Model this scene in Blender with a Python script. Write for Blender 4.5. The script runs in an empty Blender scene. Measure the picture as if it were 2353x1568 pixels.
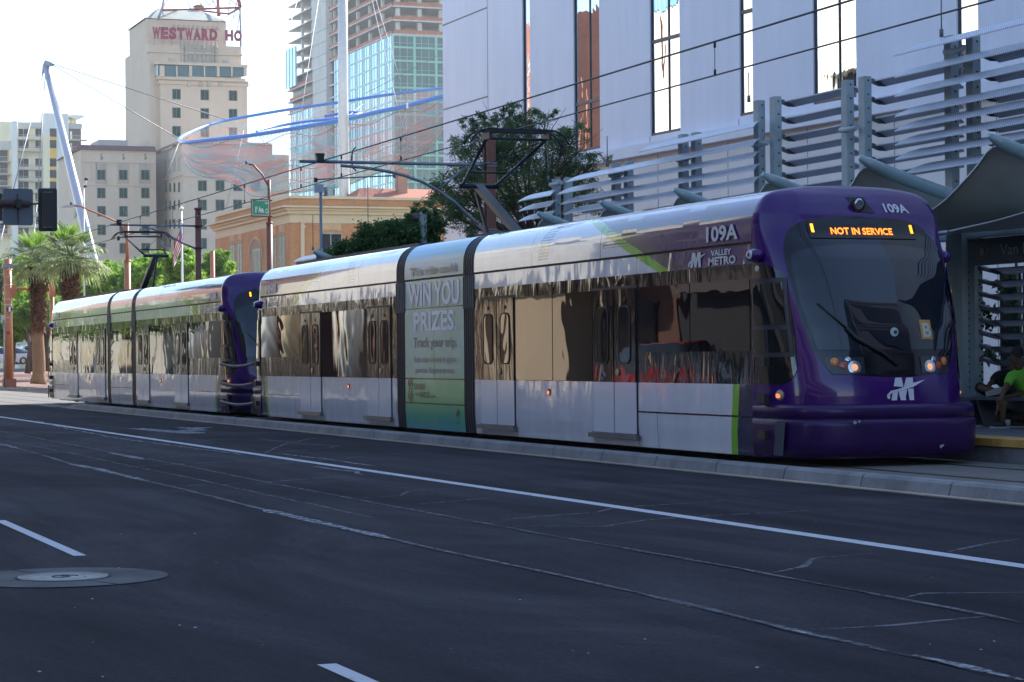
import bpy, bmesh, math, random
from mathutils import Vector, Matrix
random.seed(7)
rad = math.radians
sc = bpy.context.scene
COL = sc.collection

# ---------------- camera ----------------
W_, H_, F_ = 2353.0, 1568.0, 5229.0
YAW, PITCH, ROLL, EYE = rad(20.8), rad(.44), rad(.46), 1.45
fw = Vector((math.sin(YAW)*math.cos(PITCH), math.cos(YAW)*math.cos(PITCH), math.sin(PITCH)))
r0 = Vector((math.cos(YAW), -math.sin(YAW), 0)); u0 = r0.cross(fw)
rt = r0*math.cos(ROLL) - u0*math.sin(ROLL)
up = u0*math.cos(ROLL) + r0*math.sin(ROLL)
CAM = Vector((0, 0, EYE))
cd = bpy.data.cameras.new('camera'); cam = bpy.data.objects.new('camera', cd); COL.objects.link(cam)
cd.lens = 36*F_/W_; cd.sensor_width = 36; cd.clip_start = .1; cd.clip_end = 6000
cam.matrix_world = Matrix.Translation(CAM) @ Matrix((rt, up, -fw)).transposed().to_4x4()
sc.camera = cam

# ---------------- world, sun, exposure ----------------
SUN_AZ, SUN_EL = rad(56), rad(35)          # azimuth clockwise from +Y (north), elevation
w = bpy.data.worlds.new('World'); sc.world = w; w.use_nodes = True
nt = w.node_tree; bg = nt.nodes['Background']
sky = nt.nodes.new('ShaderNodeTexSky'); sky.sky_type = 'NISHITA'; sky.sun_disc = False
sky.sun_elevation = SUN_EL; sky.sun_rotation = SUN_AZ; sky.altitude = 300; sky.air_density = 1.0; sky.dust_density = .35; sky.ozone_density = 1.6
nt.links.new(sky.outputs[0], bg.inputs[0]); bg.inputs[1].default_value = .15
ld = bpy.data.lights.new('sun', 'SUN'); ld.energy = 4.2; ld.angle = rad(.53); ld.color = (1, .93, .82)
lo = bpy.data.objects.new('sun', ld); COL.objects.link(lo)
sd = Vector((math.sin(SUN_AZ)*math.cos(SUN_EL), math.cos(SUN_AZ)*math.cos(SUN_EL), math.sin(SUN_EL)))
lo.rotation_euler = (-sd).to_track_quat('-Z', 'Y').to_euler()
sc.view_settings.view_transform = 'Standard'; sc.view_settings.look = 'None'
sc.view_settings.gamma = 1; sc.view_settings.exposure = 1.36
sc.cycles.max_bounces = 8; sc.cycles.diffuse_bounces = 3; sc.cycles.glossy_bounces = 4
sc.cycles.transparent_max_bounces = 24; sc.cycles.caustics_reflective = False; sc.cycles.caustics_refractive = False

# photograph position (2353 x 1568) + a true plane or depth -> point in the world
def ray(px, py): return fw + rt*((px-W_/2)/F_) - up*((py-H_/2)/F_)
def WX(px, py, X): d = ray(px, py); return CAM + d*((X-CAM.x)/d.x)
def WY(px, py, Y): d = ray(px, py); return CAM + d*((Y-CAM.y)/d.y)
def WZ(px, py, Z=0.): d = ray(px, py); return CAM + d*((Z-CAM.z)/d.z)
def WD(px, py, D): return CAM + ray(px, py)*D

# ---------------- materials ----------------
class NT:
    def __init__(s, m): s.t = m.node_tree; s.n = s.t.nodes; s.b = s.n['Principled BSDF']
    def add(s, ty, **k):
        x = s.n.new(ty)
        for a, v in k.items(): setattr(x, a, v)
        return x
    def l(s, a, b): s.t.links.new(a, b)
    def math(s, op, a, b=None, c=None, clamp=False):
        x = s.n.new('ShaderNodeMath'); x.operation = op; x.use_clamp = clamp
        for i, v in enumerate((a, b, c)):
            if v is None: continue
            if isinstance(v, (int, float)): x.inputs[i].default_value = v
            else: s.l(v, x.inputs[i])
        return x.outputs[0]
    def mix(s, f, a, b):
        x = s.n.new('ShaderNodeMix'); x.data_type = 'RGBA'
        for i, v in ((0, f), (6, a), (7, b)):
            if isinstance(v, (int, float)): x.inputs[i].default_value = v
            elif isinstance(v, tuple): x.inputs[i].default_value = (*v[:3], 1)
            else: s.l(v, x.inputs[i])
        return x.outputs[2]
    def noise(s, scale, detail=4, vec=None, rough=.55, dist=0):
        x = s.n.new('ShaderNodeTexNoise'); x.inputs['Scale'].default_value = scale
        x.inputs['Detail'].default_value = detail; x.inputs['Roughness'].default_value = rough; x.inputs['Distortion'].default_value = dist
        if vec is not None: s.l(vec, x.inputs['Vector'])
        return x.outputs[0]
    def obj(s, scale=None):
        tc = s.n.new('ShaderNodeTexCoord'); o = tc.outputs['Object']
        if scale:
            mp = s.n.new('ShaderNodeMapping'); mp.inputs['Scale'].default_value = scale; s.l(o, mp.inputs[0]); o = mp.outputs[0]
        return o
    def ramp(s, f, stops):
        x = s.n.new('ShaderNodeValToRGB'); s.l(f, x.inputs[0]); e = x.color_ramp.elements
        while len(e) < len(stops): e.new(.5)
        for el, (p, c) in zip(e, stops): el.position = p; el.color = (*c[:3], 1) if isinstance(c, tuple) else (c, c, c, 1)
        return x.outputs[0]
    def bump(s, h, strength=.3, dist=.02, prev=None):
        x = s.n.new('ShaderNodeBump'); x.inputs['Strength'].default_value = strength; x.inputs['Distance'].default_value = dist
        s.l(h, x.inputs['Height'])
        if prev is not None: s.l(prev, x.inputs['Normal'])
        return x.outputs[0]

MATS = {}
def mat(name, col, rough=.6, metal=0., var=.12, vs=3., bump=0., bs=40., coat=0., spec=.5, emit=None, es=1., stretch=None, alpha=1., ior=None):
    if name in MATS: return MATS[name]
    m = bpy.data.materials.new(name); m.use_nodes = True; t = NT(m); b = t.b
    b.inputs['Roughness'].default_value = rough; b.inputs['Metallic'].default_value = metal
    b.inputs['Coat Weight'].default_value = coat; b.inputs['Coat Roughness'].default_value = .04
    b.inputs['Specular IOR Level'].default_value = spec
    if ior: b.inputs['IOR'].default_value = ior
    if var > 0:
        v = t.obj(stretch); n = t.noise(vs, 5, v, .62)
        lo_ = tuple(c*(1-var) for c in col); hi = tuple(min(1, c*(1+var)) for c in col)
        t.l(t.ramp(n, [(.3, lo_), (.7, hi)]), b.inputs['Base Color'])
    else: b.inputs['Base Color'].default_value = (*col, 1)
    if bump > 0: t.l(t.bump(t.noise(bs, 4, t.obj()), bump, .01), b.inputs['Normal'])
    if emit: b.inputs['Emission Color'].default_value = (*emit, 1); b.inputs['Emission Strength'].default_value = es
    if alpha < 1: b.inputs['Alpha'].default_value = alpha
    MATS[name] = m; return m

# ---------------- mesh builder ----------------
def wloc(o):
    v = Vector((0, 0, 0))
    while o is not None: v += o.location; o = o.parent
    return v
class MB:
    def __init__(s): s.v = []; s.f = []; s.mi = []; s.uv = {}; s.cur = 0; s.smooth = False; s.sm = []
    def face(s, idx, uv=None):
        s.f.append(tuple(idx)); s.mi.append(s.cur); s.sm.append(s.smooth)
        if uv is not None: s.uv[len(s.f)-1] = uv
    def poly(s, pts, uv=None):
        b = len(s.v); s.v += [tuple(p) for p in pts]; s.face(range(b, b+len(pts)), uv)
    def box(s, x0, x1, y0, y1, z0, z1, M=None):
        b = len(s.v); P = [(x, y, z) for z in (z0, z1) for y in (y0, y1) for x in (x0, x1)]
        if M is not None: P = [tuple(M @ Vector(p)) for p in P]
        s.v += P
        for q in ((0, 2, 3, 1), (4, 5, 7, 6), (0, 1, 5, 4), (2, 6, 7, 3), (0, 4, 6, 2), (1, 3, 7, 5)): s.face([b+i for i in q])
        return s
    def cbox(s, c, sx, sy, sz, M=None):
        return s.box(c[0]-sx/2, c[0]+sx/2, c[1]-sy/2, c[1]+sy/2, c[2]-sz/2, c[2]+sz/2, M)
    def tube(s, pts, r, n=8, caps=True, smooth=True):
        pts = [Vector(p) for p in pts]; rs = r if isinstance(r, (list, tuple)) else [r]*len(pts)
        b = len(s.v); prev = None; k = len(pts)
        for i, p in enumerate(pts):
            d = (pts[min(i+1, k-1)]-pts[max(i-1, 0)]).normalized()
            if prev is None:
                a = Vector((0, 0, 1)) if abs(d.z) < .9 else Vector((1, 0, 0))
                e1 = d.cross(a).normalized()
            else:
                e1 = (prev - d*prev.dot(d)).normalized()
            prev = e1; e2 = d.cross(e1)
            for j in range(n):
                t = 2*math.pi*(j+.5)/n
                s.v.append(tuple(p + (e1*math.cos(t)+e2*math.sin(t))*rs[i]))
        sm = s.smooth; s.smooth = smooth
        for i in range(k-1):
            for j in range(n):
                j2 = (j+1) % n; s.face((b+i*n+j, b+i*n+j2, b+(i+1)*n+j2, b+(i+1)*n+j))
        s.smooth = False
        if caps:
            s.face([b+j for j in range(n)][::-1]); s.face([b+(k-1)*n+j for j in range(n)])
        s.smooth = sm
        return s
    def bar(s, a, b_, wx, wz, upv=(0, 0, 1)):
        a = Vector(a); b_ = Vector(b_); d = (b_-a).normalized(); u_ = Vector(upv)
        sx = d.cross(u_).normalized(); sz = sx.cross(d).normalized(); i = len(s.v)
        for p in (a, b_):
            for q in ((-1, -1), (1, -1), (1, 1), (-1, 1)): s.v.append(tuple(p+sx*(q[0]*wx/2)+sz*(q[1]*wz/2)))
        for q in ((0, 3, 2, 1), (4, 5, 6, 7), (0, 1, 5, 4), (1, 2, 6, 5), (2, 3, 7, 6), (3, 0, 4, 7)): s.face([i+k for k in q])
        return s
    def grid(s, rows, closed=False, smooth=True, uvf=None):
        b = len(s.v); n = len(rows[0])
        for r_ in rows: s.v += [tuple(p) for p in r_]
        sm = s.smooth; s.smooth = smooth
        for i in range(len(rows)-1):
            for j in range(n if closed else n-1):
                j2 = (j+1) % n
                uv = [uvf(i, j), uvf(i, j+1), uvf(i+1, j+1), uvf(i+1, j)] if uvf else None
                s.face((b+i*n+j, b+i*n+j2, b+(i+1)*n+j2, b+(i+1)*n+j), uv)
        s.smooth = sm; return s
    def prism(s, poly, a, b_):
        """poly: list of 3D points; extruded by vector from a(0) to b_"""
        d = Vector(b_)-Vector(a); i = len(s.v); n = len(poly)
        s.v += [tuple(Vector(p)) for p in poly] + [tuple(Vector(p)+d) for p in poly]
        s.face(list(range(i, i+n))[::-1]); s.face(range(i+n, i+2*n))
        for k in range(n): k2 = (k+1) % n; s.face((i+k, i+k2, i+n+k2, i+n+k))
        return s
    def build(s, name, mats, parent=None, **tags):
        me = bpy.data.meshes.new(name); off = wloc(parent) if parent is not None else Vector((0, 0, 0))
        me.from_pydata([tuple(Vector(v)-off) for v in s.v], [], s.f)
        if not isinstance(mats, (list, tuple)): mats = [mats]
        for m in mats: me.materials.append(m)
        me.polygons.foreach_set('material_index', s.mi); me.polygons.foreach_set('use_smooth', s.sm)
        if s.uv:
            ul = me.uv_layers.new(name='uv')
            for fi, uv in s.uv.items():
                p = me.polygons[fi]
                for li, c in zip(p.loop_indices, uv): ul.data[li].uv = c
        me.update()
        bm = bmesh.new(); bm.from_mesh(me); bmesh.ops.recalc_face_normals(bm, faces=bm.faces[:]) if tags.pop('fixn', True) else None
        bm.to_mesh(me); bm.free()
        o = bpy.data.objects.new(name, me); COL.objects.link(o); o.parent = parent
        for k, v in tags.items(): o[k] = v
        return o

def thing(name, label, cat, loc=(0, 0, 0), group=None):
    o = bpy.data.objects.new(name, None); COL.objects.link(o); o.location = loc
    o.empty_display_size = .3; o['label'] = label; o['category'] = cat
    if group: o['group'] = group
    return o
def tag(o, label, cat, group=None):
    o['label'] = label; o['category'] = cat
    if group: o['group'] = group
    return o
def struct(o): o['kind'] = 'structure'; return o
def copy_thing(root, loc, label, rz=None):
    r = root.copy(); COL.objects.link(r); r.location = loc; r['label'] = label
    if rz is not None: r.rotation_euler[2] = rz
    for ch in root.children:
        c = ch.copy(); COL.objects.link(c); c.parent = r
        for g in ch.children:
            d = g.copy(); COL.objects.link(d); d.parent = c
    return r

def text_geo(s, size=1, bold=0., shear=0., align='CENTER', sx=1.):
    c = bpy.data.curves.new('t', 'FONT'); c.body = s; c.size = size; c.offset = bold; c.shear = shear
    c.align_x = align; c.resolution_u = 3
    o = bpy.data.objects.new('t', c); COL.objects.link(o)
    dg = bpy.context.evaluated_depsgraph_get(); me = bpy.data.meshes.new_from_object(o.evaluated_get(dg))
    vs = [(v.co.x*sx, v.co.y) for v in me.vertices]; fs = [tuple(p.vertices) for p in me.polygons]
    bpy.data.objects.remove(o); bpy.data.curves.remove(c); bpy.data.meshes.remove(me)
    return vs, fs
def text_into(mb, s, mapf, size, bold=0., shear=0., align='CENTER', sx=1., fit=None):
    """fit=(w, h): stretch the lettering to that width and capital height"""
    vs, fs = text_geo(s, 1., bold/size*.0+min(.03, bold/size), shear, align, 1.); kx = ky = size; kx *= sx
    if fit:
        xs = [v[0] for v in vs]; kx = fit[0]/(max(xs)-min(xs)); ky = fit[1]/.70
    b = len(mb.v); mb.v += [tuple(mapf(x*kx, y*ky)) for x, y in vs]
    for f in fs: mb.face([b+i for i in f])
    return mb
def lerp(a, b, t): return a+(b-a)*t
def interp(tab, z):
    if z <= tab[0][0]: return tab[0][1]
    for (a, va), (b, vb) in zip(tab, tab[1:]):
        if z <= b: return va+(vb-va)*(z-a)/(b-a)
    return tab[-1][1]
# ================= ground =================
def asphalt_mat():
    m = bpy.data.materials.new('asphalt'); m.use_nodes = True; t = NT(m); b = t.b
    o = t.obj(); big = t.noise(.28, 8, t.obj((1.6, .45, 1)), .66, 1.2); st = t.noise(.9, 5, t.obj((1.2, .06, 1)), .6, .3)
    fine = t.noise(26, 6, o, .8); agg = t.noise(130, 2, o, .5)
    c = t.ramp(big, [(.34, (.027, .0255, .030)), (.5, (.042, .039, .046)), (.66, (.064, .060, .068))])
    c2 = t.ramp(st, [(.32, (.62, .62, .64)), (.7, (1.35, 1.33, 1.32))])
    mx = t.add('ShaderNodeMix', data_type='RGBA', blend_type='MULTIPLY'); mx.inputs[0].default_value = .8
    t.l(c, mx.inputs[6]); t.l(c2, mx.inputs[7])
    f3 = t.ramp(fine, [(.3, .55), (.7, 1.5)])
    m2 = t.add('ShaderNodeMix', data_type='RGBA', blend_type='MULTIPLY'); m2.inputs[0].default_value = .8
    t.l(mx.outputs[2], m2.inputs[6]); t.l(f3, m2.inputs[7])
    sp = t.ramp(agg, [(.70, 0.), (.76, .5)])
    col = t.mix(sp, m2.outputs[2], (.17, .17, .18))
    t.l(col, b.inputs['Base Color']); b.inputs['Roughness'].default_value = .95; b.inputs['Specular IOR Level'].default_value = .06
    n1 = t.bump(t.noise(45, 4, o, .75), .8, .012); t.l(t.bump(big, .25, .05, n1), b.inputs['Normal'])
    return m
M_ASPH = asphalt_mat()
def concrete_mat(name, col, joints=None, st=.25, rough=.85):
    m = bpy.data.materials.new(name); m.use_nodes = True; t = NT(m); b = t.b; o = t.obj()
    n = t.noise(1.1, 6, o, .65, .5); f = t.noise(28, 4, o, .7)
    c = t.ramp(n, [(.3, tuple(x*(1-st) for x in col)), (.7, tuple(min(1, x*(1+st*.6)) for x in col))])
    mx = t.add('ShaderNodeMix', data_type='RGBA', blend_type='MULTIPLY'); mx.inputs[0].default_value = .7
    t.l(c, mx.inputs[6]); t.l(t.ramp(f, [(.3, .82), (.7, 1.12)]), mx.inputs[7]); t.l(mx.outputs[2], b.inputs['Base Color'])
    b.inputs['Roughness'].default_value = rough; t.l(t.bump(f, .3, .01), b.inputs['Normal'])
    return m
M_KERB = concrete_mat('kerb_concrete', (.25, .25, .26), st=.4); M_GUT = concrete_mat('gutter_concrete', (.42, .35, .27))
M_SLAB = concrete_mat('track_slab', (.17, .155, .135)); M_PLAT = concrete_mat('platform_floor', (.16, .17, .20))
M_PWALL = concrete_mat('platform_wall', (.20, .21, .23), st=.4)
M_PAINT = mat('road_paint', (.50, .51, .54), .75, var=.22, vs=14)
def worn_mat(name, col, lo_, hi):
    m = bpy.data.materials.new(name); m.use_nodes = True; t = NT(m); b = t.b
    n = t.noise(9, 6, t.obj(), .75, .4); a = t.ramp(n, [(lo_, 0.), (hi, 1.)])
    b.inputs['Base Color'].default_value = (*col, 1); b.inputs['Roughness'].default_value = .85; t.l(a, b.inputs['Alpha']); return m
M_WORN = worn_mat('worn_paint', (.30, .31, .34), .36, .60)
M_LINE = worn_mat('line_paint', (.50, .51, .54), .30, .40)
M_SEAL = worn_mat('crack_sealant_grey', (.12, .12, .14), .25, .6)
M_CRK = mat('crack_black', (.008, .008, .009), .9, var=0)

g = MB(); g.box(-295, 695, -165, 895, -.5, 0); struct(g.build('road', M_ASPH))
# pale concrete intersection beyond the platform kerb, gravel bed, path and lawn of the park
g = MB(); g.poly([(-30, 79.2, .004), (17.5, 79.2, .004), (17.5, 99, .004), (-30, 99, .004)]); struct(g.build('concrete_paving', M_SLAB))
def gp(px, py, z=0.): return WZ(px, py, z)
# park kerb follows the photo (0,888)-(175,903)
kA = WZ(-420, 868); kB = WZ(175, 903); kd = (kB-kA).normalized(); kn = Vector((-kd.y, kd.x, 0))
if kn.y < 0: kn = -kn
def off(p, a, b=0): return p+kd*b+kn*a
mb = MB()
L_ = (kB-kA).length+60; nseg = 26
for i in range(nseg):
    a = kA+kd*(L_*i/nseg+.012); b_ = kA+kd*(L_*(i+1)/nseg-.012)
    mb.poly([a, b_, b_+kn*.03+Vector((0, 0, .16)), a+kn*.03+Vector((0, 0, .16))])
    mb.poly([a+kn*.03+Vector((0, 0, .16)), b_+kn*.03+Vector((0, 0, .16)), b_+kn*.3+Vector((0, 0, .16)), a+kn*.3+Vector((0, 0, .16))])
struct(mb.build('park_kerb', M_KERB))
def gravel_mat():
    m = bpy.data.materials.new('red_gravel'); m.use_nodes = True; t = NT(m); b = t.b; o = t.obj()
    v = t.add('ShaderNodeTexVoronoi'); v.inputs['Scale'].default_value = 9; t.l(o, v.inputs[0])
    c = t.ramp(v.outputs['Color'], [(.2, (.12, .06, .05)), (.5, (.24, .13, .10)), (.8, (.34, .22, .18))])
    t.l(c, b.inputs['Base Color']); t.l(t.bump(v.outputs['Distance'], .9, .06), b.inputs['Normal']); b.inputs['Roughness'].default_value = .9; return m
M_GRAV = gravel_mat()
e = kA+kd*L_
g = MB()
g.poly([off(kA, .28)+Vector((0, 0, .14)), off(e, .28)+Vector((0, 0, .14)), off(e, 36)+Vector((0, 0, .56)), off(kA, 36)+Vector((0, 0, .56))]); struct(g.build('gravel_bed', M_GRAV))
def strip(a, b_, z, z2=None): z2 = z if z2 is None else z2; return [off(kA, a)+Vector((0, 0, z)), off(e, a)+Vector((0, 0, z)), off(e, b_)+Vector((0, 0, z2)), off(kA, b_)+Vector((0, 0, z2))]
g = MB(); g.poly(strip(36, 42, .565)); struct(g.build('footpath', concrete_mat('path_concrete', (.42, .40, .37))))
g = MB(); g.poly(strip(75, 400, 1.15, 1.4)); struct(g.build('park_ground', concrete_mat('park_soil', (.20, .16, .11))))
# lawn: short blades scattered over a gently bumpy strip (stuff)
g = MB(); rnd = random.Random(3)
g.poly(strip(42, 75.2, .58, 1.16))
for k in range(9000):
    aa = rnd.uniform(42.2, 75); p = off(kA, aa, rnd.uniform(L_*.25, L_)); h = rnd.uniform(.06, .16); w2 = .05; zb_ = .58+(aa-42)*.0175
    a = rnd.uniform(0, 6.28); dx, dy = math.cos(a)*w2, math.sin(a)*w2
    g.poly([(p.x-dx, p.y-dy, zb_), (p.x+dx, p.y+dy, zb_), (p.x+rnd.uniform(-.05, .05), p.y+rnd.uniform(-.05, .05), zb_+h)])
o = g.build('grass', mat('lawn_grass', (.085, .13, .035), .9, var=.35, vs=.6)); o['kind'] = 'stuff'; tag(o, 'green lawn in the park behind the palm trees', 'grass')

# lane lines
def sheet(x0, x1, y0, y1, z=.004):
    m_ = MB(); n = max(2, int((y1-y0)/3))
    m_.grid([[(x0, lerp(y0, y1, i/n), z), (x1, lerp(y0, y1, i/n), z)] for i in range(n+1)], smooth=False); return m_
struct(sheet(8.70, 8.865, 5, 76).build('lane_line', M_LINE))
for a, b_ in ((17.05, 21.2), (6.4, 10.45), (27.7, 31.8)): struct(sheet(2.965, 3.06, a, b_).build('lane_dash', M_LINE))
def pxstrip(m_, pts, w0, z, dith=0., seed=1):
    rn = random.Random(seed); P = []
    for (a, b_), (c, d) in zip(pts, pts[1:]):
        A = WZ(a, b_, z); B = WZ(c, d, z); n = max(1, int((B-A).length/.35))
        for i in range(n): P.append(A.lerp(B, i/n))
    P.append(WZ(*pts[-1], z)); k = len(P); rows = []
    for i, p in enumerate(P):
        t_ = (P[min(i+1, k-1)]-P[max(i-1, 0)]); t_.z = 0; t_.normalize(); n_ = Vector((-t_.y, t_.x, 0))
        q = p + n_*rn.uniform(-dith, dith); ww = w0*rn.uniform(.55, 1.3)*(0.25 if i in (0, k-1) else 1)
        rows.append([q-n_*ww/2, q+n_*ww/2])
    m_.grid(rows, smooth=False)
LA = [(0, 1020), (91.6, 1043.8), (161, 1065.8), (220, 1076.8), (304, 1097.6), (421, 1124.4), (604.6, 1170), (861, 1230.6), (1013, 1264), (1406, 1347), (1814, 1445), (2353, 1563)]
LB = [(0, 990.6), (121, 1013.7), (183, 1025.5), (330, 1053), (414, 1067.6), (601, 1106), (861.8, 1155.5), (1217, 1222), (1504, 1271.5), (1761, 1318), (2268, 1413.6), (2353, 1430)]
m_ = MB(); pxstrip(m_, LA, .06, .0045, .012, 2); pxstrip(m_, LB, .05, .0045, .015, 3)
CA = lambda P: [(x*.3664, 919.2+y*.3664) for x, y in P]
CB = lambda P: [(574.5+x*.7559, 1120.3+y*.7559) for x, y in P]
TR = [CA(p) for p in ([(470, 390), (620, 378), (900, 375), (1100, 355), (1400, 330)], [(640, 428), (880, 418), (1150, 400), (1500, 385), (1750, 370)],
    [(230, 333), (300, 328), (400, 326), (540, 345)], [(1120, 540), (1250, 533), (1390, 535), (1500, 520)], [(1650, 515), (2200, 478), (2352, 470)], [(1810, 525), (2352, 500)],
    [(1660, 335), (2090, 298), (2110, 287), (1900, 275), (1600, 240)], [(1640, 410), (1900, 385), (2060, 375), (1740, 335)], [(1650, 335), (1780, 280), (1850, 262), (1990, 235)],
    [(150, 302), (560, 270)], [(290, 212), (420, 203), (560, 200)], [(300, 235), (700, 240), (1000, 220)], [(0, 85), (150, 80), (230, 78)], [(100, 190), (420, 188), (700, 170)],
    [(600, 300), (1000, 275), (1500, 240)], [(900, 235), (1300, 220), (1700, 200)], [(1000, 250), (1500, 250), (1900, 262)], [(2020, 672), (2352, 655)], [(1990, 380), (2352, 350)],
    [(60, 150), (400, 140), (900, 110)], [(350, 260), (700, 262), (1100, 245)], [(2230, 615), (2352, 610)])]
TR += [CB(p) for p in ([(725, 100), (1050, 75), (1110, 62), (1480, 38)], [(790, 118), (1080, 118), (1200, 100), (1290, 92), (1800, 65)], [(1575, 262), (1690, 240), (1720, 215), (1900, 200)],
    [(1990, 335), (2050, 322), (2350, 318)], [(1700, 433), (1960, 420), (2240, 390)], [(2100, 200), (2250, 170), (2350, 155)], [(320, 32), (460, 25), (480, 12), (600, 2)], [(490, 52), (760, 30)])]
for i, p in enumerate(TR): pxstrip(m_, p, .05, .003+.00005*(i % 7), .02, 10+i)
pxstrip(m_, CA([(0, 250), (400, 325), (870, 425), (1190, 487), (1700, 600), (2352, 740)]), .035, .0052, .02, 91)
struct(m_.build('crack_sealant', M_SEAL))
m_ = MB()
for k, seg in enumerate(([(161, 1065.8), (220, 1077), (330, 1104)], [(604, 1170), (700, 1193), (861, 1229), (900, 1238)], [(0, 1020), (40, 1030)], [(1810, 1444), (1900, 1465)], [(2100, 1505), (2353, 1562)], [(250, 1040), (330, 1055)])):
    pxstrip(m_, seg, .13, .0065+.0001*k, .01, 40+k)
pxstrip(m_, CA([(230, 130), (420, 180), (740, 240), (900, 262), (1540, 345)]), .06, .0064, .03, 60)
pxstrip(m_, CA([(1740, 335), (2060, 372), (2352, 415)]), .06, .0063, .04, 61)
pxstrip(m_, CA([(1940, 415), (2230, 450), (2270, 468)]), .08, .0062, .04, 62)
struct(m_.build('faded_line', M_WORN))
m_ = MB(); pxstrip(m_, [(a, b_+1.5) for a, b_ in LA[3:]], .010, .0072, .03, 5); pxstrip(m_, [(a, b_+1) for a, b_ in LB[6:]], .012, .0071, .03, 6)
for i, p in enumerate((CB([(0, 215), (300, 203), (550, 188)]), CB([(2070, 515), (2340, 490)]), CB([(1110, 298), (1160, 290), (1290, 285)]), CA([(880, 1050), (1300, 1010), (1800, 980), (2352, 960)]), CA([(0, 432), (300, 430), (600, 430)]), [(700, 1110), (760, 1106)])):
    pxstrip(m_, p, .008, .0070, .03, 70+i)
struct(m_.build('road_crack', M_CRK))
# faded straight/right arrow in the kerbside lane
m_ = MB()
for poly in ([(291, 985.3), (330, 984), (400, 990), (468, 993), (472, 995.5), (430, 997), (400, 995)], [(400, 982.5), (490, 982), (462, 986), (478, 989), (430, 991), (402, 990.5), (438, 986.5)]):
    m_.poly([WZ(a, b_, .005) for a, b_ in poly])
struct(m_.build('painted_arrow', M_WORN))
# kerb beside the track
m_ = MB(); Y = 2.; J = random.Random(5)
while Y < 72:
    l = 1.82; a, b_ = Y+.014, min(Y+l, 73)-.014; h = .152; e0 = .0 if Y < 70.5 else 1
    h2 = h if not e0 else .03
    prof = lambda h_: [(12.44, 0), (12.47, h_-.03), (12.50, h_), (12.66, h_), (12.66, .0)]
    P0 = prof(h); P1 = prof(h2); n = len(P0); bi = len(m_.v)
    m_.v += [(x, a, z) for x, z in P0]+[(x, b_, z) for x, z in P1]
    m_.face([bi+i for i in range(n)]); m_.face([bi+n+i for i in range(n)][::-1])
    for i in range(n): j = (i+1) % n; m_.face((bi+i, bi+j, bi+n+j, bi+n+i))
    Y += l
struct(m_.build('kerb', M_KERB))
m_ = MB(); m_.box(12.30, 12.435, 2, 73, -.02, .012); struct(m_.build('gutter', M_GUT))
m_ = MB(); m_.box(12.665, 15.72, 2, 73.5, -.02, .10); m_.box(12.2, 17.0, 73.6, 118, -.02, .012)
struct(m_.build('track_bed', M_SLAB))
m_ = MB(); RX = (14.285-.7175, 14.285+.7175)
for x in RX: m_.box(x-.035, x+.035, 2, 73.4, .08, .106); m_.box(x-.06, x-.04, 2, 73.4, .09, .103); m_.box(x-.035, x+.035, 73.5, 118, 0, .017)
struct(m_.build('rail', mat('rail_steel', (.10, .09, .085), .4, metal=.8, var=.3)))
# platform
m_ = MB(); m_.box(15.86, 21.0, 5, 66, 0, .375); struct(m_.build('platform', M_PLAT))
m_ = MB(); m_.box(15.78, 15.855, 5, 66, 0, .30); struct(m_.build('platform_wall', M_PWALL))
def tact():
    m = bpy.data.materials.new('tactile_yellow'); m.use_nodes = True; t = NT(m); b = t.b
    v = t.add('ShaderNodeTexVoronoi'); v.inputs['Scale'].default_value = 17; v.inputs['Randomness'].default_value = 0; t.l(t.obj(), v.inputs[0])
    n = t.noise(6, 4, t.obj()); t.l(t.ramp(n, [(.3, (.48, .27, .06)), (.7, (.62, .37, .10))]), b.inputs['Base Color'])
    t.l(t.bump(t.math('SUBTRACT', 1., v.outputs['Distance']), .8, .01), b.inputs['Normal']); b.inputs['Roughness'].default_value = .8; return m
m_ = MB(); Y = 5.
while Y < 65: m_.box(15.74, 16.35, Y+.006, Y+.604, .305, .398); Y += .61
struct(m_.build('tactile_edge', tact()))
# manhole
c = WZ(145, 1328)
mh = thing('manhole', 'round iron manhole cover in a pale concrete collar in the nearest lane', 'manhole cover', (c.x, c.y, 0))
def ring(m_, r0_, r1_, z, n=64, cx=c.x, cy=c.y, a0=0, a1=2*math.pi):
    m_.grid([[(cx+r0_*math.cos(lerp(a0, a1, i/n)), cy+r0_*math.sin(lerp(a0, a1, i/n)), z), (cx+r1_*math.cos(lerp(a0, a1, i/n)), cy+r1_*math.sin(lerp(a0, a1, i/n)), z)] for i in range(n+1)], smooth=False)
m_ = MB(); cy2 = c.y-.02
for k in range(4): ring(m_, .325, .70, .006, 24, a0=k*math.pi/2+.35+.02, a1=(k+1)*math.pi/2+.35-.02)
m_.build('collar', concrete_mat('collar_concrete', (.055, .055, .063), st=.9), mh)
m_ = MB(); ring(m_, 0.0, .30, .008); 
for r_ in (.295, .26, .235, .15): ring(m_, r_-.006, r_+.006, .013)
rr = random.Random(2)
for k in range(30):
    a = k*2*math.pi/30; 
    if k % 15 < 11: ring(m_, .243, .254, .012, 3, a0=a, a1=a+.12)
m_.tube([(c.x+.10*math.cos(t_/6)*(1-t_/70), c.y+.10*math.sin(t_/6)*(1-t_/70), .010) for t_ in range(0, 50)], .004, 4)
m_.build('cover', mat('manhole_iron', (.06, .062, .072), .5, metal=.35, var=.4, vs=12, bump=.3), mh)
m_ = MB(); ring(m_, .302, .323, .0075); m_.build('cover_gap', M_CRK, mh)
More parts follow.
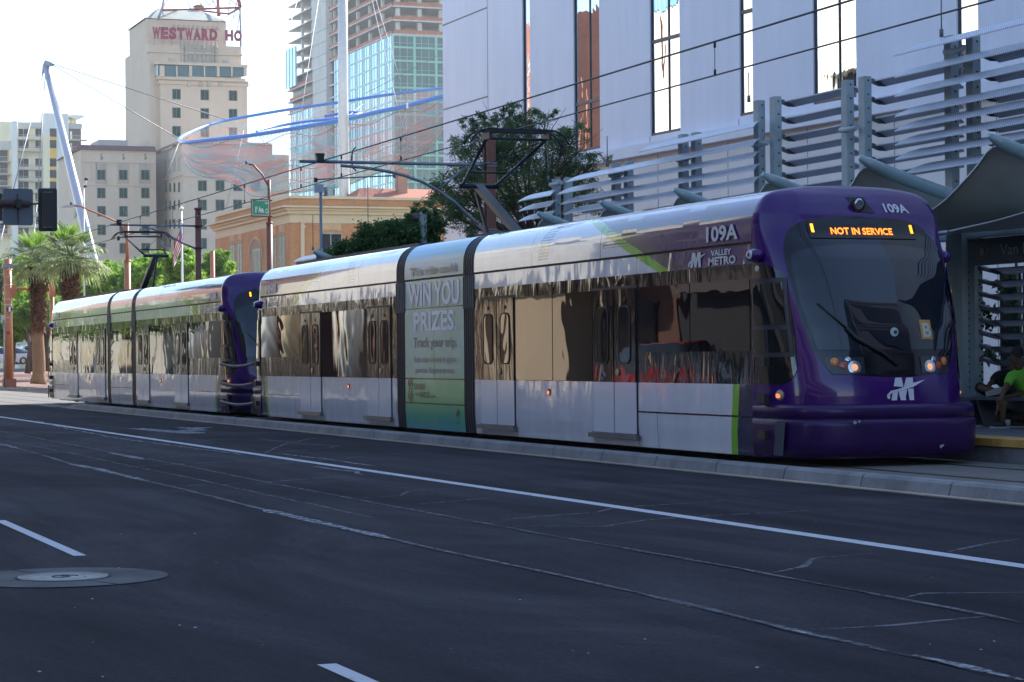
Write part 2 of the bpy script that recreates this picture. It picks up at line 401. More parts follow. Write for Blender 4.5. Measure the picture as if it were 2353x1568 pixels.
# small litter flecks
m_ = MB(); rr = random.Random(11)
for k in range(34):
    p = WZ(rr.uniform(0, 2353), rr.uniform(1120, 1560), .009); a = rr.uniform(0, 3); s_ = rr.uniform(.006, .02)
    m_.poly([(p.x+s_*math.cos(a), p.y+s_*math.sin(a), .009), (p.x-s_*.4*math.sin(a), p.y+s_*.4*math.cos(a), .012), (p.x-s_*math.cos(a), p.y-s_*math.sin(a), .009), (p.x+s_*.4*math.sin(a), p.y-s_*.4*math.cos(a), .008)])
o = m_.build('litter', mat('litter_pale', (.4, .41, .43), .8, var=0)); o['kind'] = 'stuff'; tag(o, 'tiny pale leaf and paper flecks scattered on the road', 'litter')
# ================= light rail vehicles =================
XC, XS = 14.285, 12.97
HW = [(.2, 1.29), (.5, 1.315), (3.13, 1.315), (3.25, 1.295), (3.35, 1.245), (3.45, 1.175), (3.51, 1.095), (3.56, .93), (3.60, .6), (3.62, .02)]
LL = [(.2, 1.25), (1.05, 1.25), (1.27, 1.2), (1.5, 1.15), (1.8, 1.07), (2.1, .97), (2.4, .85), (2.66, .71), (2.85, .56), (3.0, .43), (3.13, .37), (3.25, .33), (3.38, .26), (3.5, .17), (3.58, .08), (3.62, 0)]
PURPLE = (.046, .007, .125)
GREEN = (.24, .56, .03)
def livery_mat():
    m = bpy.data.materials.new('tram_livery'); m.use_nodes = True; t = NT(m); b = t.b
    uvn = t.add('ShaderNodeUVMap'); sp = t.add('ShaderNodeSeparateXYZ'); t.l(uvn.outputs[0], sp.inputs[0])
    U, V = sp.outputs[0], sp.outputs[1]
    u = t.math('MINIMUM', U, t.math('SUBTRACT', 24.5, U))
    white = (.80, .80, .85)
    d = t.math('SUBTRACT', u, t.math('MULTIPLY', t.math('SUBTRACT', V, 2.63), 3.06))   # diagonal coordinate on the roof
    up_ = t.math('GREATER_THAN', V, 1.8)
    # roof / fascia
    purp = t.ramp(t.math('DIVIDE', d, 3.), [(.0, PURPLE), (.62, PURPLE), (.66, (.035, .03, .075))])
    c = t.mix(t.math('GREATER_THAN', d, 2.48), purp, GREEN)
    c = t.mix(t.math('GREATER_THAN', d, 2.90), c, white)
    # skirt
    e = t.math('ADD', u, t.math('MULTIPLY', t.math('SUBTRACT', V, .7), .12))
    k = t.mix(t.math('GREATER_THAN', e, .42), (.045, .04, .085), GREEN)
    k = t.mix(t.math('GREATER_THAN', e, .60), k, white)
    c = t.mix(up_, k, c)
    # perforated vents: dots inside sheared windows on the roof shoulder
    def vent(u0, u1, v0, v1, sh):
        uu = t.math('SUBTRACT', u, t.math('MULTIPLY', t.math('SUBTRACT', V, v0), sh))
        return t.math('MULTIPLY', t.math('MULTIPLY', t.math('GREATER_THAN', uu, u0), t.math('LESS_THAN', uu, u1)), t.math('MULTIPLY', t.math('GREATER_THAN', V, v0), t.math('LESS_THAN', V, v1)))
    vm = t.math('MAXIMUM', vent(3.65, 4.78, 3.03, 3.66, -.5), vent(1.0, 1.6, 3.22, 3.55, -.3)); vm = t.math('MAXIMUM', vm, vent(6.9, 7.35, 2.97, 3.62, -.35))
    fu = t.math('SUBTRACT', t.math('FRACT', t.math('ADD', t.math('MULTIPLY', u, 14.), t.math('MULTIPLY', t.math('FLOOR', t.math('MULTIPLY', V, 20.)), .25))), .5)
    fv = t.math('SUBTRACT', t.math('FRACT', t.math('MULTIPLY', V, 20.)), .5)
    dot = t.math('LESS_THAN', t.math('ADD', t.math('MULTIPLY', t.math('POWER', fu, 2.), 1.0), t.math('MULTIPLY', t.math('POWER', fv, 2.), 2.2)), .20)
    hole = t.math('MULTIPLY', vm, dot)
    # thin panel seams
    def seam(x, src, w_=.011): return t.math('LESS_THAN', t.math('ABSOLUTE', t.math('SUBTRACT', src, x)), w_)
    sm = None
    for x in (2.05, 4.85, 7.6): a = t.math('MULTIPLY', seam(x, u), t.math('GREATER_THAN', V, 2.9)); sm = a if sm is None else t.math('MAXIMUM', sm, a)
    for x in (3.55, 5.13, 8.37, 9.94): sm = t.math('MAXIMUM', sm, t.math('MULTIPLY', seam(x, u, .007), t.math('LESS_THAN', V, 2.87)))
    lowl = t.math('MULTIPLY', seam(.69, V, .012), t.math('MAXIMUM', t.math('LESS_THAN', u, 3.55), t.math('MULTIPLY', t.math('GREATER_THAN', U, 10.7), t.math('LESS_THAN', U, 14.1))))
    sm = t.math('MAXIMUM', sm, lowl); sm = t.math('MAXIMUM', sm, t.math('MULTIPLY', seam(2.9, u, .006), t.math('LESS_THAN', V, .69)))
    # road dirt near the sill
    dirt = t.math('MULTIPLY', t.ramp(t.noise(2.5, 6, t.obj((1, 1, .3)), .7), [(.35, 0.), (.75, 1.)]), .16)
    c = t.mix(dirt, c, (.20, .19, .18))
    c = t.mix(t.math('MAXIMUM', hole, sm), c, (.012, .012, .016))
    t.l(c, b.inputs['Base Color']); b.inputs['Roughness'].default_value = .16; b.inputs['Coat Weight'].default_value = .85; b.inputs['Coat Roughness'].default_value = .03
    b.inputs['Coat IOR'].default_value = 1.42; b.inputs['Specular IOR Level'].default_value = .25
    wv = t.noise(1.0, 2, t.obj((1, 1.9, .75)), .5, .5); w2 = t.noise(1., 1, t.obj((1, .25, 2.0)), .5)
    lowm = t.math('LESS_THAN', V, 2.87)
    h = t.math('ADD', t.math('MULTIPLY', wv, t.math('MULTIPLY', lowm, .5)), t.math('MULTIPLY', w2, .12))
    bp = t.bump(h, 1., .03); bp2 = t.bump(t.math('SUBTRACT', 1., hole), .6, .004, bp); t.l(bp2, b.inputs['Normal']); t.l(bp, b.inputs['Coat Normal'])
    return m
M_LIV = livery_mat()
def gloss_mat(name, col, wav=.0, sc_=(1, 1, 1), rough=.02, ior=1.6, dist=.03, metal=0., lin=1.):
    m = bpy.data.materials.new(name); m.use_nodes = True; t = NT(m); b = t.b
    b.inputs['Base Color'].default_value = (*col, 1); b.inputs['Roughness'].default_value = rough; b.inputs['IOR'].default_value = ior; b.inputs['Metallic'].default_value = metal
    if wav:
        n = t.noise(lin, 3, t.obj(sc_), .55, .8); t.l(t.bump(n, wav, dist), b.inputs['Normal'])
    return m
M_BELT = gloss_mat('belt_black_paint', (.012, .011, .012), 1., (1, 1.7, .55), .05, 1.5, .018)
M_WIN = gloss_mat('tram_tinted_glass', (.008, .007, .010), .35, (1, .35, .3), .012, 1.55, .02)
M_DWIN = gloss_mat('door_glass', (.015, .016, .017), .3, (1, .5, .4), .01, 1.65, .02)
M_DOORB = gloss_mat('door_black_paint', (.014, .012, .012), .8, (1, .8, .3), .06, 1.55, .025)
M_DOORW = gloss_mat('door_white_paint', (.78, .78, .83), .5, (1, .6, .4), .12, 1.5, .02)
M_RUB = mat('black_rubber', (.012, .012, .014), .55, var=.2)
M_BELL = mat('bellows_rubber', (.030, .032, .042), .42, var=.25)
M_UND = mat('underframe_dark', (.012, .011, .011), .8, var=.4)
M_STEP = mat('door_step_grey', (.11, .125, .15), .45, metal=.3, var=.2)
M_ROOFG = mat('roof_equipment_grey', (.05, .052, .06), .6, var=.2)
M_PAN = mat('pantograph_dark', (.018, .020, .027), .45, metal=.3, var=.2)
M_PUR = mat('cab_purple', PURPLE, .22, var=.10, coat=.55, spec=.3)
M_TXT = mat('lettering_silver', (.62, .62, .68), .4, var=0)

def sec_points():
    zs = [.2, .35, .5, .69, 1.10]
    L = [(-interp(HW, z), z) for z in zs]; L += [(-1.315, 1.101), (-1.315, 2.62), (-1.315, 2.621), (-1.315, 2.862), (-1.29, 2.863), (-1.29, 2.897), (-1.318, 2.898), (-1.318, 3.0), (-1.315, 3.12)]
    L += [(-1.305, 3.19), (-1.287, 3.26), (-1.26, 3.325), (-1.22, 3.39), (-1.17, 3.445), (-1.11, 3.492), (-1.03, 3.53), (-.92, 3.555), (-.6, 3.575), (0, 3.585)]
    return L
SECL = sec_points()
def arcs():
    out = []; s_ = 0
    for i, (x, z) in enumerate(SECL):
        if z <= 3.121: out.append(z)
        else: s_ += math.hypot(x-SECL[i-1][0], z-SECL[i-1][1]); out.append(3.12+s_)
    return out
ARC = arcs()
SEC = SECL+[(-x, z) for x, z in SECL[:-1][::-1]]; ARCF = ARC+ARC[:-1][::-1]
def side_mat(z0, z1):  # material index by band
    zm = (z0+z1)/2
    if 1.1 < zm < 2.62: return 1
    if 2.8625 <= zm <= 2.8975: return 2
    return 0
def module(Y0, ua, ub, root, name='body_shell', mats=None):
    mb = MB(); n = max(2, int((ub-ua)/.5)); ys = [lerp(ua, ub, i/n) for i in range(n+1)]; k = len(SEC)
    for i in range(n):
        for j in range(k-1):
            (xa, za), (xb, zb) = SEC[j], SEC[j+1]; mb.cur = side_mat(za, zb)
            mb.smooth = True
            b = len(mb.v)
            mb.v += [(XC+xa, Y0+ys[i], za), (XC+xb, Y0+ys[i], zb), (XC+xb, Y0+ys[i+1], zb), (XC+xa, Y0+ys[i+1], za)]
            mb.face((b, b+1, b+2, b+3), [(ys[i], ARCF[j]), (ys[i], ARCF[j+1]), (ys[i+1], ARCF[j+1]), (ys[i+1], ARCF[j])])
    mb.smooth = False
    for yy in (ua, ub):
        mb.cur = 3; mb.poly([(XC+x, Y0+yy, z) for x, z in SEC])
    o = mb.build(name, mats or [M_LIV, M_BELT, M_RUB, M_UND], root)
    bm = bmesh.new(); bm.from_mesh(o.data); bmesh.ops.remove_doubles(bm, verts=bm.verts[:], dist=.0004)
    for e_ in bm.edges:
        if len(e_.link_faces) == 2 and e_.calc_face_angle(0) > .5: e_.smooth = False
    bmesh.ops.recalc_face_normals(bm, faces=bm.faces[:]); bm.to_mesh(o.data); bm.free()
    return o
def rrect(y0, y1, z0, z1, r, n=5):
    P = []
    for cy, cz, a0 in ((y1-r, z1-r, 0), (y0+r, z1-r, 90), (y0+r, z0+r, 180), (y1-r, z0+r, 270)):
        for i in range(n+1):
            a = rad(a0+90*i/n); P.append((cy+r*math.cos(a), cz+r*math.sin(a)))
    return P
def slab(mb, poly, x0, x1):   # poly in (y,z); a thin plate between x0 (outer) and x1
    mb.prism([(x0, y, z) for y, z in poly], (x0, 0, 0), (x1, 0, 0))
def frame(mb, P, w_, x0, x1):
    cy = sum(p[0] for p in P)/len(P); cz = sum(p[1] for p in P)/len(P)
    hy = max(abs(p[0]-cy) for p in P); hz = max(abs(p[1]-cz) for p in P)
    O = [(cy+(y-cy)*(hy+w_)/hy, cz+(z-cz)*(hz+w_)/hz) for y, z in P]; n = len(P); b = len(mb.v)
    mb.v += [(x0, y, z) for y, z in P]+[(x0, y, z) for y, z in O]+[(x1, y, z) for y, z in O]+[(x1, y, z) for y, z in P]
    for i in range(n):
        j = (i+1) % n
        mb.face((b+i, b+j, b+n+j, b+n+i)); mb.face((b+n+i, b+n+j, b+2*n+j, b+2*n+i)); mb.face((b+i, b+j, b+3*n+j, b+3*n+i))

def doorway(Y0, ua, ub, root, chair=False):
    ya, yb = Y0+ua, Y0+ub; mid = (ya+yb)/2
    mb = MB(); mb.box(12.962, 12.968, ya-.035, yb+.035, .33, 2.47); mb.build('door_frame', M_RUB, root)
    for (a, b_) in ((ya+.008, mid-.022), (mid+.022, yb-.008)):
        mb = MB(); mb.cur = 0; mb.box(12.946, 12.960, a, b_, 1.102, 2.43); mb.cur = 1; mb.box(12.946, 12.960, a, b_, .375, 1.100)
        leaf = mb.build('door_leaf', [M_DOORB, M_DOORW], root)
        cy = (a+b_)/2; P = rrect(cy-.19, cy+.19, 1.38, 2.17, .11)
        mb = MB(); slab(mb, P, 12.938, 12.944); mb.build('door_window', M_DWIN, leaf)
        mb = MB(); frame(mb, P, .022, 12.932, 12.945); mb.build('window_seal', M_RUB, leaf)
        mb = MB(); mb.tube([(12.945, cy-.02, 2.28), (12.935, cy-.02, 2.28)], .032, 14); mb.build('sensor', M_RUB, leaf)
    mb = MB(); mb.tube([(12.945, mid-.16, 1.24), (12.925, mid-.16, 1.24)], .05, 16); mb.build('door_button', mat('button_brass', (.42, .36, .20), .35, metal=.5, var=.2), root)
    mb = MB(); mb.box(12.90, 12.968, ya-.10, yb+.10, .295, .36); mb.box(12.925, 12.955, ya, yb, .361, .374); mb.build('door_step', M_STEP, root)

def bellows(Y0, ua, ub, root):
    mb = MB(); n = 40; rows = []
    for i in range(n+1):
        t_ = i/n; s_ = -.028+.022*abs(math.sin(t_*math.pi*5))
        rows.append([(XC+x+(s_ if x > 0 else -s_), Y0+lerp(ua, ub, t_), z+(s_ if z > 3.2 else 0)) for x, z in [p for p in SEC if not (2.62 < p[1] < 2.9)]])
    mb.grid(rows); mb.build('bellows', M_BELL, root)
    mb = MB(); 
    for k in range(6): y = Y0+lerp(ua, ub, (k+.5)/6); mb.box(12.945, 12.99, y-.016, y+.016, 2.30, 2.85)
    mb.build('bellows_clip', mat('clip_grey', (.09, .10, .11), .5, var=.2), root)

def nose_fn(ysm, dirn):
    """dirn=-1: nose points to -Y (towards the photographer)"""
    def f(q, z, o=0.):
        L = interp(LL, z); hw = interp(HW, z); n = 3.
        qq = max(-1, min(1, q)); dy = L*(max(0, 1-abs(qq)**n))**(1/n)
        nx = (abs(qq)**(n-1))*(1 if qq > 0 else -1)/max(hw, .05); ny = ((dy/L)**(n-1) if L > .01 else 0)/max(L, .05)
        dz = (interp(LL, z+.03)-interp(LL, z-.03))/.06
        v_ = Vector((nx, ny*dirn, 0)); 
        if v_.length > 1e-6: v_.normalize()
        v_.z = -dz*abs(v_.y)*.8; v_.normalize()
        return Vector((XC+hw*qq, ysm+dirn*dy, z)) + v_*o
    return f
def qrow(q0, q1, n):   # parameter spaced finely towards the corners
    a0, a1 = math.asin(q0), math.asin(q1); return [math.sin(lerp(a0, a1, i/n)) for i in range(n+1)]
WS = [(1.19, .12), (1.20, .28), (1.215, .40), (1.24, .50), (1.28, .59), (1.35, .68), (1.5, .74), (1.76, .785), (2.08, .82), (2.41, .848), (2.63, .855), (2.79, .84), (2.93, .80), (3.03, .74), (3.10, .665), (3.15, .57), (3.18, .44), (3.197, .25), (3.20, .1)]
def patch(f, zs, wl, wr, o, n=26):
    mb = MB(); rows = []
    for z in zs:
        a, b_ = wl(z), wr(z); rows.append([f(q, z, o) for q in (qrow(a, b_, n))])
    mb.grid(rows); return mb
def zrange(a, b_, n): return [lerp(a, b_, i/n) for i in range(n+1)]

def cab(ysm, dirn, root, number, full=True):
    f = nose_fn(ysm, dirn)
    mb = MB(); zs = [.2, .3, .5, .7, .8, .86, .95, 1.05]+zrange(1.15, 3.1, 24)+zrange(3.16, 3.58, 14)+[3.6, 3.61, 3.618, 3.62]
    qs = [-math.copysign(abs(math.cos(math.pi*i/80))**(2/3), math.cos(math.pi*i/80)) for i in range(81)]
    mb.grid([[f(q, z) for q in qs] for z in zs]); mb.build('cab_shell', M_PUR, root, fixn=False)
    # bumper: boxy two step plastic skirt
    def bf(q, z, L, hw, n=4.5):
        return Vector((XC+hw*q, ysm+dirn*(L*(max(0, 1-abs(q)**n))**(1/n)), z))
    bp = [(.22, 1.30, 1.27), (.24, 1.38, 1.31), (.40, 1.425, 1.325), (.60, 1.43, 1.33), (.655, 1.43, 1.33), (.675, 1.405, 1.315), (.685, 1.36, 1.30), (.70, 1.40, 1.325), (.81, 1.39, 1.325), (.845, 1.37, 1.31), (.862, 1.20, 1.25)]
    qs2 = [-1+0*1.0]+[-math.cos(math.pi*i/60)*.999 for i in range(1, 60)]+[1]
    mb = MB(); mb.grid([[bf(q, z, L, hw) for q in qs2] for z, L, hw in bp]); mb.build('bumper', mat('bumper_purple', (.028, .006, .070), .38, var=.2, coat=.15, spec=.3), root, fixn=False)
    if not full: 
        pass
    # windscreen: black mask, then the glass
    wf = lambda z: interp(WS, z)
    zs = [z for z, _ in WS]; zs = sorted(set(zs+zrange(1.35, 3.0, 30)))
    mask = patch(f, zs, lambda z: -wf(z), wf, .006, 40).build('windscreen_mask', gloss_mat('mask_black_glass', (.006, .007, .012), 0, (1, 1, 1), .05, 1.5), root, fixn=False)
    gw = lambda z: interp([(1.52, .70), (1.6, .715), (2.08, .79), (2.5, .815), (2.68, .80), (2.74, .76), (2.79, .6), (2.825, .35), (2.835, .1)], z)
    zs = sorted(set([1.52, 1.6, 2.68, 2.74, 2.77, 2.79, 2.81, 2.825, 2.835]+zrange(1.52, 2.7, 26)))
    patch(f, zs, lambda z: -gw(z), gw, .012, 40).build('windscreen_glass', M_WSCR, root, fixn=False)
    # destination display
    dsp = patch(f, zrange(2.915, 3.125, 6), lambda z: -.56, lambda z: .59, .016, 20).build('destination_display', mat('display_black', (.004, .004, .005), .25, var=0), root, fixn=False)
    if full:
        mb = MB(); text_into(mb, 'NOT IN SERVICE', lambda x, y: f(-.005+x/1.315, 2.962+y, .024), .125, .003, .12, fit=(.89, .088))
        mb.build('display_text', M_LED, dsp, fixn=False)
        mb = MB()
        for q0 in (-.53, .545):
            for r_ in range(12):
                for cc in range(2):
                    a = f(q0+cc*.016-.001, 2.985+r_*.0095, .024); b_ = f(q0+cc*.016+.012, 2.985+r_*.0095, .024)
                    mb.poly([a, b_, b_+Vector((0, 0, .0078)), a+Vector((0, 0, .0078))])
        mb.build('display_bar', M_LED2, dsp, fixn=False)
    # headlights in their clear pods
    for sgn in (-1, 1):
        pod = patch(f, zrange(1.225, 1.43, 8), lambda z: (-.66 if sgn < 0 else .30)+(.05 if sgn < 0 else 0)*max(0, (1.33-z)/.1), lambda z: (-.30 if sgn < 0 else .66)-(.05 if sgn > 0 else 0)*max(0, (1.33-z)/.1), .016, 14).build('headlight', gloss_mat('headlight_pod', (.030, .030, .034), 0, (1, 1, 1), .08, 1.5), root, fixn=False)
        def disc(q, z, r_, m2, nm, o=.02, dome=.012):
            mb = MB(); c_ = f(q, z, o); n_ = (f(q, z, .1)-f(q, z, 0)).normalized(); a_ = n_.cross(Vector((0, 0, 1))).normalized(); b2 = a_.cross(n_).normalized()
            rows = [[c_+n_*(dome*(1-(k/4)**2))+(a_*math.cos(t_*.5236)+b2*math.sin(t_*.5236))*r_*k/4 for t_ in range(12)] for k in range(5)]
            mb.grid(rows, closed=True); mb.build(nm, m2, pod if nm != 'marker_lamp' else root, fixn=False)
        if full:
            disc(sgn*.40, 1.305, .045, M_HL, 'lamp'); disc(sgn*.40, 1.305, .085, M_CHR, 'reflector', .017, .004); disc(sgn*.455, 1.395, .040, M_CHR, 'upper_lamp')
            disc(sgn*.505, 1.325, .05, mat('lamp_red', (.40, .06, .03), .3, var=0, coat=1.), 'tail_lamp'); disc(sgn*.58, 1.375, .052, mat('lamp_amber', (.75, .20, .03), .3, var=0, coat=1.), 'indicator')
    # wiper
    mb = MB(); mb.tube([f(-.66, 2.09, .03), f(-.40, 1.74, .035)], .012, 6); mb.tube([f(-.44, 1.79, .04), f(-.36, 1.66, .045), f(-.10, 1.47, .045), f(.04, 1.32, .03)], [.022, .026, .018, .014], 8)
    mb.build('wiper', M_RUB, root)
    if full:
        # roof headlight in its recess
        mb = MB(); c_ = f(.02, 3.385, .0); mb.prism([f(-.075, 3.46, .006), f(.135, 3.46, .006), f(.20, 3.255, .006), f(-.01, 3.27, .006)], (0, 0, 0), (0, dirn*.004, 0)); rec = mb.build('roof_light_recess', M_RUB, root)
        mb = MB(); y_ = c_.y+dirn*.05; mb.tube([(XC+.03, y_, 3.365), (XC+.03, y_+dirn*.03, 3.365)], .095, 20); mb.build('roof_light_bezel', M_PAN, rec)
        mb = MB(); mb.tube([(XC+.03, y_+dirn*.031, 3.365), (XC+.03, y_+dirn*.05, 3.362)], [.078, .055], 20); mb.build('roof_light', M_CHR, rec)
        mb = MB(); text_into(mb, number, lambda x, y: f(.45+x/1.22, 3.268+y*.92-.02*x, .012), .17, .006, fit=(.34, .115)); mb.build('front_number', M_TXT, root, fixn=False)
        mb = MB(); logo(mb, lambda x, y: f(.045+x/1.315*1.08, .90+y, .012), .275, 1); mb.build('front_emblem', M_TXT, root, fixn=False)
        # card with the letter B behind the glass
        mb = MB(); rows = [[f(q, z, .018) for q in (.345, .41, .475)] for z in (1.645, 1.77, 1.885)]; mb.grid(rows); card = mb.build('letter_card', mat('card_amber', (.50, .25, .05), .6, var=.1), root, fixn=False)
        mb = MB(); text_into(mb, 'B', lambda x, y: f(.412+x/1.315, 1.675+y, .024), .24, .006); mb.build('card_letter', mat('card_letter_pale', (.42, .50, .48), .6, var=0), card, fixn=False)
        mb = MB(); c_ = f(.055, 1.735, .018); mb.tube([c_, c_+Vector((0, dirn*.008, 0))], .055, 18); mb.build('windscreen_sensor', mat('sensor_pale', (.45, .55, .58), .4, var=0), root)
        mb = MB(); c_ = f(.062, 1.732, .03); mb.tube([c_, c_+Vector((0, dirn*.008, 0))], .022, 14); mb.build('sensor_lens', M_RUB, root)
        # paint scars
        mb = MB()
        for q, z, s_ in ((.39, .33, .028), (.41, .345, .02), (-.50, .648, .03), (-.46, .655, .022)):
            c_ = bf(q, z, 1.437, 1.33); mb.poly([c_+Vector((s_*math.cos(a)*random.uniform(.6, 1.2), dirn*.002, s_*math.sin(a)*random.uniform(.5, 1))) for a in [k*.785 for k in range(8)]])
        mb.build('paint_chip', mat('chip_grey', (.35, .35, .42), .7, var=.2), root)
    # ---- cab side (left, seen) ----
    for sgn in ((-1, 1) if full else (-1,)):
        rq = lambda z: interp([(1.11, .94), (1.18, .89), (1.28, .862), (1.7, .860), (2.1, .868), (2.41, .864), (2.48, .885), (2.53, .92), (2.57, .955), (2.595, .99)], z)
        mb = MB(); rows = []
        for z in [1.11, 1.13, 1.16, 1.2, 1.24]+zrange(1.3, 2.3, 12)+[2.35, 2.41, 2.45, 2.48, 2.51, 2.53, 2.55, 2.57, 2.585, 2.595]:
            a0, a1 = math.acos(rq(z)**1.5), .004; rows.append([f(sgn*math.cos(lerp(a1, a0, i/18))**(2/3), z, .012) for i in range(19)])
        mb.grid(rows); sp_ = mb.build('side_mask', gloss_mat('side_mask_black', (.012, .011, .012), .5, (1, 1.5, .6), .05, 1.65), root, fixn=False)
        def sq(dy, z): L = interp(LL, z); return sgn*(max(0, 1-(dy/L)**3))**(1/3)
        mb = MB()
        e0, e1 = .03, lambda z: interp([(1.5, .80), (2.4, .60)], z)
        def fp(t_, z, o): return f(sq(lerp(e0, e1(z), t_), z), z, o)
        def rect(t0, t1, z0, z1, o, nz=6, nt_=6): return [[fp(lerp(t0, t1, i/nt_), lerp(z0, z1, j/nz), o) for i in range(nt_+1)] for j in range(nz+1)]
        mb.grid(rect(0, 1, 1.44, 2.42, .020)); sw = mb.build('cab_side_window', mat('window_frame_grey', (.035, .033, .045), .4, var=.1), root, fixn=False)
        mb = MB(); mb.grid(rect(.07, .93, 1.84, 2.36, .026)); mb.grid(rect(.07, .44, 1.50, 1.78, .026)); mb.grid(rect(.52, .93, 1.50, 1.78, .026)); mb.build('window_glass', M_DWIN, sw, fixn=False)
        # camera pod and round side lamp, marker lamp, brackets
        mb = MB(); x_ = XC+sgn*1.34; y_ = ysm+dirn*.16
        mb.tube([(x_, y_-dirn*.19, 2.715), (x_, y_-dirn*.13, 2.715), (x_, y_, 2.715), (x_, y_+dirn*.10, 2.715), (x_, y_+dirn*.15, 2.715)], [.02, .075, .092, .075, .02], 14); pd = mb.build('camera_pod', M_PUR, root)
        mb = MB(); mb.tube([(x_+sgn*.075, y_, 2.72), (x_+sgn*.10, y_, 2.72)], [.06, .05], 16); mb.build('camera_ring', M_TXT, pd)
        mb = MB(); mb.tube([(x_+sgn*.10, y_, 2.72), (x_+sgn*.106, y_, 2.72)], .026, 12); mb.build('camera_lens', M_RUB, pd)
        mb = MB(); x2 = XC+sgn*1.30; mb.tube([(x2, y_-dirn*.0, 2.55), (x2+sgn*.035, y_, 2.55)], [.055, .035], 16); mb.build('side_lamp', mat('lamp_milky', (.5, .5, .47), .3, var=0, coat=1.), root)
        mb = MB(); c_ = f(sq(.62, .97), .97, .0); mb.tube([c_, c_+Vector((sgn*.03, dirn*.01, 0))], [.075, .05], 16); mb.build('marker_lamp', mat('marker_milky', (.42, .30, .24), .25, var=0, coat=1.), root)
        mb = MB(); mb.tube([c_+Vector((sgn*.03, dirn*.01, -.01)), c_+Vector((sgn*.036, dirn*.012, -.012))], .035, 12); mb.build('marker_bulb', M_MARK, root)
        for z in (1.38, .93, .48):
            mb = MB(); c_ = f(sq(.34, max(z, .5)), max(z, .5)); mb.box(c_.x-(.075 if sgn < 0 else 0), c_.x+(.075 if sgn > 0 else 0), c_.y-.10, c_.y+.10, z-.055, z+.055); mb.build('chain_bracket', M_RUB, root)
        mb = MB()
        mb.grid([[(XC+sgn*(1.335+.012*(i % 2)), ysm+dirn*(.66+.030*i-.16*(.66-z)), z) for i in range(9)] for z in zrange(.235, .66, 6)], smooth=False); mb.build('corner_flap', mat('flap_grey', (.06, .065, .09), .6, var=.2), root)
def logo(mb, mp, s_, flip=1):
    """slanted M with a swoosh crossing it; drawn from x=-.5..1 in units of the letter height"""
    cnt = [0]
    def P(pts): cnt[0] += 1; mb.poly([Vector(mp(x*s_, y*s_))+Vector((-.0007*cnt[0], -.0007*cnt[0], 0)) for x, y in pts])
    P([(-.42, 0), (-.16, 0), (.02, 1), (-.18, 1)]); P([(-.18, 1), (.12, 1), (.18, 0), (-.02, 0)][:2]+[(.28, 0), (.02, 0)])
    P([(.02, 0), (.22, 0), (.52, 1), (.34, 1)]); P([(.34, 1), (.66, 1), (.66, 0), (.44, 0)])
    P([(.66, .60), (1.25, .90), (.66, .76)]); P([(-.1, .40), (.66, .60), (.66, .76), (-.08, .50)])
    P([(-.6, .10), (-.5, .05), (-.46, .16), (-.5, .22), (-.40, .32), (-.1, .42), (-.08, .50), (-.45, .42), (-.62, .24)])

M_WSCR = gloss_mat('windscreen_dark_glass', (.008, .011, .020), 0, (1, 1, 1), .01, 1.62)
M_LED = mat('led_orange', (0, 0, 0), .5, var=0, emit=(1, .20, .02), es=1.5)
M_LED2 = mat('led_amber', (0, 0, 0), .5, var=0, emit=(1, .34, .02), es=1.9)
M_HL = mat('headlight_lit', (.3, .22, .16), .2, var=0, emit=(1, .45, .18), es=.34)
M_MARK = mat('marker_lit', (.5, .2, .1), .3, var=0, emit=(1, .25, .06), es=.55)
M_CHR = mat('chrome', (.55, .55, .58), .12, metal=.9, var=.3, vs=20)

def wrap_mat():
    m = bpy.data.materials.new('advert_wrap'); m.use_nodes = True; t = NT(m); b = t.b
    uvn = t.add('ShaderNodeUVMap'); sp = t.add('ShaderNodeSeparateXYZ'); t.l(uvn.outputs[0], sp.inputs[0]); U, V = sp.outputs[0], sp.outputs[1]
    c = t.ramp(t.math('DIVIDE', V, 4.), [(.04, (.10, .34, .46)), (.10, (.06, .42, .32)), (.17, (.12, .46, .18)), (.25, (.40, .68, .30)), (.30, (.46, .66, .56)), (.60, (.40, .60, .57)), (.72, (.16, .38, .48)), (.80, (.14, .42, .66)), (.93, (.14, .45, .80))])
    n = t.noise(1.2, 4, t.obj(), .6, 1.); c = t.mix(t.math('MULTIPLY', t.ramp(n, [(.45, 0.), (.62, 1.)]), .35), c, (.16, .50, .16) )
    rings = t.add('ShaderNodeTexWave', wave_type='RINGS', rings_direction='SPHERICAL'); rings.inputs['Scale'].default_value = 5
    mp = t.add('ShaderNodeMapping'); mp.inputs['Location'].default_value = (-11.4, -1.8, 0); t.l(uvn.outputs[0], mp.inputs[0]); t.l(mp.outputs[0], rings.inputs[0])
    c = t.mix(t.math('MULTIPLY', rings.outputs[1], .07), c, (.35, .42, .42))
    seam = None
    for a in (1.10, .66, 2.36): x = t.math('LESS_THAN', t.math('ABSOLUTE', t.math('SUBTRACT', V, a)), .012); seam = x if seam is None else t.math('MAXIMUM', seam, x)
    mid = t.math('MULTIPLY', t.math('LESS_THAN', t.math('ABSOLUTE', t.math('SUBTRACT', U, 12.38)), .01), t.math('MULTIPLY', t.math('GREATER_THAN', V, 1.1), t.math('LESS_THAN', V, 2.36)))
    c = t.mix(t.math('MAXIMUM', seam, mid), c, (.01, .012, .015))
    t.l(c, b.inputs['Base Color']); b.inputs['Roughness'].default_value = .3; b.inputs['Coat Weight'].default_value = .2; b.inputs['Specular IOR Level'].default_value = .2; b.inputs['Coat Roughness'].default_value = .06
    return m
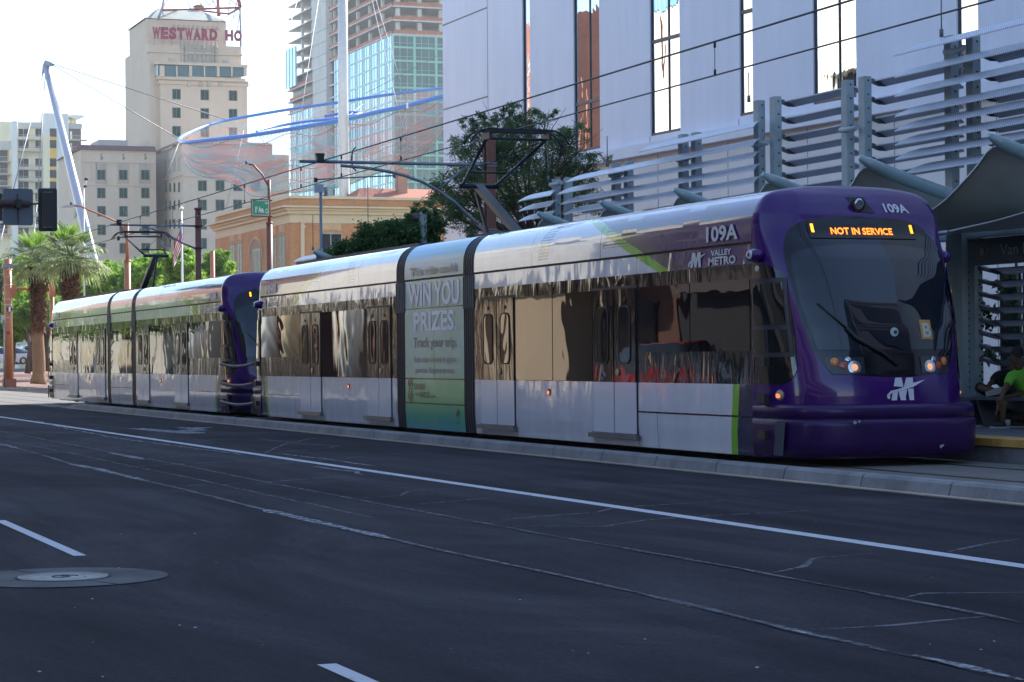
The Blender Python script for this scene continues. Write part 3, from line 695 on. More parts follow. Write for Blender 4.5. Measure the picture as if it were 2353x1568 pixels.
def pantograph(root, yk, dirn):
    """single arm pantograph; knee at yk, head over the wire at z 5.43"""
    kn_ = Vector((XC, yk, 4.62)); foot = Vector((XC, yk-dirn*2.1, 3.62)); hd = Vector((XC, yk-dirn*2.0, 5.40))
    mb = MB(); mb.bar(foot, kn_, .17, .10); mb.bar(foot+Vector((0, dirn*1.55, .0)), kn_+Vector((0, dirn*.12, -.10)), .05, .05)
    mb.build('pantograph_lower_arm', M_PAN, root)
    mb = MB()
    for sx in (-1, 1):
        mb.tube([kn_+Vector((sx*.32, 0, 0)), hd+Vector((sx*.56, 0, -.10))], .028, 8)
    a = kn_.lerp(hd, .27); mb.tube([a+Vector((-.36, 0, 0)), a+Vector((.36, 0, 0))], .02, 6); mb.tube([kn_+Vector((-.38, 0, 0)), kn_+Vector((.38, 0, 0))], .045, 10)
    mb.tube([kn_+Vector((-.3, 0, .2)), hd+Vector((.5, 0, -.12))], .008, 5)
    mb.build('pantograph_upper_arm', M_PAN, root)
    mb = MB()
    for dy in (-.17, .17):
        mb.bar(hd+Vector((-.62, dy, .04)), hd+Vector((.62, dy, .04)), .05, .05)
        for sx in (-1, 1): mb.tube([hd+Vector((sx*.6, dy, .05)), hd+Vector((sx*.72, dy, .03)), hd+Vector((sx*.84, dy, -.06)), hd+Vector((sx*.93, dy, -.20))], .016, 6)
    mb.tube([hd+Vector((-.56, 0, -.10)), hd+Vector((.56, 0, -.10))], .022, 8)
    for sx in (-1, 1): mb.bar(hd+Vector((sx*.56, -.2, -.06)), hd+Vector((sx*.56, .2, -.06)), .05, .12)
    mb.build('pantograph_head', M_PAN, root)
    mb = MB(); mb.box(XC-.5, XC+.5, foot.y-.5, foot.y+.9, 3.57, 3.66); mb.build('pantograph_base', M_ROOFG, root)

def tram(Y0, label, front_no, rear_no, wrap, pan):
    root = thing('light_rail_vehicle', label, 'tram', (XC, Y0+12.25, .1), 'light rail vehicles coupled in one train')
    module(Y0, 0, 10.26, root); 
    if wrap:
        wm = wrap_mat(); module(Y0, 10.8, 14.01, root, 'wrapped_shell', [wm, wm, M_RUB, M_UND])
    else: module(Y0, 10.8, 14.01, root)
    module(Y0, 14.5, 24.5, root)
    bellows(Y0, 10.25, 10.81, root); bellows(Y0, 14.0, 14.51, root)
    cab(Y0, -1, root, front_no, full=True); cab(Y0+24.5, 1, root, rear_no, full=False)
    for a, b_ in ((3.57, 5.11), (8.38, 9.92), (14.84, 16.32), (19.56, 21.08)): doorway(Y0, a, b_, root)
    # window panes, 4 mm proud of the belt
    def win(a, b_, z0, z1):
        mb = MB(); slab(mb, rrect(Y0+a, Y0+b_, z0, z1, .04, 3), 12.962, 12.969); mb.build('window', M_WIN, root)
    win(.06, 1.80, 1.52, 2.43); win(1.83, 3.50, 1.52, 2.43); win(5.17, 6.72, 1.11, 2.43); win(6.75, 8.32, 1.11, 2.43)
    win(16.37, 17.9, 1.11, 2.43); win(17.93, 19.50, 1.11, 2.43); win(21.14, 22.7, 1.52, 2.43); win(22.73, 24.44, 1.52, 2.43)
    if not wrap: win(10.85, 12.38, 1.11, 2.43); win(12.41, 13.96, 1.11, 2.43)
    # latch slots and small orange side markers, chair access symbol
    for u in (6.9, 17.6):
        mb = MB(); mb.tube([(12.972, Y0+u, .93), (12.955, Y0+u, .93)], .05, 14); mk = mb.build('side_marker', M_RUB, root)
        mb = MB(); mb.tube([(12.955, Y0+u, .92), (12.945, Y0+u, .92)], .03, 12); mb.build('marker_glow', M_MARK, mk)
    mb = MB(); 
    for z, us in ((.69, (.35, .9, 1.5, 2.1, 2.7, 3.2)),):
        for u in us: mb.box(12.955, 12.966, Y0+u-.045, Y0+u+.045, z-.006, z+.006)
    mb.build('panel_latch', M_CHR, root)
    # numbers and operator name near the front seam and at the rear end
    T = MB(); text_into(T, front_no, lambda x, y: (12.949, Y0+.86-x, 2.955+y), .27, .008, fit=(.92, .185)); T.build('side_number', M_TXT, root)
    T = MB(); text_into(T, 'VALLEY', lambda x, y: (12.960, Y0+.86-x, 2.765+y), .105, .004, fit=(.60, .072)); text_into(T, 'METRO', lambda x, y: (12.960, Y0+.84-x, 2.645+y), .135, .005, fit=(.80, .098))
    logo(T, lambda x, y: (12.960, Y0+1.66-x*1.55, 2.635+y), .195); T.build('operator_name', M_TXT, root)
    T = MB(); text_into(T, rear_no, lambda x, y: (12.949, Y0+23.55-x, 2.955+y), .27, .008, fit=(.92, .185)); T.build('rear_number', M_TXT, root)
    T = MB(); text_into(T, 'VALLEY', lambda x, y: (12.960, Y0+23.42-x, 2.765+y), .105, .004, fit=(.60, .072)); text_into(T, 'METRO', lambda x, y: (12.960, Y0+23.4-x, 2.645+y), .135, .005, fit=(.80, .098))
    logo(T, lambda x, y: (12.960, Y0+24.15-x*1.2, 2.635+y), .195); T.build('rear_operator_name', M_TXT, root)
    # wheelchair symbol on the near door
    T = MB(); T.tube([(12.944, Y0+4.72, 1.33), (12.940, Y0+4.72, 1.33)], .018, 10)
    T.tube([(12.941, Y0+4.72, 1.31), (12.941, Y0+4.72, 1.23), (12.941, Y0+4.66, 1.225), (12.941, Y0+4.63, 1.16)], .008, 5)
    T.tube([(12.941, Y0+4.73+.055*math.cos(a), 1.19+.055*math.sin(a)) for a in [math.pi*.5+k*.45 for k in range(11)]], .007, 5); T.build('access_symbol', mat('symbol_pale', (.30, .34, .42), .6, var=0), root)
    if wrap:
        A = mat('advert_white', (.85, .86, .95), .35, var=0); B = mat('advert_tan', (.25, .23, .18), .4, var=0)
        def line(s_, yc, z0, size, bold, sx, m2, nm):
            T = MB(); text_into(T, s_, lambda x, y: (12.949 if z0 > 2.9 else 12.962, yc-x, z0+y), size, bold, fit=sx); T.build(nm, m2, root)
        yc = Y0+12.38
        def curve_line():
            T = MB(); text_into(T, 'This ride could', lambda x, y: (12.949, yc-x, 2.955+y), .26, .0035, fit=(2.55, .145)); T.build('advert_line', B, root)
        curve_line()
        line('WIN YOU', yc, 2.415, .565, .024, (2.80, .385), A, 'advert_line'); line('PRIZES.', yc-.06, 1.965, .47, .022, (2.35, .325), A, 'advert_line'); line('Track your trip.', yc-.05, 1.665, .30, .0045, (2.35, .175), B, 'advert_line')
        line('Este viaje le podria ganar', yc-.05, 1.40, .185, .0008, (2.32, .10), B, 'advert_line'); line('premios. Registre su viaje.', yc-.05, 1.21, .185, .0008, (2.15, .10), B, 'advert_line')
        C_ = mat('advert_brown', (.20, .13, .10), .4, var=0)
        line('SHARE', yc+.80, .91, .17, .003, (.62, .105), C_, 'advert_line'); line('RIDE', yc+.50, .765, .17, .003, (.52, .105), C_, 'advert_line'); line('THE', yc+.93, .79, .09, .002, (.24, .06), C_, 'advert_line'); line('.COM', yc+.08, .765, .10, .002, (.26, .05), C_, 'advert_line')
        T = MB()
        for k in range(2):
            T.grid([[(12.962, yc+1.33-.17*math.cos(a)*(.72+.28*(q_)), .90+.23*math.sin(a)*(.62+.38*q_)) for q_ in (0, 1)] for a in [k*math.pi+.35+i*.24 for i in range(11)]], smooth=False)
            T.grid([[(12.961, yc+1.33-.09*math.cos(a)*(.5+.5*(q_)), .90+.13*math.sin(a)*(.5+.5*q_)) for q_ in (0, 1)] for a in [k*math.pi+1.2+i*.24 for i in range(11)]], smooth=False)
        T.build('advert_symbol', C_, root)
        T = MB(); logo(T, lambda x, y: (12.962, Y0+11.15-x, .46+y), .12); text_into(T, 'VALLEY', lambda x, y: (12.962, Y0+11.12-x, .40+y), .045); text_into(T, 'METRO', lambda x, y: (12.962, Y0+11.12-x, .335+y), .055); T.build('advert_operator_mark', mat('mark_dark', (.03, .05, .05), .5, var=0), root)
    # roof equipment and skirting, bogies
    mb = MB(); mb.box(XC-.75, XC+.85, Y0+14.9, Y0+23.5, 3.56, 3.635); mb.build('roof_equipment', M_ROOFG, root)
    pantograph(root, Y0+pan[0], pan[1])
    mb = MB(); mb.box(XC-1.1, XC+1.1, Y0+.1, Y0+24.4, .16, .30); mb.build('underframe', M_UND, root)
    for u in (2.4, 12.4, 22.2):
        mb = MB(); mb.box(XC-1.0, XC-.85, Y0+u-1.3, Y0+u+1.3, .17, .40); bg_ = mb.build('bogie', M_UND, root)
        for dy in (-.95, .95):
            for sx in (-1, 1):
                mb = MB(); mb.tube([(XC+sx*.66, Y0+u+dy, .40), (XC+sx*.79, Y0+u+dy, .40)], .30, 24); mb.build('wheel', mat('wheel_steel', (.06, .05, .045), .5, metal=.6, var=.3), bg_)
    return root
T1 = tram(25.64, 'near light rail car with a lit orange display and a green advert mid section', '109A', '109B', True, (13.65, 1))
T2 = tram(53.98, 'farther light rail car coupled behind the first, numbered 142B', '142B', '142A', False, (13.7, -1))
# rope barriers strung between the two cars
for z in (1.38, .93, .48):
    mb = MB(); a = Vector((12.90, 50.14+.45, z)); b_ = Vector((12.90, 53.98-.24, z)); n = 40
    pts = [a.lerp(b_, i/n)+Vector((0, 0, -.06*math.sin(math.pi*i/n))) for i in range(n+1)]
    mb.tube(pts, [.028+.010*(i % 2) for i in range(n+1)], 8)
    mb.build('rope_barrier', mat('rope_grey', (.16, .16, .16), .7, var=.4, vs=30), T1)
mb = MB(); mb.tube([(XC, 51.4, .55), (XC, 52.8, .55)], .12, 10); mb.box(XC-.5, XC+.5, 51.35, 51.7, .3, .85); mb.build('coupler', M_UND, T1)
for x in (-.75, -.6, .3): 
    mb = MB(); mb.tube([(XC+x, 51.3, .8), (XC+x-.05, 51.8, .45), (XC+x, 52.3, .4), (XC+x, 52.9, .75)], .03, 8); mb.build('jumper_cable', M_RUB, T1)
# ================= station =================
def perf_mat(name, col, dots=True):
    m = bpy.data.materials.new(name); m.use_nodes = True; t = NT(m); b = t.b; tc = t.add('ShaderNodeTexCoord'); sp = t.add('ShaderNodeSeparateXYZ'); t.l(tc.outputs['Object'], sp.inputs[0])
    a = t.math('SUBTRACT', t.math('FRACT', t.math('MULTIPLY', sp.outputs[1], 18.)), .5); c = t.math('SUBTRACT', t.math('FRACT', t.math('MULTIPLY', sp.outputs[0], 28.)), .5)
    h = t.math('LESS_THAN', t.math('ADD', t.math('POWER', a, 2.), t.math('POWER', c, 2.)), .085)
    n = t.noise(3, 4, tc.outputs['Object']); cc = t.ramp(n, [(.3, tuple(x*.88 for x in col)), (.7, col)])
    t.l(t.mix(h, cc, tuple(x*.25 for x in col)), b.inputs['Base Color']); b.inputs['Roughness'].default_value = .38; b.inputs['Metallic'].default_value = .0
    return m
M_BLADE = perf_mat('perforated_blade', (.66, .70, .80)); M_BLADEB = perf_mat('perforated_blade_back', (.66, .68, .74))
M_STEEL = mat('grey_green_steel', (.33, .39, .41), .5, metal=.0, var=.15, vs=4); M_LUG = mat('steel_lug', (.14, .14, .17), .5, metal=.4, var=.15)
M_HOLE = mat('bolt_hole', (.004, .004, .005), .9, var=0)
M_SAIL = mat('canopy_fabric', (.46, .49, .46), .75, var=.10, vs=1.5)
M_TUBE = mat('canopy_tube', (.22, .30, .32), .35, metal=.2, var=.1, coat=.3)
XP, ZP = 19.2, .375
def post(root, y, zt_, zb_=ZP, hole=True):
    mb = MB(); 
    mb.box(XP-.07, XP+.07, y-.10, y+.10, zb_, zt_)
    mb.box(XP-.16, XP+.16, y-.16, y+.16, zb_, zb_+.02)
    p = mb.build('post', M_STEEL, root)
    mb = MB(); z = zb_+.3
    while z < zt_-.06: mb.tube([(XP+.01, y-.103, z), (XP+.01, y-.101, z)], .017, 8, smooth=False); z += .235
    mb.build('bolt_holes', M_HOLE, p)
    return p
def blade(root, y0, y1, z, side=-1, m=None, nm='blade', chord=.30):
    """side -1: on the street side, rising towards the post; +1: behind the posts"""
    mb = MB(); rows = []; n = 6
    xs = [XP-.12-chord*.94*(1-i/n) for i in range(n+1)] if side < 0 else [XP+.14+chord*.75*i/n for i in range(n+1)]
    def zz(i): t_ = i/n; return (z-.135+.15*t_+.02*math.sin(math.pi*t_)) if side < 0 else (z+.04-.075*t_+.03*math.sin(math.pi*t_))
    for i in range(n+1):
        rr_ = .26*(1-abs(2*i/n-1)) if False else (.30*(1-i/n) if side < 0 else .0)
        rows.append([(xs[i], y0+(.30*(i/n) if side < 0 else .30*(1-i/n)*0), zz(i)), (xs[i], y1-(.30*(1-(1-i/n)) if side < 0 else 0), zz(i))])
    rows2 = [[(p[0][0], lerp(p[0][1], p[1][1], k/8), p[0][2]) for k in range(9)] for p in rows]
    mb.grid(rows2, smooth=True); mb.grid([[(a, b_, c-.022) for a, b_, c in r_] for r_ in rows2], smooth=True)
    for e in (0, -1): mb.grid([[r for r in rows2[e]], [(a, b_, c-.022) for a, b_, c in rows2[e]]], smooth=False)
    for k in (0, -1): mb.grid([[r_[k] for r_ in rows2], [(r_[k][0], r_[k][1], r_[k][2]-.022) for r_ in rows2]], smooth=False)
    o = mb.build(nm, m or (M_BLADE if side < 0 else M_BLADEB), root)
    return o
def lug(root, y, z, side=1):
    mb = MB(); P = [(y-.16, z+.02), (y-.13, z+.07), (y-.07, z+.06), (y+.0, z-.0), (y+.0, z-.05), (y-.10, z-.02)]
    s_ = 1 if side > 0 else -1
    mb.prism([(XP+.03, y-.10, z+.04), (XP+.10, y-.10, z+.07), (XP+.22, y-.10, z+.02), (XP+.36, y-.10, z-.06), (XP+.22, y-.10, z-.06), (XP+.08, y-.10, z-.01)], (0, 0, 0), (0, .03, 0)); mb.build('lug', M_LUG, root)
def strap(root, y0, y1, z):
    mb = MB(); mb.tube([(XP-.16, y0, z), (XP-.16, lerp(y0, y1, .25), z-.02), (XP-.16, lerp(y0, y1, .75), z-.02), (XP-.16, y1, z)], .05, 8); mb.build('strap', M_STEEL, root)
def rod(root, y, z0, z1):
    mb = MB(); mb.tube([(XP-.16, y, z0), (XP-.16, y, z0+.12)], .035, 6); mb.tube([(XP-.16, y, z0+.1), (XP-.16, y, z1)], .011, 5); mb.build('spike', M_LUG, root)
LV = [6.40, 6.05, 5.74, 5.42, 5.19, 4.96, 4.73, 4.48]
g_ = 'louvred steel screens along the platform'
# P1
s1_ = thing('louvre_screen', 'small louvred screen with three short blades beside the tree', 'screen', (XP, 47.5, ZP), g_)
post(s1_, 47.65, 5.49); post(s1_, 46.95, 5.47); strap(s1_, 47.6, 46.95, 5.36); rod(s1_, 47.75, 5.45, 6.15)
for z in (5.19, 4.96, 4.73): blade(s1_, 47.0, 49.0, z+.03)
# P2-P3-P4 long screen
s2_ = thing('louvre_screen', 'long louvred screen whose five pale blades cross three post pairs over the tram roof', 'screen', (XP, 41, ZP), g_)
for a, z in ((44.25, 5.57), (43.6, 5.55), (40.9, 5.86), (40.3, 5.84)): post(s2_, a, z)
strap(s2_, 44.2, 43.6, 5.30); strap(s2_, 40.85, 40.3, 5.35); rod(s2_, 44.35, 5.5, 6.15)
for z, a in ((5.74, 42.2), (5.42, 46.1), (5.19, 46.6), (4.96, 46.4), (4.73, 46.2)): blade(s2_, 37.05, a, z+.02)
for z, a in ((4.48, 43.2), ): blade(s2_, 37.4, a, z, 1)
for z in (4.96, 4.73): blade(s2_, 47.0, 44.5, z, 1)
# P4-P5-P6 back screen
s3_ = thing('louvre_screen', 'louvred screen with darker blades fixed behind its tall posts, right of centre', 'screen', (XP, 35, ZP), g_)
for a, z in ((37.6, 6.17), (36.95, 6.17), (34.3, 6.16), (33.7, 6.15)): post(s3_, a, z)
strap(s3_, 37.55, 36.95, 5.35); strap(s3_, 34.25, 33.7, 5.3); rod(s3_, 37.7, 6.15, 6.7)
for z in LV[1:]:
    for (a, b_) in ((34.45, 36.9), (31.2, 33.65)): blade(s3_, a, b_, z, 1); lug(s3_, b_+.06, z, 1)
s4_ = thing('louvre_screen', 'nearest louvred screen with eight long pale blades running out of the frame', 'screen', (XP, 30.8, ZP), g_)
for a, z in ((30.98, 6.47), (30.35, 6.45)): post(s4_, a, z, .82)
strap(s4_, 30.9, 30.35, 6.2); strap(s4_, 30.9, 30.35, 4.95); rod(s4_, 31.0, 6.45, 7.2)
for i, z in enumerate(LV): blade(s4_, 22.5, 32.05-(.3 if i == 7 else 0), z+.02)
for z in LV[1:7]: blade(s4_, 29.2, 30.2, z-.03, 1); lug(s4_, 30.3, z, 1)
mb = MB(); mb.box(XP-.18, XP+.14, 30.44, 30.88, .83, 3.4); mb.build('column_casing', M_STEEL, s4_)
mb = MB(); mb.box(XP-.3, XP+.3, 30.05, 31.3, ZP, .80); mb.build('pedestal', concrete_mat('pedestal_concrete', (.12, .12, .13)), s4_)
mb = MB(); mb.box(XP-.33, XP+.33, 30.0, 31.35, .80, .82); mb.build('base_plate', M_TUBE, s4_)
for k in range(8):
    z = 2.76-k*.2005
    mb = MB(); rows = [[(XP+.12+.16*t_, y, z+.02-.085*t_*t_-.012) for y in (30.2, 26, 22)] for t_ in (0, .3, .6, 1)]; mb.grid(rows); mb.grid([[(a, b_, c+.012) for a, b_, c in r_] for r_ in rows]); mb.build('lower_blade', M_BLADEB, s4_)
    mb = MB(); mb.prism([(XP-.02, 30.22, z+.06), (XP+.1, 30.22, z+.06), (XP+.22, 30.05, z-.02), (XP+.30, 29.95, z-.09), (XP+.18, 30.05, z-.07), (XP-.0, 30.22, z)], (0, 0, 0), (0, .02, 0)); mb.build('lower_lug', M_LUG, s4_)
for x, y in ((XP-.1, 30.30), (XP-.1, 30.92)):
    mb = MB(); z = .95
    while z < 3.2: mb.tube([(XP-.165, y-.02, z), (XP-.163, y-.02, z)], .016, 8, smooth=False); mb.tube([(XP+.02, y-.098, z), (XP+.02, y-.095, z)], .018, 8, smooth=False); z += .118
    mb.build('bolt_holes', M_HOLE, s4_)
mb = MB(); mb.tube([(XP+.35, 29.6, .8), (XP+.35, 29.6, 2.8)], .012, 5); mb.build('tie_rod', M_CHR, s4_)
s5_ = thing('louvre_screen', 'far louvred screen partly smothered by the hedge', 'screen', (XP, 57.6, ZP), g_)
for a, z in ((57.9, 5.37), (57.1, 5.35)): post(s5_, a, z)
mb = MB(); mb.box(XP-.15, XP+.15, 57.2, 57.95, 5.18, 5.33); mb.build('cap_beam', M_LUG, s5_)
for z in (4.96, 4.4): blade(s5_, 57.0, 58.9, z)
s6_ = thing('louvre_screen', 'farthest louvred screen low over the tram roof beside the brick building', 'screen', (XP, 67, ZP), g_)
post(s6_, 67.0, 4.85); post(s6_, 64.6, 4.8); blade(s6_, 60.5, 68.6, 4.66); rod(s6_, 67.2, 4.8, 5.9); rod(s6_, 61.5, 4.9, 6.4)
# cross beam and header
hb = MB(); hb.box(XP-.1, XP+.12, 22, 58, 3.25, 3.42); tag(hb.build('header_beam', M_STEEL), 'long grey steel beam over the platform above the station sign', 'beam')
# canopies: curved tube and saddle shaped fabric
gc = 'fabric canopies over the platform'
nth = ['nearest canopy sail, only its folded low corner shows at the right edge', 'large canopy sail sweeping over the person bench at the right edge', 'canopy sail rising just behind the purple cab roof', 'canopy sail fourth from the right edge with its tube tip above the 109A lettering', 'canopy sail fifth from the right edge, above the roof vents', 'canopy sail sixth from the right edge, near the tree', 'canopy sail left of the tree trunk, mostly hidden by the tram roof', 'small dark canopy tip on the far left above the rear tram section']
ytips = [22.4, 25.76, 29.18, 32.26, 35.59, 38.83, 42.02, 58.3]
for k, yt in enumerate(ytips):
    c_ = thing('canopy', nth[k], 'canopy', (17.5, yt, ZP), gc)
    mb = MB(); pts = []
    for i in range(17):
        t_ = i/16; x = lerp(16.52, 19.4, t_); z = 4.34-.05*t_*0-1.05*(t_**.86)*(1-.18*t_)
        pts.append((x, yt, z+.10*math.sin(math.pi*t_)*.3))
    rs = [.035, .09]+[.098]*15; mb.tube(pts, rs, 12); mb.build('tube', M_TUBE, c_)
    mb = MB(); rows = []; n = 18
    for i in range(n+1):
        v = i/n; y = yt+5.1*v; ze = interp([(0, 4.22), (.10, 4.03), (.215, 3.84), (.32, 3.66), (.42, 3.52), (.6, 3.36), (.8, 3.25), (1, 3.17)], v)
        row = []
        for j in range(13):
            q = j/12; xf = 16.62+.25*math.sin(math.pi*min(1, v*1.0))+.35*v; xb_ = 19.0; x = lerp(xf, xb_, q)
            zb2 = lerp(3.30, 3.42, v); z = lerp(ze, zb2, q)-.16*math.sin(math.pi*q)*(1-.5*v)+.0
            if v == 0: z = interp([(p[0], p[2]) for p in pts], x)-.09
            elif v < .12: z = lerp(interp([(p[0], p[2]) for p in pts], x)-.09, z, v/.12)
            row.append((x, y, z))
        rows.append(row)
    mb.grid(rows); mb.build('fabric_sail', M_SAIL, c_)
    mb = MB(); mb.tube([(r_[0][0], r_[0][1], r_[0][2]) for r_ in rows], .018, 6); mb.tube([rows[-1][0], (rows[-1][0][0]-.1, rows[-1][0][1]+.25, rows[-1][0][2]-.03)], .03, 6); mb.build('edge_cable', mat('cable_pale', (.35, .38, .42), .4, metal=.5, var=0), c_)
# station sign
sg = thing('station_sign', 'black station name sign reading Van Buren with a ringed letter B', 'sign', (18.8, 28.4, 2.83))
mb = MB(); mb.box(18.8, 18.92, 25.5, 29.92, 2.80, 3.20); mb.build('panel', mat('sign_black', (.006, .007, .009), .35, var=0), sg)
T = MB(); text_into(T, 'Van Buren/1st Ave', lambda x, y: (18.795, 29.02-x, 2.925+y), .235, .0, align='LEFT', sx=1.35); T.build('name_text', mat('sign_text', (.36, .38, .42), .5, var=0), sg)
T = MB(); rows = [[(18.795, 29.52+r_*1.45*math.cos(i*.2618), 3.0+r_*math.sin(i*.2618)) for i in range(25)] for r_ in (.085, .105)]; T.grid(rows, smooth=False); T.build('ring', mat('sign_ring', (.45, .13, .03), .5, var=0), sg)
T = MB(); text_into(T, 'B', lambda x, y: (18.795, 29.52-x, 2.95+y), .15, .004, sx=1.5); T.build('ring_letter', mat('sign_letter_pale', (.40, .41, .43), .5, var=0), sg)
# bench
bn = thing('bench', 'dark metal bench the two people sit on', 'bench', (18.7, 28.2, ZP))
mb = MB(); mb.box(18.45, 18.95, 25.6, 29.9, .78, .82); mb.build('seat', M_LUG, bn)
for y in (26.0, 27.6, 29.2):
    mb = MB(); mb.prism([(18.5, y, .78), (18.9, y, .78), (18.72, y, ZP), (18.62, y, ZP)], (0, 0, 0), (0, .05, 0)); mb.build('leg', M_LUG, bn)
ke = thing('edge_kerb', 'low pale perforated kick rail behind the bench', 'rail', (20.2, 27, ZP)); mb = MB(); mb.box(20.2, 20.25, 22, 30.4, ZP+.02, .56)
mb.build('rail_face', perf_mat('kick_rail', (.30, .32, .36)), ke)
# ================= buildings =================
def facade_mat(name, col, var=.08, bump=.12, streak=.12, rough=.85):
    m = bpy.data.materials.new(name); m.use_nodes = True; t = NT(m); b = t.b; o = t.obj()
    n = t.noise(.25, 6, o, .65); s_ = t.noise(1.3, 5, t.obj((1, 1, .12)), .7)
    c = t.ramp(n, [(.3, tuple(x*(1-var) for x in col)), (.7, tuple(min(1, x*(1+var)) for x in col))])
    mx = t.add('ShaderNodeMix', data_type='RGBA', blend_type='MULTIPLY'); mx.inputs[0].default_value = 1.
    t.l(c, mx.inputs[6]); t.l(t.ramp(s_, [(.3, 1-streak), (.65, 1.)]), mx.inputs[7]); t.l(mx.outputs[2], b.inputs['Base Color'])
    b.inputs['Roughness'].default_value = rough; t.l(t.bump(t.noise(6, 5, o, .7), bump, .05), b.inputs['Normal']); return m
def brick_mat(name, c1, c2, mort, bw=.22, bh=.075):
    m = bpy.data.materials.new(name); m.use_nodes = True; t = NT(m); b = t.b
    g_ = t.add('ShaderNodeNewGeometry'); tc = t.add('ShaderNodeTexCoord'); sp = t.add('ShaderNodeSeparateXYZ'); t.l(tc.outputs['Object'], sp.inputs[0])
    cmb = t.add('ShaderNodeCombineXYZ'); t.l(t.math('ADD', sp.outputs[0], sp.outputs[1]), cmb.inputs[0]); t.l(sp.outputs[2], cmb.inputs[1])
    br = t.add('ShaderNodeTexBrick'); t.l(cmb.outputs[0], br.inputs['Vector']); br.inputs['Scale'].default_value = 1
    br.inputs['Brick Width'].default_value = bw; br.inputs['Row Height'].default_value = bh; br.inputs['Mortar Size'].default_value = .012
    br.inputs['Color1'].default_value = (*c1, 1); br.inputs['Color2'].default_value = (*c2, 1); br.inputs['Mortar'].default_value = (*mort, 1)
    n = t.noise(.5, 5, tc.outputs['Object'], .6)
    mx = t.add('ShaderNodeMix', data_type='RGBA', blend_type='MULTIPLY'); mx.inputs[0].default_value = 1.
    t.l(br.outputs[0], mx.inputs[6]); t.l(t.ramp(n, [(.3, .85), (.7, 1.1)]), mx.inputs[7]); t.l(mx.outputs[2], b.inputs['Base Color'])
    b.inputs['Roughness'].default_value = .9; t.l(t.bump(br.outputs[1], .4, .02), b.inputs['Normal']); return m
M_WIN_D = gloss_mat('window_dark_glass', (.018, .024, .034), .15, (1, 1, 1), .2, 1.12, .05)
M_HGL = gloss_mat('hotel_window_glass', (.016, .040, .040), .15, (1, 1, 1), .25, 1.1, .05)
M_GFRAME = mat('window_frame_green', (.07, .14, .11), .6, var=.2)
def lim(n=[0]): n[0] += 1; return n[0]

# ---- white curved office block on the right ----
PL = [(x*1.055, y*1.055) for x, y in ((30.6, 88.3), (30.75, 80), (31.1, 71), (31.75, 61), (32.7, 51), (34., 41), (35.8, 30), (38.4, 18), (42., 5), (47, -10), (54, -26))]
def wall_cum():
    c = [0]
    for a, b_ in zip(PL, PL[1:]): c.append(c[-1]+math.dist(a, b_))
    return c
WCUM = wall_cum()
def wpt(s, z, o=0.):   # o outward, towards the street
    s = max(0, min(WCUM[-1]-1e-3, s))
    for i in range(len(PL)-1):
        if s <= WCUM[i+1]:
            t_ = (s-WCUM[i])/(WCUM[i+1]-WCUM[i]); a, b_ = Vector(PL[i]), Vector(PL[i+1]); p = a.lerp(b_, t_); d = (b_-a).normalized()
            n_ = Vector((d.y, -d.x)); 
            if n_.x > 0: n_ = -n_
            return Vector((p.x+n_.x*o, p.y+n_.y*o, z))
def whit(px, py):
    d = ray(px, py); 
    for i in range(len(PL)-1):
        a, b_ = Vector(PL[i]), Vector(PL[i+1]); e_ = b_-a; den = d.x*e_.y-d.y*e_.x
        if abs(den) < 1e-9: continue
        k = (a.x*e_.y-a.y*e_.x)/den; t_ = (a.x*d.y-a.y*d.x)/den
        if k > 0 and -1e-6 <= t_ <= 1+1e-6: return WCUM[i]+t_*(WCUM[i+1]-WCUM[i]), EYE+k*d.z
wb = thing('office_building', 'tall smooth white office block with mirror window strips behind the station', 'building', (40, 60, 0))
M_WALLW = facade_mat('white_panel_wall', (.76, .79, .90), .03, .03, .08, .55)
M_MIRR = gloss_mat('mirror_glass', (.80, .84, .88), .18, (1, .5, .25), .01, 1.5, .06, metal=1.)
M_DFR = mat('dark_frame', (.05, .05, .07), .4, metal=.3, var=.2); M_JOINT = mat('joint_grey_brown', (.22, .20, .20), .8, var=0)  # panel joints are grey-brown strips laid on the wall
ztop = 46.; z_c = whit(1382, 354)[1]
def vband(mb, s0, s1, z0, z1, o, n=None, oi=None):
    n = n or max(1, int(abs(s1-s0)/1.2)); P = [lerp(s0, s1, i/n) for i in range(n+1)]
    mb.grid([[wpt(s, z0, o) for s in P], [wpt(s, z1, o) for s in P]], smooth=False)
    if oi is not None:
        for z in (z0, z1): mb.grid([[wpt(s, z, oi) for s in P], [wpt(s, z, o) for s in P]], smooth=False)
        for s in (s0, s1): mb.poly([wpt(s, z0, oi), wpt(s, z0, o), wpt(s, z1, o), wpt(s, z1, oi)])
wins = [(1200.5, 1217.5, 100), (1318.5, 1378, 200), (1494, 1562, 150), (1699, 1729, 100), (1868, 1967, 100), (2198, 2247, 20), (2420, 2520, 20), (2640, 2690, 20)]
zb = [whit(1210, 345)[1], whit(1378, 341)[1], whit(1494, 314)[1], whit(1700, 268)[1]]; zb += [zb[2]]*4
WS_ = [(whit(a, y)[0], whit(b_, y)[0]) for a, b_, y in wins]
mb = MB(); last = 0
for (a, b_), z0 in zip(WS_, zb):
    vband(mb, last, a, z_c, ztop, 0, oi=-.4); vband(mb, a, b_, z_c, z0, 0, oi=-.4); last = b_
vband(mb, last, WCUM[-1], z_c, ztop, 0, oi=-.4); mb.build('wall', M_WALLW, wb)
mb = MB(); vband(mb, 0, WCUM[-1], z_c-.38, z_c+.02, .32, oi=-.2); mb.build('cornice', M_WALLW, wb)
mb = MB(); vband(mb, 0, WCUM[-1], 0, z_c-.37, -.02); mb.build('podium', facade_mat('podium_panel', (.76, .75, .76), .03, .03, .06, .6), wb)
mb = MB(); P = [wpt(WCUM[-1]*i/60, 0, -.5) for i in range(61)]
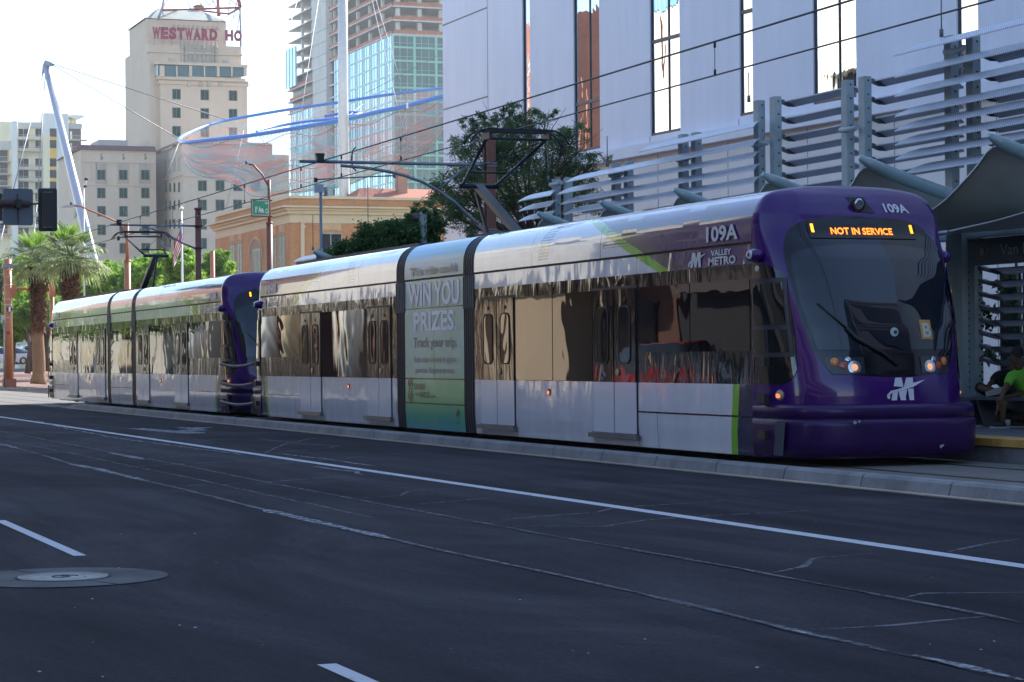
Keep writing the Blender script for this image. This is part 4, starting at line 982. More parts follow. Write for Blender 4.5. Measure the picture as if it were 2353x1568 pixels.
mb.grid([[Vector((p.x, p.y, z)) for p in P] for z in (z_c, ztop-.1)], smooth=False); poly = [Vector((p.x, p.y, ztop-.1)) for p in P]+[Vector((85, -27.4, ztop-.1)), Vector((85, 93.1, ztop-.1))]; mb.poly(poly)
for (x0, y0), (x1, y1) in (((32.7, 93.1), (85, 93.1)), ((85, 93.1), (85, -27.4)), ((57.4, -27.4), (85, -27.4))): mb.poly([(x0, y0, 0), (x1, y1, 0), (x1, y1, ztop-.1), (x0, y0, ztop-.1)])
mb.build('rear_block', M_WALLW, wb)
s1, _ = whit(1120.5, 120); mb = MB(); mb.bar(wpt(s1, z_c+.1, .003), wpt(s1, ztop, .003), .035, .01, (1, 0, 0)); mb.build('panel_joint', M_JOINT, wb)
for py in (56.4, 251.4): z = whit(1024, py)[1]; mb = MB(); vband(mb, .02, s1, z-.03, z+.03, .004); mb.build('panel_joint', M_JOINT, wb)
for px in (1493.5, 1698): s1, _ = whit(px, 300); z0 = zb[2]; mb = MB(); mb.bar(wpt(s1-.0, z_c+.02, .003), wpt(s1, z0, .003), .03, .01, (1, 0, 0)); mb.build('panel_joint', M_JOINT, wb)
k = whit(1500, 420)[0]
for i in range(-6, 12): s1 = k+i*(whit(2048, 200)[0]-whit(1768, 300)[0])*.52; 
for px in (1235, 1345, 1511, 1672, 1855, 2055, 2290): s1 = whit(px, 420)[0]; mb = MB(); mb.bar(wpt(s1, .2, -.015), wpt(s1, z_c-.4, -.015), .02, .01, (1, 0, 0)); mb.build('panel_joint', M_JOINT, wb)
trans = {1: (235, 1345), 2: (88, 1530), 3: (25, 1716)}
for i, ((a, b_), z0) in enumerate(zip(WS_, zb)):
    mb = MB(); vband(mb, a+.02, b_-.02, z0, ztop-.3, -.09, 1); w2 = mb.build('window', M_MIRR, wb)
    mb = MB(); fr = [(a, a+.045), (b_-.035, b_)]
    if i in (1, 2, 4, 6): mid = a+(b_-a)*.58; fr.append((mid-.018, mid+.018))
    for u, v in fr: vband(mb, u, v, z0-.0, ztop-.2, -.05, 1, -.08)
    vband(mb, a, b_, z0-.02, z0+.10, -.04, 1, -.08)
    if i in trans: z = whit(trans[i][1], trans[i][0])[1]; vband(mb, a, b_, z-.06, z+.06, -.045, 1, -.08)
    mb.build('frame', M_DFR, w2)

# ---- helper for far facades parallel to x (seen face) and y (street side) ----
class Fac:
    def __init__(s, root, Y=None, X=None): s.r = root; s.Y = Y; s.X = X
    def p(s, px, py, o=0.):
        if s.Y is not None: q = WY(px, py, s.Y); return Vector((q.x, s.Y-o, q.z))
        q = WX(px, py, s.X); return Vector((s.X-o, q.y, q.z))
    def slab(s, mb, x0, y0, x1, y1, o, d):   # photo rectangle, face at offset o, thickness d (into the wall)
        a = s.p((x0+x1)/2, (y0+y1)/2); xm, ym = (x0+x1)/2, (y0+y1)/2
        h0 = s.p(xm, y1).z; h1 = s.p(xm, y0).z
        if s.Y is not None: u0, u1 = s.p(x0, ym).x, s.p(x1, ym).x; mb.box(u0, u1, s.Y-o, s.Y-o+d, h0, h1)
        else: u0, u1 = s.p(x0, ym).y, s.p(x1, ym).y; mb.box(s.X-o, s.X-o+d, min(u0, u1), max(u0, u1), h0, h1)
    def window(s, x0, y0, x1, y1, fm, fw_=.12, o=.03, mull=1, rows=0, gm=None):
        mb = MB(); s.slab(mb, x0, y0, x1, y1, o-.015, .1); w2 = mb.build('window', gm or (M_HGL if fm is M_GFRAME else M_WIN_D), s.r)
        xm, ym = (x0+x1)/2, (y0+y1)/2
        if s.Y is not None: a, b_ = s.p(x0, ym).x, s.p(x1, ym).x
        else: a, b_ = sorted((s.p(x0, ym).y, s.p(x1, ym).y))
        z0, z1 = s.p(xm, y1).z, s.p(xm, y0).z; mb = MB()
        def bx(u0, u1, za, zb_):
            if s.Y is not None: mb.box(u0, u1, s.Y-o, s.Y-o+.12, za, zb_)
            else: mb.box(s.X-o, s.X-o+.12, u0, u1, za, zb_)
        bx(a-fw_, a, z0-fw_, z1+fw_); bx(b_, b_+fw_, z0-fw_, z1+fw_); bx(a, b_, z1, z1+fw_); bx(a, b_, z0-fw_, z0)
        for k in range(1, mull+1): u = lerp(a, b_, k/(mull+1)); bx(u-fw_*.4, u+fw_*.4, z0, z1)
        for k in range(1, rows+1): u = lerp(z0, z1, k/(rows+1)); bx(a, b_, u-fw_*.3, u+fw_*.3)
        mb.build('frame', fm, w2)
def zat(px, py, Y): return WY(px, py, Y).z

# ---- stepped hotel tower with the red roof sign ----
D0 = WD(369.4, 500, 385); XH, YH = D0.x, D0.y
ho = thing('hotel_tower', 'stepped beige hotel tower with red WESTWARD HO roof sign and steel mast', 'tower', (XH+8, YH+10, 0))
M_HO = facade_mat('hotel_stucco', (.60, .475, .365), .05, .15, .10); M_HOD = facade_mat('hotel_ornament', (.46, .40, .33), .15, .8, .25)
def blk(px0, px1, pyt, Y, depth, root, nm='wall', pyb=None, m=None, grow=0., zx=None):
    zx = (px0+px1)/2 if zx is None else zx
    mb = MB(); x0, x1 = WY(px0, 400, Y).x, WY(px1, 400, Y).x; zt = zat(zx, pyt, Y); zb_ = 0 if pyb is None else zat(zx, pyb, Y)
    mb.box(x0-grow, x1+grow, Y-grow, Y+depth+grow, zb_, zt); return mb.build(nm, m or M_HO, root)
blk(370, 569.5, 184, YH, 24, ho); blk(358, 371, 184, YH+2.5, 19, ho)
blk(345, 556.5, 103, YH+1.2, 21, ho); blk(339, 522, 47.8, YH+4.5, 15, ho)
F = Fac(ho, Y=YH)
mb = MB()
for (a, b_, y0, y1, yy, g_) in ((369, 570, 183, 186.5, YH-.4, .1), (369, 570, 187.5, 196, YH-.2, .0), (345, 556.5, 121, 124.5, YH+.9, .1)):
    x0, x1 = WY(a, 300, yy).x, WY(b_, 300, yy).x; mb.box(x0-.2, x1+.2, yy, yy+1.5, zat(460, y1, yy), zat(460, y0, yy))
mb.build('string_course', M_HO, ho)
# observation band with wide windows
x0, x1 = WY(357.5, 300, YH-1).x, WY(570.5, 300, YH-1).x
mb = MB(); zt, z1, z0, zb_ = (zat(460, y, YH-1) for y in (144.5, 151, 176, 184)); mb.box(x0, x1, YH-1, YH+21, z1, zt); mb.box(x0+.6, x1-.3, YH-.6, YH+21, zb_, z0)
M_HOW = gloss_mat('hotel_wide_glass', (.03, .09, .11), .1, (1, 1, 1), .05, 1.5)
cuts = [367.5, 378, 405, 408, 435, 441.5, 468.5, 471.5, 498.5, 504.5, 531.3, 534.5, 560.5, 567.5]
for i in range(0, 14, 2): F2 = Fac(ho, Y=YH-.9); F2.slab(mb, cuts[i], 151, cuts[i+1], 176, 0, .5)
mb.build('observation_band', M_HO, ho)
for i in range(1, 13, 2): mb = MB(); F2.slab(mb, cuts[i], 151, cuts[i+1], 176, -.25, .2); mb.build('window', M_HOW, ho)
mb = MB(); xw = x0+.4; mb.box(xw, xw+.2, YH-.4, YH+6, z0, z1); mb.build('window', gloss_mat('pale_sky_glass', (.30, .45, .55), .1, (1, 1, 1), .02, 2.5), ho)
# windows of the shaft, three per floor
for k in range(4):
    y0 = 206.5+k*42.6
    for i, cx in enumerate((405.5, 470.5, 535.5)):
        if y0+i*1.5 > 300 and i == 2: pass
        F.window(cx-8.2, y0+i*1.6, cx+8.2, y0+21+i*1.6, M_GFRAME, gm=M_HGL)
Fw = Fac(ho, X=WY(370, 400, YH).x)
F3 = Fac(ho, Y=YH+2.5)
for k in range(8): F3.window(361, 209+k*41.6, 364.5, 230+k*41.6, M_GFRAME, mull=0)
FW = Fac(ho, X=WY(358, 400, YH+2.5).x)
for cx, ys in ((344.5, (160, 218, 259, 300)), (318.5, (229, 270.5, 311)), (309, (237, 277, 318))):
    for y in ys: FW.window(cx-1.7, y, cx+1.7, y+20.5, M_GFRAME, mull=0, fw_=.08)
# arches under the eaves, ornament panels, pinnacles
F4 = Fac(ho, Y=YH+4.5)
for i in range(10):
    cx = 399.5+i*11.05; cy = 60.5+i*.5; c_ = F4.p(cx, cy); mb = MB(); r_ = .29
    P = [(c_.x+r_*math.cos(a), YH+4.47, c_.z+r_*math.sin(a)) for a in [math.pi*j/8 for j in range(9)]]+[(c_.x-r_, YH+4.47, c_.z-.35), (c_.x+r_, YH+4.47, c_.z-.35)]
    mb.prism(P, (0, 0, 0), (0, -.05, 0)); mb.build('arch', M_HOD, ho)
def pinn(mb, x, y, z0, z1, r_): 
    mb.tube([(x, y, z0), (x, y, lerp(z0, z1, .30)), (x, y, lerp(z0, z1, .32)), (x, y, lerp(z0, z1, .36)), (x, y, lerp(z0, z1, .60)), (x, y, lerp(z0, z1, .64)), (x, y, lerp(z0, z1, .8)), (x, y, z1)], [r_, r_, r_*1.4, r_*.9, r_*.9, r_*1.4, r_*.9, .03], 6, smooth=False)
F5 = Fac(ho, Y=YH+1.2)
mb = MB()
for px in (419, 427, 446.5, 467.5, 488, 496):
    a = F5.p(px, 143); b_ = F5.p(px, 93+(px-419)*.03); pinn(mb, a.x, YH+1.0, a.z, b_.z, .26)
mb.build('pinnacle_row', M_HOD, ho)
mb = MB(); F5.slab(mb, 430, 104, 492, 119, .12, .2); F5.slab(mb, 430, 123, 492, 143, .08, .2)
F5.slab(mb, 387, 134, 400, 141, .1, .2); F5.slab(mb, 512, 138, 523, 145, .1, .2); mb.build('ornament_panel', M_HOD, ho)
mb = MB(); F.slab(mb, 427, 178, 513, 187, .5, .6)
for px in (434, 460, 480, 506): F.slab(mb, px-4, 188, px+4, 199, .4, .5)
mb.build('balcony_ornament', M_HOD, ho)
mb = MB()
for i, px in enumerate((316, 321, 326, 331)): 
    a = FW.p(px, 214-i); b_ = FW.p(px, 108-i*3); pinn(mb, FW.X-.3, a.y, a.z, b_.z, .36)
mb.build('pinnacle_row', M_HOD, ho)
# hipped roof and cupola
zr, zr2 = zat(440, 47, YH+4.5), zat(440, 24, YH+12)
x0, x1 = WY(337, 300, YH+4.2).x-.2, WY(523, 300, YH+4.2).x; xa, xb = lerp(x0, x1, .27), lerp(x0, x1, .78); ya, yb = YH+4.2, YH+20
mb = MB(); A = [(x0, ya, zr), (x1, ya, zr), (x1, yb, zr), (x0, yb, zr)]; Bq = [(xa, lerp(ya, yb, .45), zr2), (xb, lerp(ya, yb, .45), zr2), (xb, lerp(ya, yb, .55), zr2), (xa, lerp(ya, yb, .55), zr2)]
for i in range(4): j = (i+1) % 4; mb.poly([A[i], A[j], Bq[j], Bq[i]])
mb.poly(Bq); mb.build('roof', facade_mat('copper_roof', (.34, .37, .33), .15, .3, .25, .7), ho)
c_ = WY(455, 24, YH+12); mb = MB(); mb.cbox((c_.x, YH+12, c_.z+.15), 1.5, 1.5, .4); mb.cbox((c_.x, YH+12, c_.z+.45), 1.1, 1.1, .25); mb.prism([(c_.x-1.0, YH+11.1, c_.z+.57), (c_.x+1.0, YH+11.1, c_.z+.57), (c_.x+.4, YH+11.1, c_.z+.9), (c_.x-.4, YH+11.1, c_.z+.9)], (0, 0, 0), (0, 1.8, 0)); mb.build('cupola', mat('cupola_orange', (.38, .16, .08), .7, var=.2), ho)
# mast truss standing around the roof
M_MAST = mat('mast_red', (.30, .03, .03), .6, var=.25); M_MASTG = mat('mast_grey', (.25, .26, .29), .6, var=.2)
def tp(px, py, Y): return WY(px, py, Y)
mb = MB(); yl, yr_, yf = YH+2, YH+2, YH+17
L0, L1, L2 = tp(362, 46, yl), tp(371, 24, yl), tp(383, -30, yl); R0, R1, R2 = tp(553, 108, yr_), tp(552, 18, yr_), tp(541, -30, yr_); B1, B2 = tp(502, 38, yf), tp(499, -30, yf); C1 = tp(436, 22, yf)
mb.tube([R1, R2], .34, 5); mb.tube([B1, B2], .32, 5); mb.tube([L1, C1, tp(526, 32, yf)], .2, 5); mb.tube([R1, C1], .2, 5); mb.tube([L1, tp(552, 17, yr_)], .16, 5); mb.tube([tp(526, 32, yf), R1], .2, 5); mb.tube([L1, tp(390, -10, yf)], .16, 5); mb.tube([tp(383, -12, yf), tp(545, -6, yf)], .16, 5)
mb.build('mast_red', M_MAST, ho)
mb = MB(); mb.tube([L0, L1, L2], .2, 5); mb.build('mast_leg', M_MASTG, ho); mb = MB(); mb.tube([R0, R1], .2, 5); mb.build('mast_leg', M_MASTG, ho)
for a, b_ in (((552, 20), (498, 50)), ((551, 22), (522, 64)), ((551, 30), (544, 72)), ((372, 24), (378, 44)), ((484, -5), (508, 36)), ((427, -5), (440, 25)), ((448, -8), (470, 20)), ((500, -5), (470, 20)), ((530, -8), (524, 30)), ((522, -5), (550, 15)), ((466, -4), (480, 10)), ((362, 46), (383, 36)), ((545, 0), (536, 40))):
    mb = MB(); mb.tube([tp(*a, YH+6), tp(*b_, YH+6)], .10, 4); mb.build('mast_brace', M_MASTG, ho)
# sign letters
M_SIGN = mat('sign_faded_red', (.26, .02, .045), .7, var=.45, vs=1.5)
def letters(s_, pxa, pxb, pya, pyb, Y, nm):
    n = len(s_)
    for i, ch in enumerate(s_):
        if ch == ' ': continue
        p0 = lerp(pxa, pxb, i/n); p1 = lerp(pxa, pxb, (i+1)/n); yt = lerp(pya[0], pya[1], (i+.5)/n); yb_ = lerp(pyb[0], pyb[1], (i+.5)/n)
        a = WY((p0+p1)/2, yb_, Y); top = WY((p0+p1)/2, yt, Y); h = top.z-a.z; wd = WY(p1, yb_, Y).x-WY(p0, yb_, Y).x
        vs, fs = text_geo(ch, h*1.38, h*.10); mx_ = max(v[0] for v in vs); mn = min(v[0] for v in vs); k = wd*.97/(mx_-mn)
        if ch == 'I': k = min(k, 1)
        mb = MB(); b0 = len(mb.v)
        for yy in (0, .25): mb.v += [(a.x+(x-(mx_+mn)/2)*k, Y+yy, a.z+z) for x, z in vs]
        for f in fs: mb.face(f)
        mb.build(nm, M_SIGN, ho)
letters('WESTWARD', 350, 500, (62.5, 68), (87, 92), YH+.3, 'sign_letter'); letters('HO', 517, 557, (70, 72), (91, 94), YH+1.6, 'sign_letter')
mb = MB(); 
for (a, b_) in (((350, 88), (556, 95)), ((350, 66), (556, 70))): mb.tube([tp(a[0], a[1], YH+.9), tp(b_[0], b_[1], YH+.9)], .06, 4)
for px in range(355, 556, 20): mb.tube([tp(px, 64, YH+.9), tp(px, 104, YH+.9)], .05, 4)
mb.build('sign_frame', M_MASTG, ho)
# low wings
YW = WD(270, 500, 372).y
wl_ = thing('hotel_wing', 'low beige hotel wing left of the tower with arched panels over its top windows', 'building', (WY(270, 500, YW).x, YW+8, 0), 'wings of the hotel')
blk(186.5, 358.5, 346, YW, 22, wl_); M_TILE = mat('dark_roof_tile', (.13, .05, .05), .8, var=.4, vs=4, bump=.5, bs=8)
x0, x1 = WY(185, 400, YW).x, WY(359, 400, YW).x; zt = zat(270, 346, YW); mb = MB(); mb.prism([(x0-.3, YW-.5, zt), (x0-.3, YW+1.2, zt+.9), (x0-.3, YW+2, zt+.5), (x0-.3, YW+22, zt)], (x0, 0, 0), (x1+.3, 0, 0)); mb.build('tiled_eave', M_TILE, wl_)
Fl = Fac(wl_, Y=YW); mb = MB()
for y0, y1 in ((372, 374.5), (424.5, 427.5)): Fl.slab(mb, 186, y0, 358.5, y1, .15, .2)
Fl.slab(mb, 209, 374, 211, 424, .08, .1)
for px in (221, 246, 270, 297, 319, 347): Fl.slab(mb, px-1, 375, px+1, 421, .1, .12)
mb.build('string_course', M_HO, wl_)
for cx in (232.5, 283, 333.5):
    mb = MB(); Fl.slab(mb, cx-12, 376, cx+12, 391, .10, .12); Fl.slab(mb, cx-9.5, 414, cx+9.5, 422, .08, .1)
    for dx in (-11.2, 11.2): Fl.slab(mb, cx+dx-1.3, 391, cx+dx+1.3, 424, .12, .14)
    mb.build('window_surround', M_HOD, wl_)
    for k, y in enumerate((391.5, 433.5, 475.5, 518, 560.5)): Fl.window(cx-8.1+k*.3, y, cx+8.1+k*.3, y+21, M_GFRAME)
    for dx, dy in ((0, -6), (0, 0), (0, 6), (-3, -3), (3, -3), (-3, 3), (3, 3)):
        mb = MB(); c_ = Fl.p(cx+dx, 361+dy*.85); mb.cbox((c_.x, YW-.02, c_.z), .2, .08, .2); mb.build('vent_hole', M_DFR, wl_) if (dx, dy) in ((0, 0), (0, -6), (0, 6), (3, 3)) else None
Flw = Fac(wl_, X=x0)
for y in (475, 440): Flw.window(176.5, y, 180, y+20, M_GFRAME, mull=0)
for y in (395, 433, 475, 518): Flw.window(170, y+3, 173.5, y+24, M_GFRAME, mull=0)
mb = MB(); a, b_ = WY(228, 400, YW+12).x, WY(294, 400, YW+12).x; mb.box(a, b_, YW+12, YW+20, zt-1, zat(260, 321.5, YW+12)); mb.box(WY(217, 400, YW+14).x, a, YW+14, YW+20, zt-1, zat(225, 338, YW+14)); mb.build('plant_room', facade_mat('plant_room_grey', (.40, .38, .37)), wl_)
YR = WD(422, 500, 366).y
wr_ = thing('hotel_wing', 'low beige hotel wing right of the tower, partly veiled by the hanging net', 'building', (WY(500, 500, YR).x, YR+8, 0), 'wings of the hotel')
blk(421, 626, 331.5, YR, 30, wr_); blk(600, 664, 356, YR+6, 22, wr_, zx=632)
Fr = Fac(wr_, Y=YR); Frw = Fac(wr_, X=WY(421, 400, YR).x)
x0, x1 = WY(421, 400, YR).x, WY(626, 400, YR).x; zt = zat(500, 331.5, YR); mb = MB(); mb.prism([(x0-.6, YR-.4, zt), (x0-.6, YR+30, zt), (x0+.8, YR+30, zt+.9), (x0+.8, YR-.4, zt+.9)], (0, 0, 0), (0, 0, .12)); mb.prism([(x0, YR-.5, zt), (x0, YR+1.2, zt+.5), (x0, YR+2, zt)], (x0, 0, 0), (x1, 0, 0)); mb.build('tiled_eave', M_TILE, wr_)
mb = MB(); Fr.slab(mb, 421, 405.5, 626, 408.5, .15, .2); Fr.slab(mb, 421, 358, 626, 360, .12, .2); Frw.slab(mb, 376, 408, 421, 410.5, .15, .2); mb.build('string_course', M_HO, wr_)
for k in range(4):
    for cx in (465, 505.5, 546, 588): 
        if cx < 570 or k == 0: Fr.window(cx-8.6, 416.5+k*44.2, cx+8.6, 438+k*44.2, M_GFRAME)
for cx in (381.2, 391.2, 401.3, 411.9):
    for y in (420, 461, 504, 547): Frw.window(cx-1.7, y+(411-cx)*.08, cx+1.7, y+21, M_GFRAME, mull=0, fw_=.08)
    mb = MB(); Frw.slab(mb, cx-2.6, 360+(411-cx)*.33, cx+2.6, 392+(411-cx)*.3, .1, .12); mb.build('window_surround', M_HOD, wr_)

# ---- yellow and cream apartment block ----
YA = WD(100, 500, 560).y
ap = thing('apartment_block', 'cream and yellow apartment block with balconies at the left edge', 'building', (WY(90, 500, YA).x, YA+10, 0))
M_CR = facade_mat('cream_render', (.90, .80, .54), .03, .05, .05); M_CRW = facade_mat('pale_render', (.84, .83, .76), .03, .05, .05); M_YE = facade_mat('yellow_render', (.88, .52, .07), .05, .05, .05); M_SLABG = mat('balcony_grey', (.55, .53, .48), .7, var=.1)
CP = lambda x, y: (x*.1832, 229.8+y*.1832)
def ab(x0, x1, yt, Y, dep, m, nm='wall', yb=None):
    (a, t_), (b_, _) = CP(x0, yt), CP(x1, yt); mb = MB(); zt = zat((a+b_)/2, t_, Y); zb_ = 0 if yb is None else zat((a+b_)/2, CP(0, yb)[1], Y)
    mb.box(WY(a, 400, Y).x, WY(b_, 400, Y).x, Y, Y+dep, zb_, zt); mb.build(nm, m, ap)
ab(-600, 160, 262, YA+4, 20, M_CR); ab(160, 222, 265, YA-1.5, 22, M_CRW); ab(222, 540, 350, YA+3, 20, M_CR); ab(545, 866, 168, YA, 22, M_CRW); ab(545, 712, 440, YA-.3, 1, M_CR, 'pilaster')
ab(866, 1022, 360, YA+3.5, 18, mat('recess_shade', (.06, .06, .07), .8)); ab(905, 965, 190, YA+4, 10, M_CR)  # near-black block paints the shade inside the balcony recess
ab(228, 540, 282, YA+1.2, .5, M_SLABG, 'parapet', 352); ab(872, 1035, 296, YA+1., .5, M_SLABG, 'parapet', 362); ab(0, 160, 518, YA+.4, .5, M_SLABG, 'parapet', 618)
mb = MB(); a, b_, t_ = (WY(*CP(x, y), YA+2) for x, y in ((868, 187), (1035, 190), (1070, 205))); c2 = WY(*CP(965, 250), YA+2); mb.prism([a, b_, t_, c2, WY(*CP(868, 205), YA+2)], (0, 0, 0), (0, 5, 0)); mb.build('roof_fin', M_CRW, ap)
mb = MB()
Fa = Fac(ap, Y=YA+3)
rowsy = [362, 507, 737, 882, 1027, 1172, 1317, 1462, 1607, 1752]
for y in rowsy:
    for (x0, x1) in ((230, 358), (443, 535)): q0, q1 = CP(x0, y), CP(x1, y+98); Fa.window(q0[0], q0[1], q1[0], q1[1], M_CRW, .08, .05, 1)
    q0, q1 = CP(228, y+132), CP(550, y+141); mb = MB(); Fb = Fac(ap, Y=YA+1.4); Fb.slab(mb, q0[0], q0[1], q1[0], q1[1], 0, 1.6)
    for k in range(26): xx = lerp(q0[0], q1[0], k/25); Fb.slab(mb, xx-.12, CP(0, y+78)[1], xx+.12, q0[1], .02, .05)
    Fb.slab(mb, q0[0], CP(0, y+76)[1], q1[0], CP(0, y+80)[1], .03, .07); mb.build('balcony', M_SLABG, ap)
    Fc = Fac(ap, Y=YA-.3); q0, q1 = CP(628, y), CP(704, y+98); Fc.window(q0[0], q0[1], q1[0], q1[1], M_DFR, .06, .05, 1)
Fc = Fac(ap, Y=YA-.3)
for y in rowsy: mb = MB(); q0, q1 = CP(628, y+101), CP(706, y+(226 if y == 507 else 142)); Fc.slab(mb, q0[0], q0[1], q1[0], q1[1], .04, .1); mb.build('yellow_panel', M_YE, ap)
Fe = Fac(ap, Y=YA+4); mb = MB()
for y in (630, 785, 935, 1090, 1240, 1390, 1540):
    q0, q1 = CP(96, y), CP(160, y+140); mb = MB(); Fe.slab(mb, q0[0], q0[1], q1[0], q1[1], .1, .2); mb.build('yellow_panel', M_YE, ap)
for y in (630, 785, 935, 1090, 1240, 1390, 1540):
    q0, q1 = CP(0, y+5), CP(90, y+135); Fe.window(q0[0], q0[1], q1[0], q1[1], M_DFR, .06, .12, 1)
    q0, q1 = CP(0, y+138), CP(232, y+148); mb = MB(); Fb = Fac(ap, Y=YA-.2); Fb.slab(mb, q0[0], q0[1], q1[0], q1[1], 0, 4)
    for k in range(20): xx = lerp(q0[0], q1[0], k/19); Fb.slab(mb, xx-.12, CP(0, y+82)[1], xx+.12, q0[1], .02, .05)
    Fb.slab(mb, q0[0], CP(0, y+80)[1], q1[0], CP(0, y+84)[1], .03, .07); mb.build('balcony', M_SLABG, ap)
Ff = Fac(ap, Y=YA+1)
for y in (440, 585):
    q0, q1 = CP(872, y+55), CP(1100, y+66); mb = MB(); Ff.slab(mb, q0[0], q0[1], q1[0], q1[1], 0, 3)
    for k in range(20): xx = lerp(q0[0], q1[0], k/19); Ff.slab(mb, xx-.12, CP(0, y+5)[1], xx+.12, q0[1], .02, .05)
    Ff.slab(mb, q0[0], CP(0, y+4)[1], q1[0], CP(0, y+8)[1], .03, .07); mb.build('balcony', M_SLABG, ap)
    q0, q1 = CP(878, y-45), CP(905, y+50); mb = MB(); Fac(ap, Y=YA+3.4).slab(mb, q0[0], q0[1], q1[0], q1[1], 0, .1); mb.build('balcony_door', M_CRW, ap)

# ---- green glass tower under construction ----
G0 = WD(902, 80, 500); XG, YG = G0.x, G0.y
gt = thing('tower_under_construction', 'tall green glass tower still under construction, upper floors open with orange netting', 'tower', (XG+10, YG+20, 0))
M_GRN = mat('green_mullion', (.24, .52, .40), .5, var=.08); M_BLU = mat('sky_tinted_mullion', (.42, .60, .64), .45, var=.06)  # west face mullions carry the bright sky reflection in their pale blue
M_GGL = gloss_mat('green_dark_glass', (.015, .075, .075), .2, (1, 1, 1), .04, 1.6, .05); M_BGL = gloss_mat('sky_tinted_glass', (.36, .62, .74), .1, (1, 1, 1), .06, 1.5, .04, metal=.75)  # pale blue west glass has the reflected sky painted into its colour
M_CONC = facade_mat('raw_concrete', (.60, .59, .56), .08, .2, .2); M_NET = mat('orange_netting', (.42, .14, .08), .8, var=.35, vs=2)
YB = WX(667, 300, XG).y; xE = WY(1150, 300, YG).x
zg = zat(902, 79.5, YG); fl = 2.96; zt_ = zg+fl*10
mb = MB(); mb.box(XG+.6, xE, YG+.6, YB-.6, 0, zg); mb.build('core', M_DFR, gt)
nfl = 19; cnt = 0
bays = 15; 
core_a, core_b = WX(759, 300, XG).y, WX(727.5, 300, XG).y
def wy(i): return lerp(YG, YB, i/bays)
mb1 = MB(); mb2 = MB(); rest = MB(); rest2 = MB()
for k in range(nfl):
    z1 = zg-k*fl; z0 = z1-fl
    mb1.box(XG-.05, xE, YG-.15, YG+.2, z0, z0+.42)      # south spandrel
    if k == 0: mb1.box(XG-.05, xE, YG-.15, YG+.2, z1-.30, z1)
    lowered = zg-3.2*fl       # the glazing on the far bays stops lower
    a_, b_ = YG, YB
    for (u, v) in ((YG, core_a), (core_b, YB)):
        if u == core_b and k < 3: continue
        mb2.box(XG-.15, XG+.2, u, v, z0, z0+.34)
    for i in range(6):
        u = lerp(XG, xE, i/5)
        wdt = (xE-XG)/5
        if i < 5:
            mw = rest if cnt >= 90 else MB(); mw.box(u+.30, u+wdt-.30, YG-.02, YG+.1, z0+.45, z1-.04)
            for q_ in (.33, .66): mw.cur = 1; mw.box(u+wdt*q_-.06, u+wdt*q_+.06, YG-.09, YG, z0+.45, z1-.04)
            mw.cur = 1; mw.box(u+.3, u+wdt-.3, YG-.08, YG, z0+1.15, z0+1.22); mw.cur = 0
            if cnt < 90 and i < 3: mw.build('window', [M_GGL, M_GRN], gt); cnt += 1
        mb1.box(u-.28, u+.28, YG-.12, YG+.2, z0+.42, z1)
    for i in range(bays):
        u, v = wy(i), wy(i+1)
        if v > core_a+.5 and u < core_b-.5: continue
        if u > core_b-1 and k < 3: continue
        mw = rest2 if (k > 6 or cnt >= 92) else MB()
        mw.cur = 0; mw.box(XG-.03, XG+.1, u+.25, v-.25, z0+.36, z1-.03)
        mw.cur = 1; mw.box(XG-.1, XG, lerp(u, v, .38), lerp(u, v, .42), z0+.36, z1); mw.box(XG-.1, XG, lerp(u, v, .66), lerp(u, v, .70), z0+.36, z1); mw.cur = 2
        mw.box(XG-.06, XG, lerp(u, v, .70), lerp(u, v, .86), z0+.36, z1-.1); mw.cur = 0
        if mw is not rest2: mw.build('window', [M_BGL, M_BLU, M_GGL], gt); cnt += 1
        mb2.box(XG-.12, XG+.2, u-.25, u+.12, z0+.3, z1)
mb1.build('green_grid', M_GRN, gt); mb2.build('blue_grid', M_BLU, gt); rest2.build('window', [M_BGL, M_BLU, M_GGL], gt, kind='stuff')
if rest.f: rest.build('window', [M_GGL, M_GRN], gt, kind='stuff')
# open floors
for k in range(9):
    z = zg+k*fl*1.04
    mb = MB(); mb.box(XG-.25, xE, YG-.25, YB+.6, z-.05, z+.24); mb.build('floor_slab', M_CONC, gt)
    mb = MB()
    for i in range(0, 6): mb.cbox((lerp(XG, xE, i/5)+1.6, YG+1.2, z+fl/2), .9, .8, fl)
    for i in range(1, 9): mb.cbox((XG+.8, lerp(YG, YB, i/9), z+fl/2), .6, .9, fl)
    mb.box(XG+6, xE-3, YG+9, YB-6, z, z+fl); mb.build('columns', M_CONC, gt)
    mb = MB(); mb.box(XG+.2, xE, YG-.2, YG-.1, z+.25, z+1.05); mb.box(XG-.2, XG-.1, YG, core_a, z+.25, z+.9)
    mb.build('safety_netting', M_NET, gt)
for k in range(3):
    z = zg-(k+1)*fl; mb = MB(); mb.box(XG-.5, XG+9, core_b, YB+1.2, z-.05, z+.24); mb.build('floor_slab', M_CONC, gt)
    mb = MB(); mb.box(XG-.2, XG-.1, core_b, YB, z+.25, z+1.1); mb.build('safety_netting', M_NET, gt)
mb = MB(); mb.box(XG-.9, XG+.7, core_a, core_b, 0, zt_+8)
mb.build('lift_shaft', M_CONC, gt)
mb = MB()
for k in range(28): z = k*fl+1; mb.box(XG-.93, XG-.88, core_a-.3, core_b+.1, z, z+.12)
mb.build('shaft_joint', M_DFR, gt)
mb = MB(); z = zg+fl*.4; yy0, yy1 = WX(684, 60, XG).y, YB+1.2
mb.cur = 0; mb.box(XG-.6, XG-.4, yy0, yy1, zat(675, 93, YG), zat(675, 30, YG)+4); mb.cur = 1
for q_ in range(4): u = lerp(yy0, yy1, q_/3); mb.box(XG-.7, XG-.3, u-.15, u+.15, zat(675, 93, YG), zat(675, 30, YG)+4)
mb.build('hung_panel', [M_BGL, M_BLU], gt)

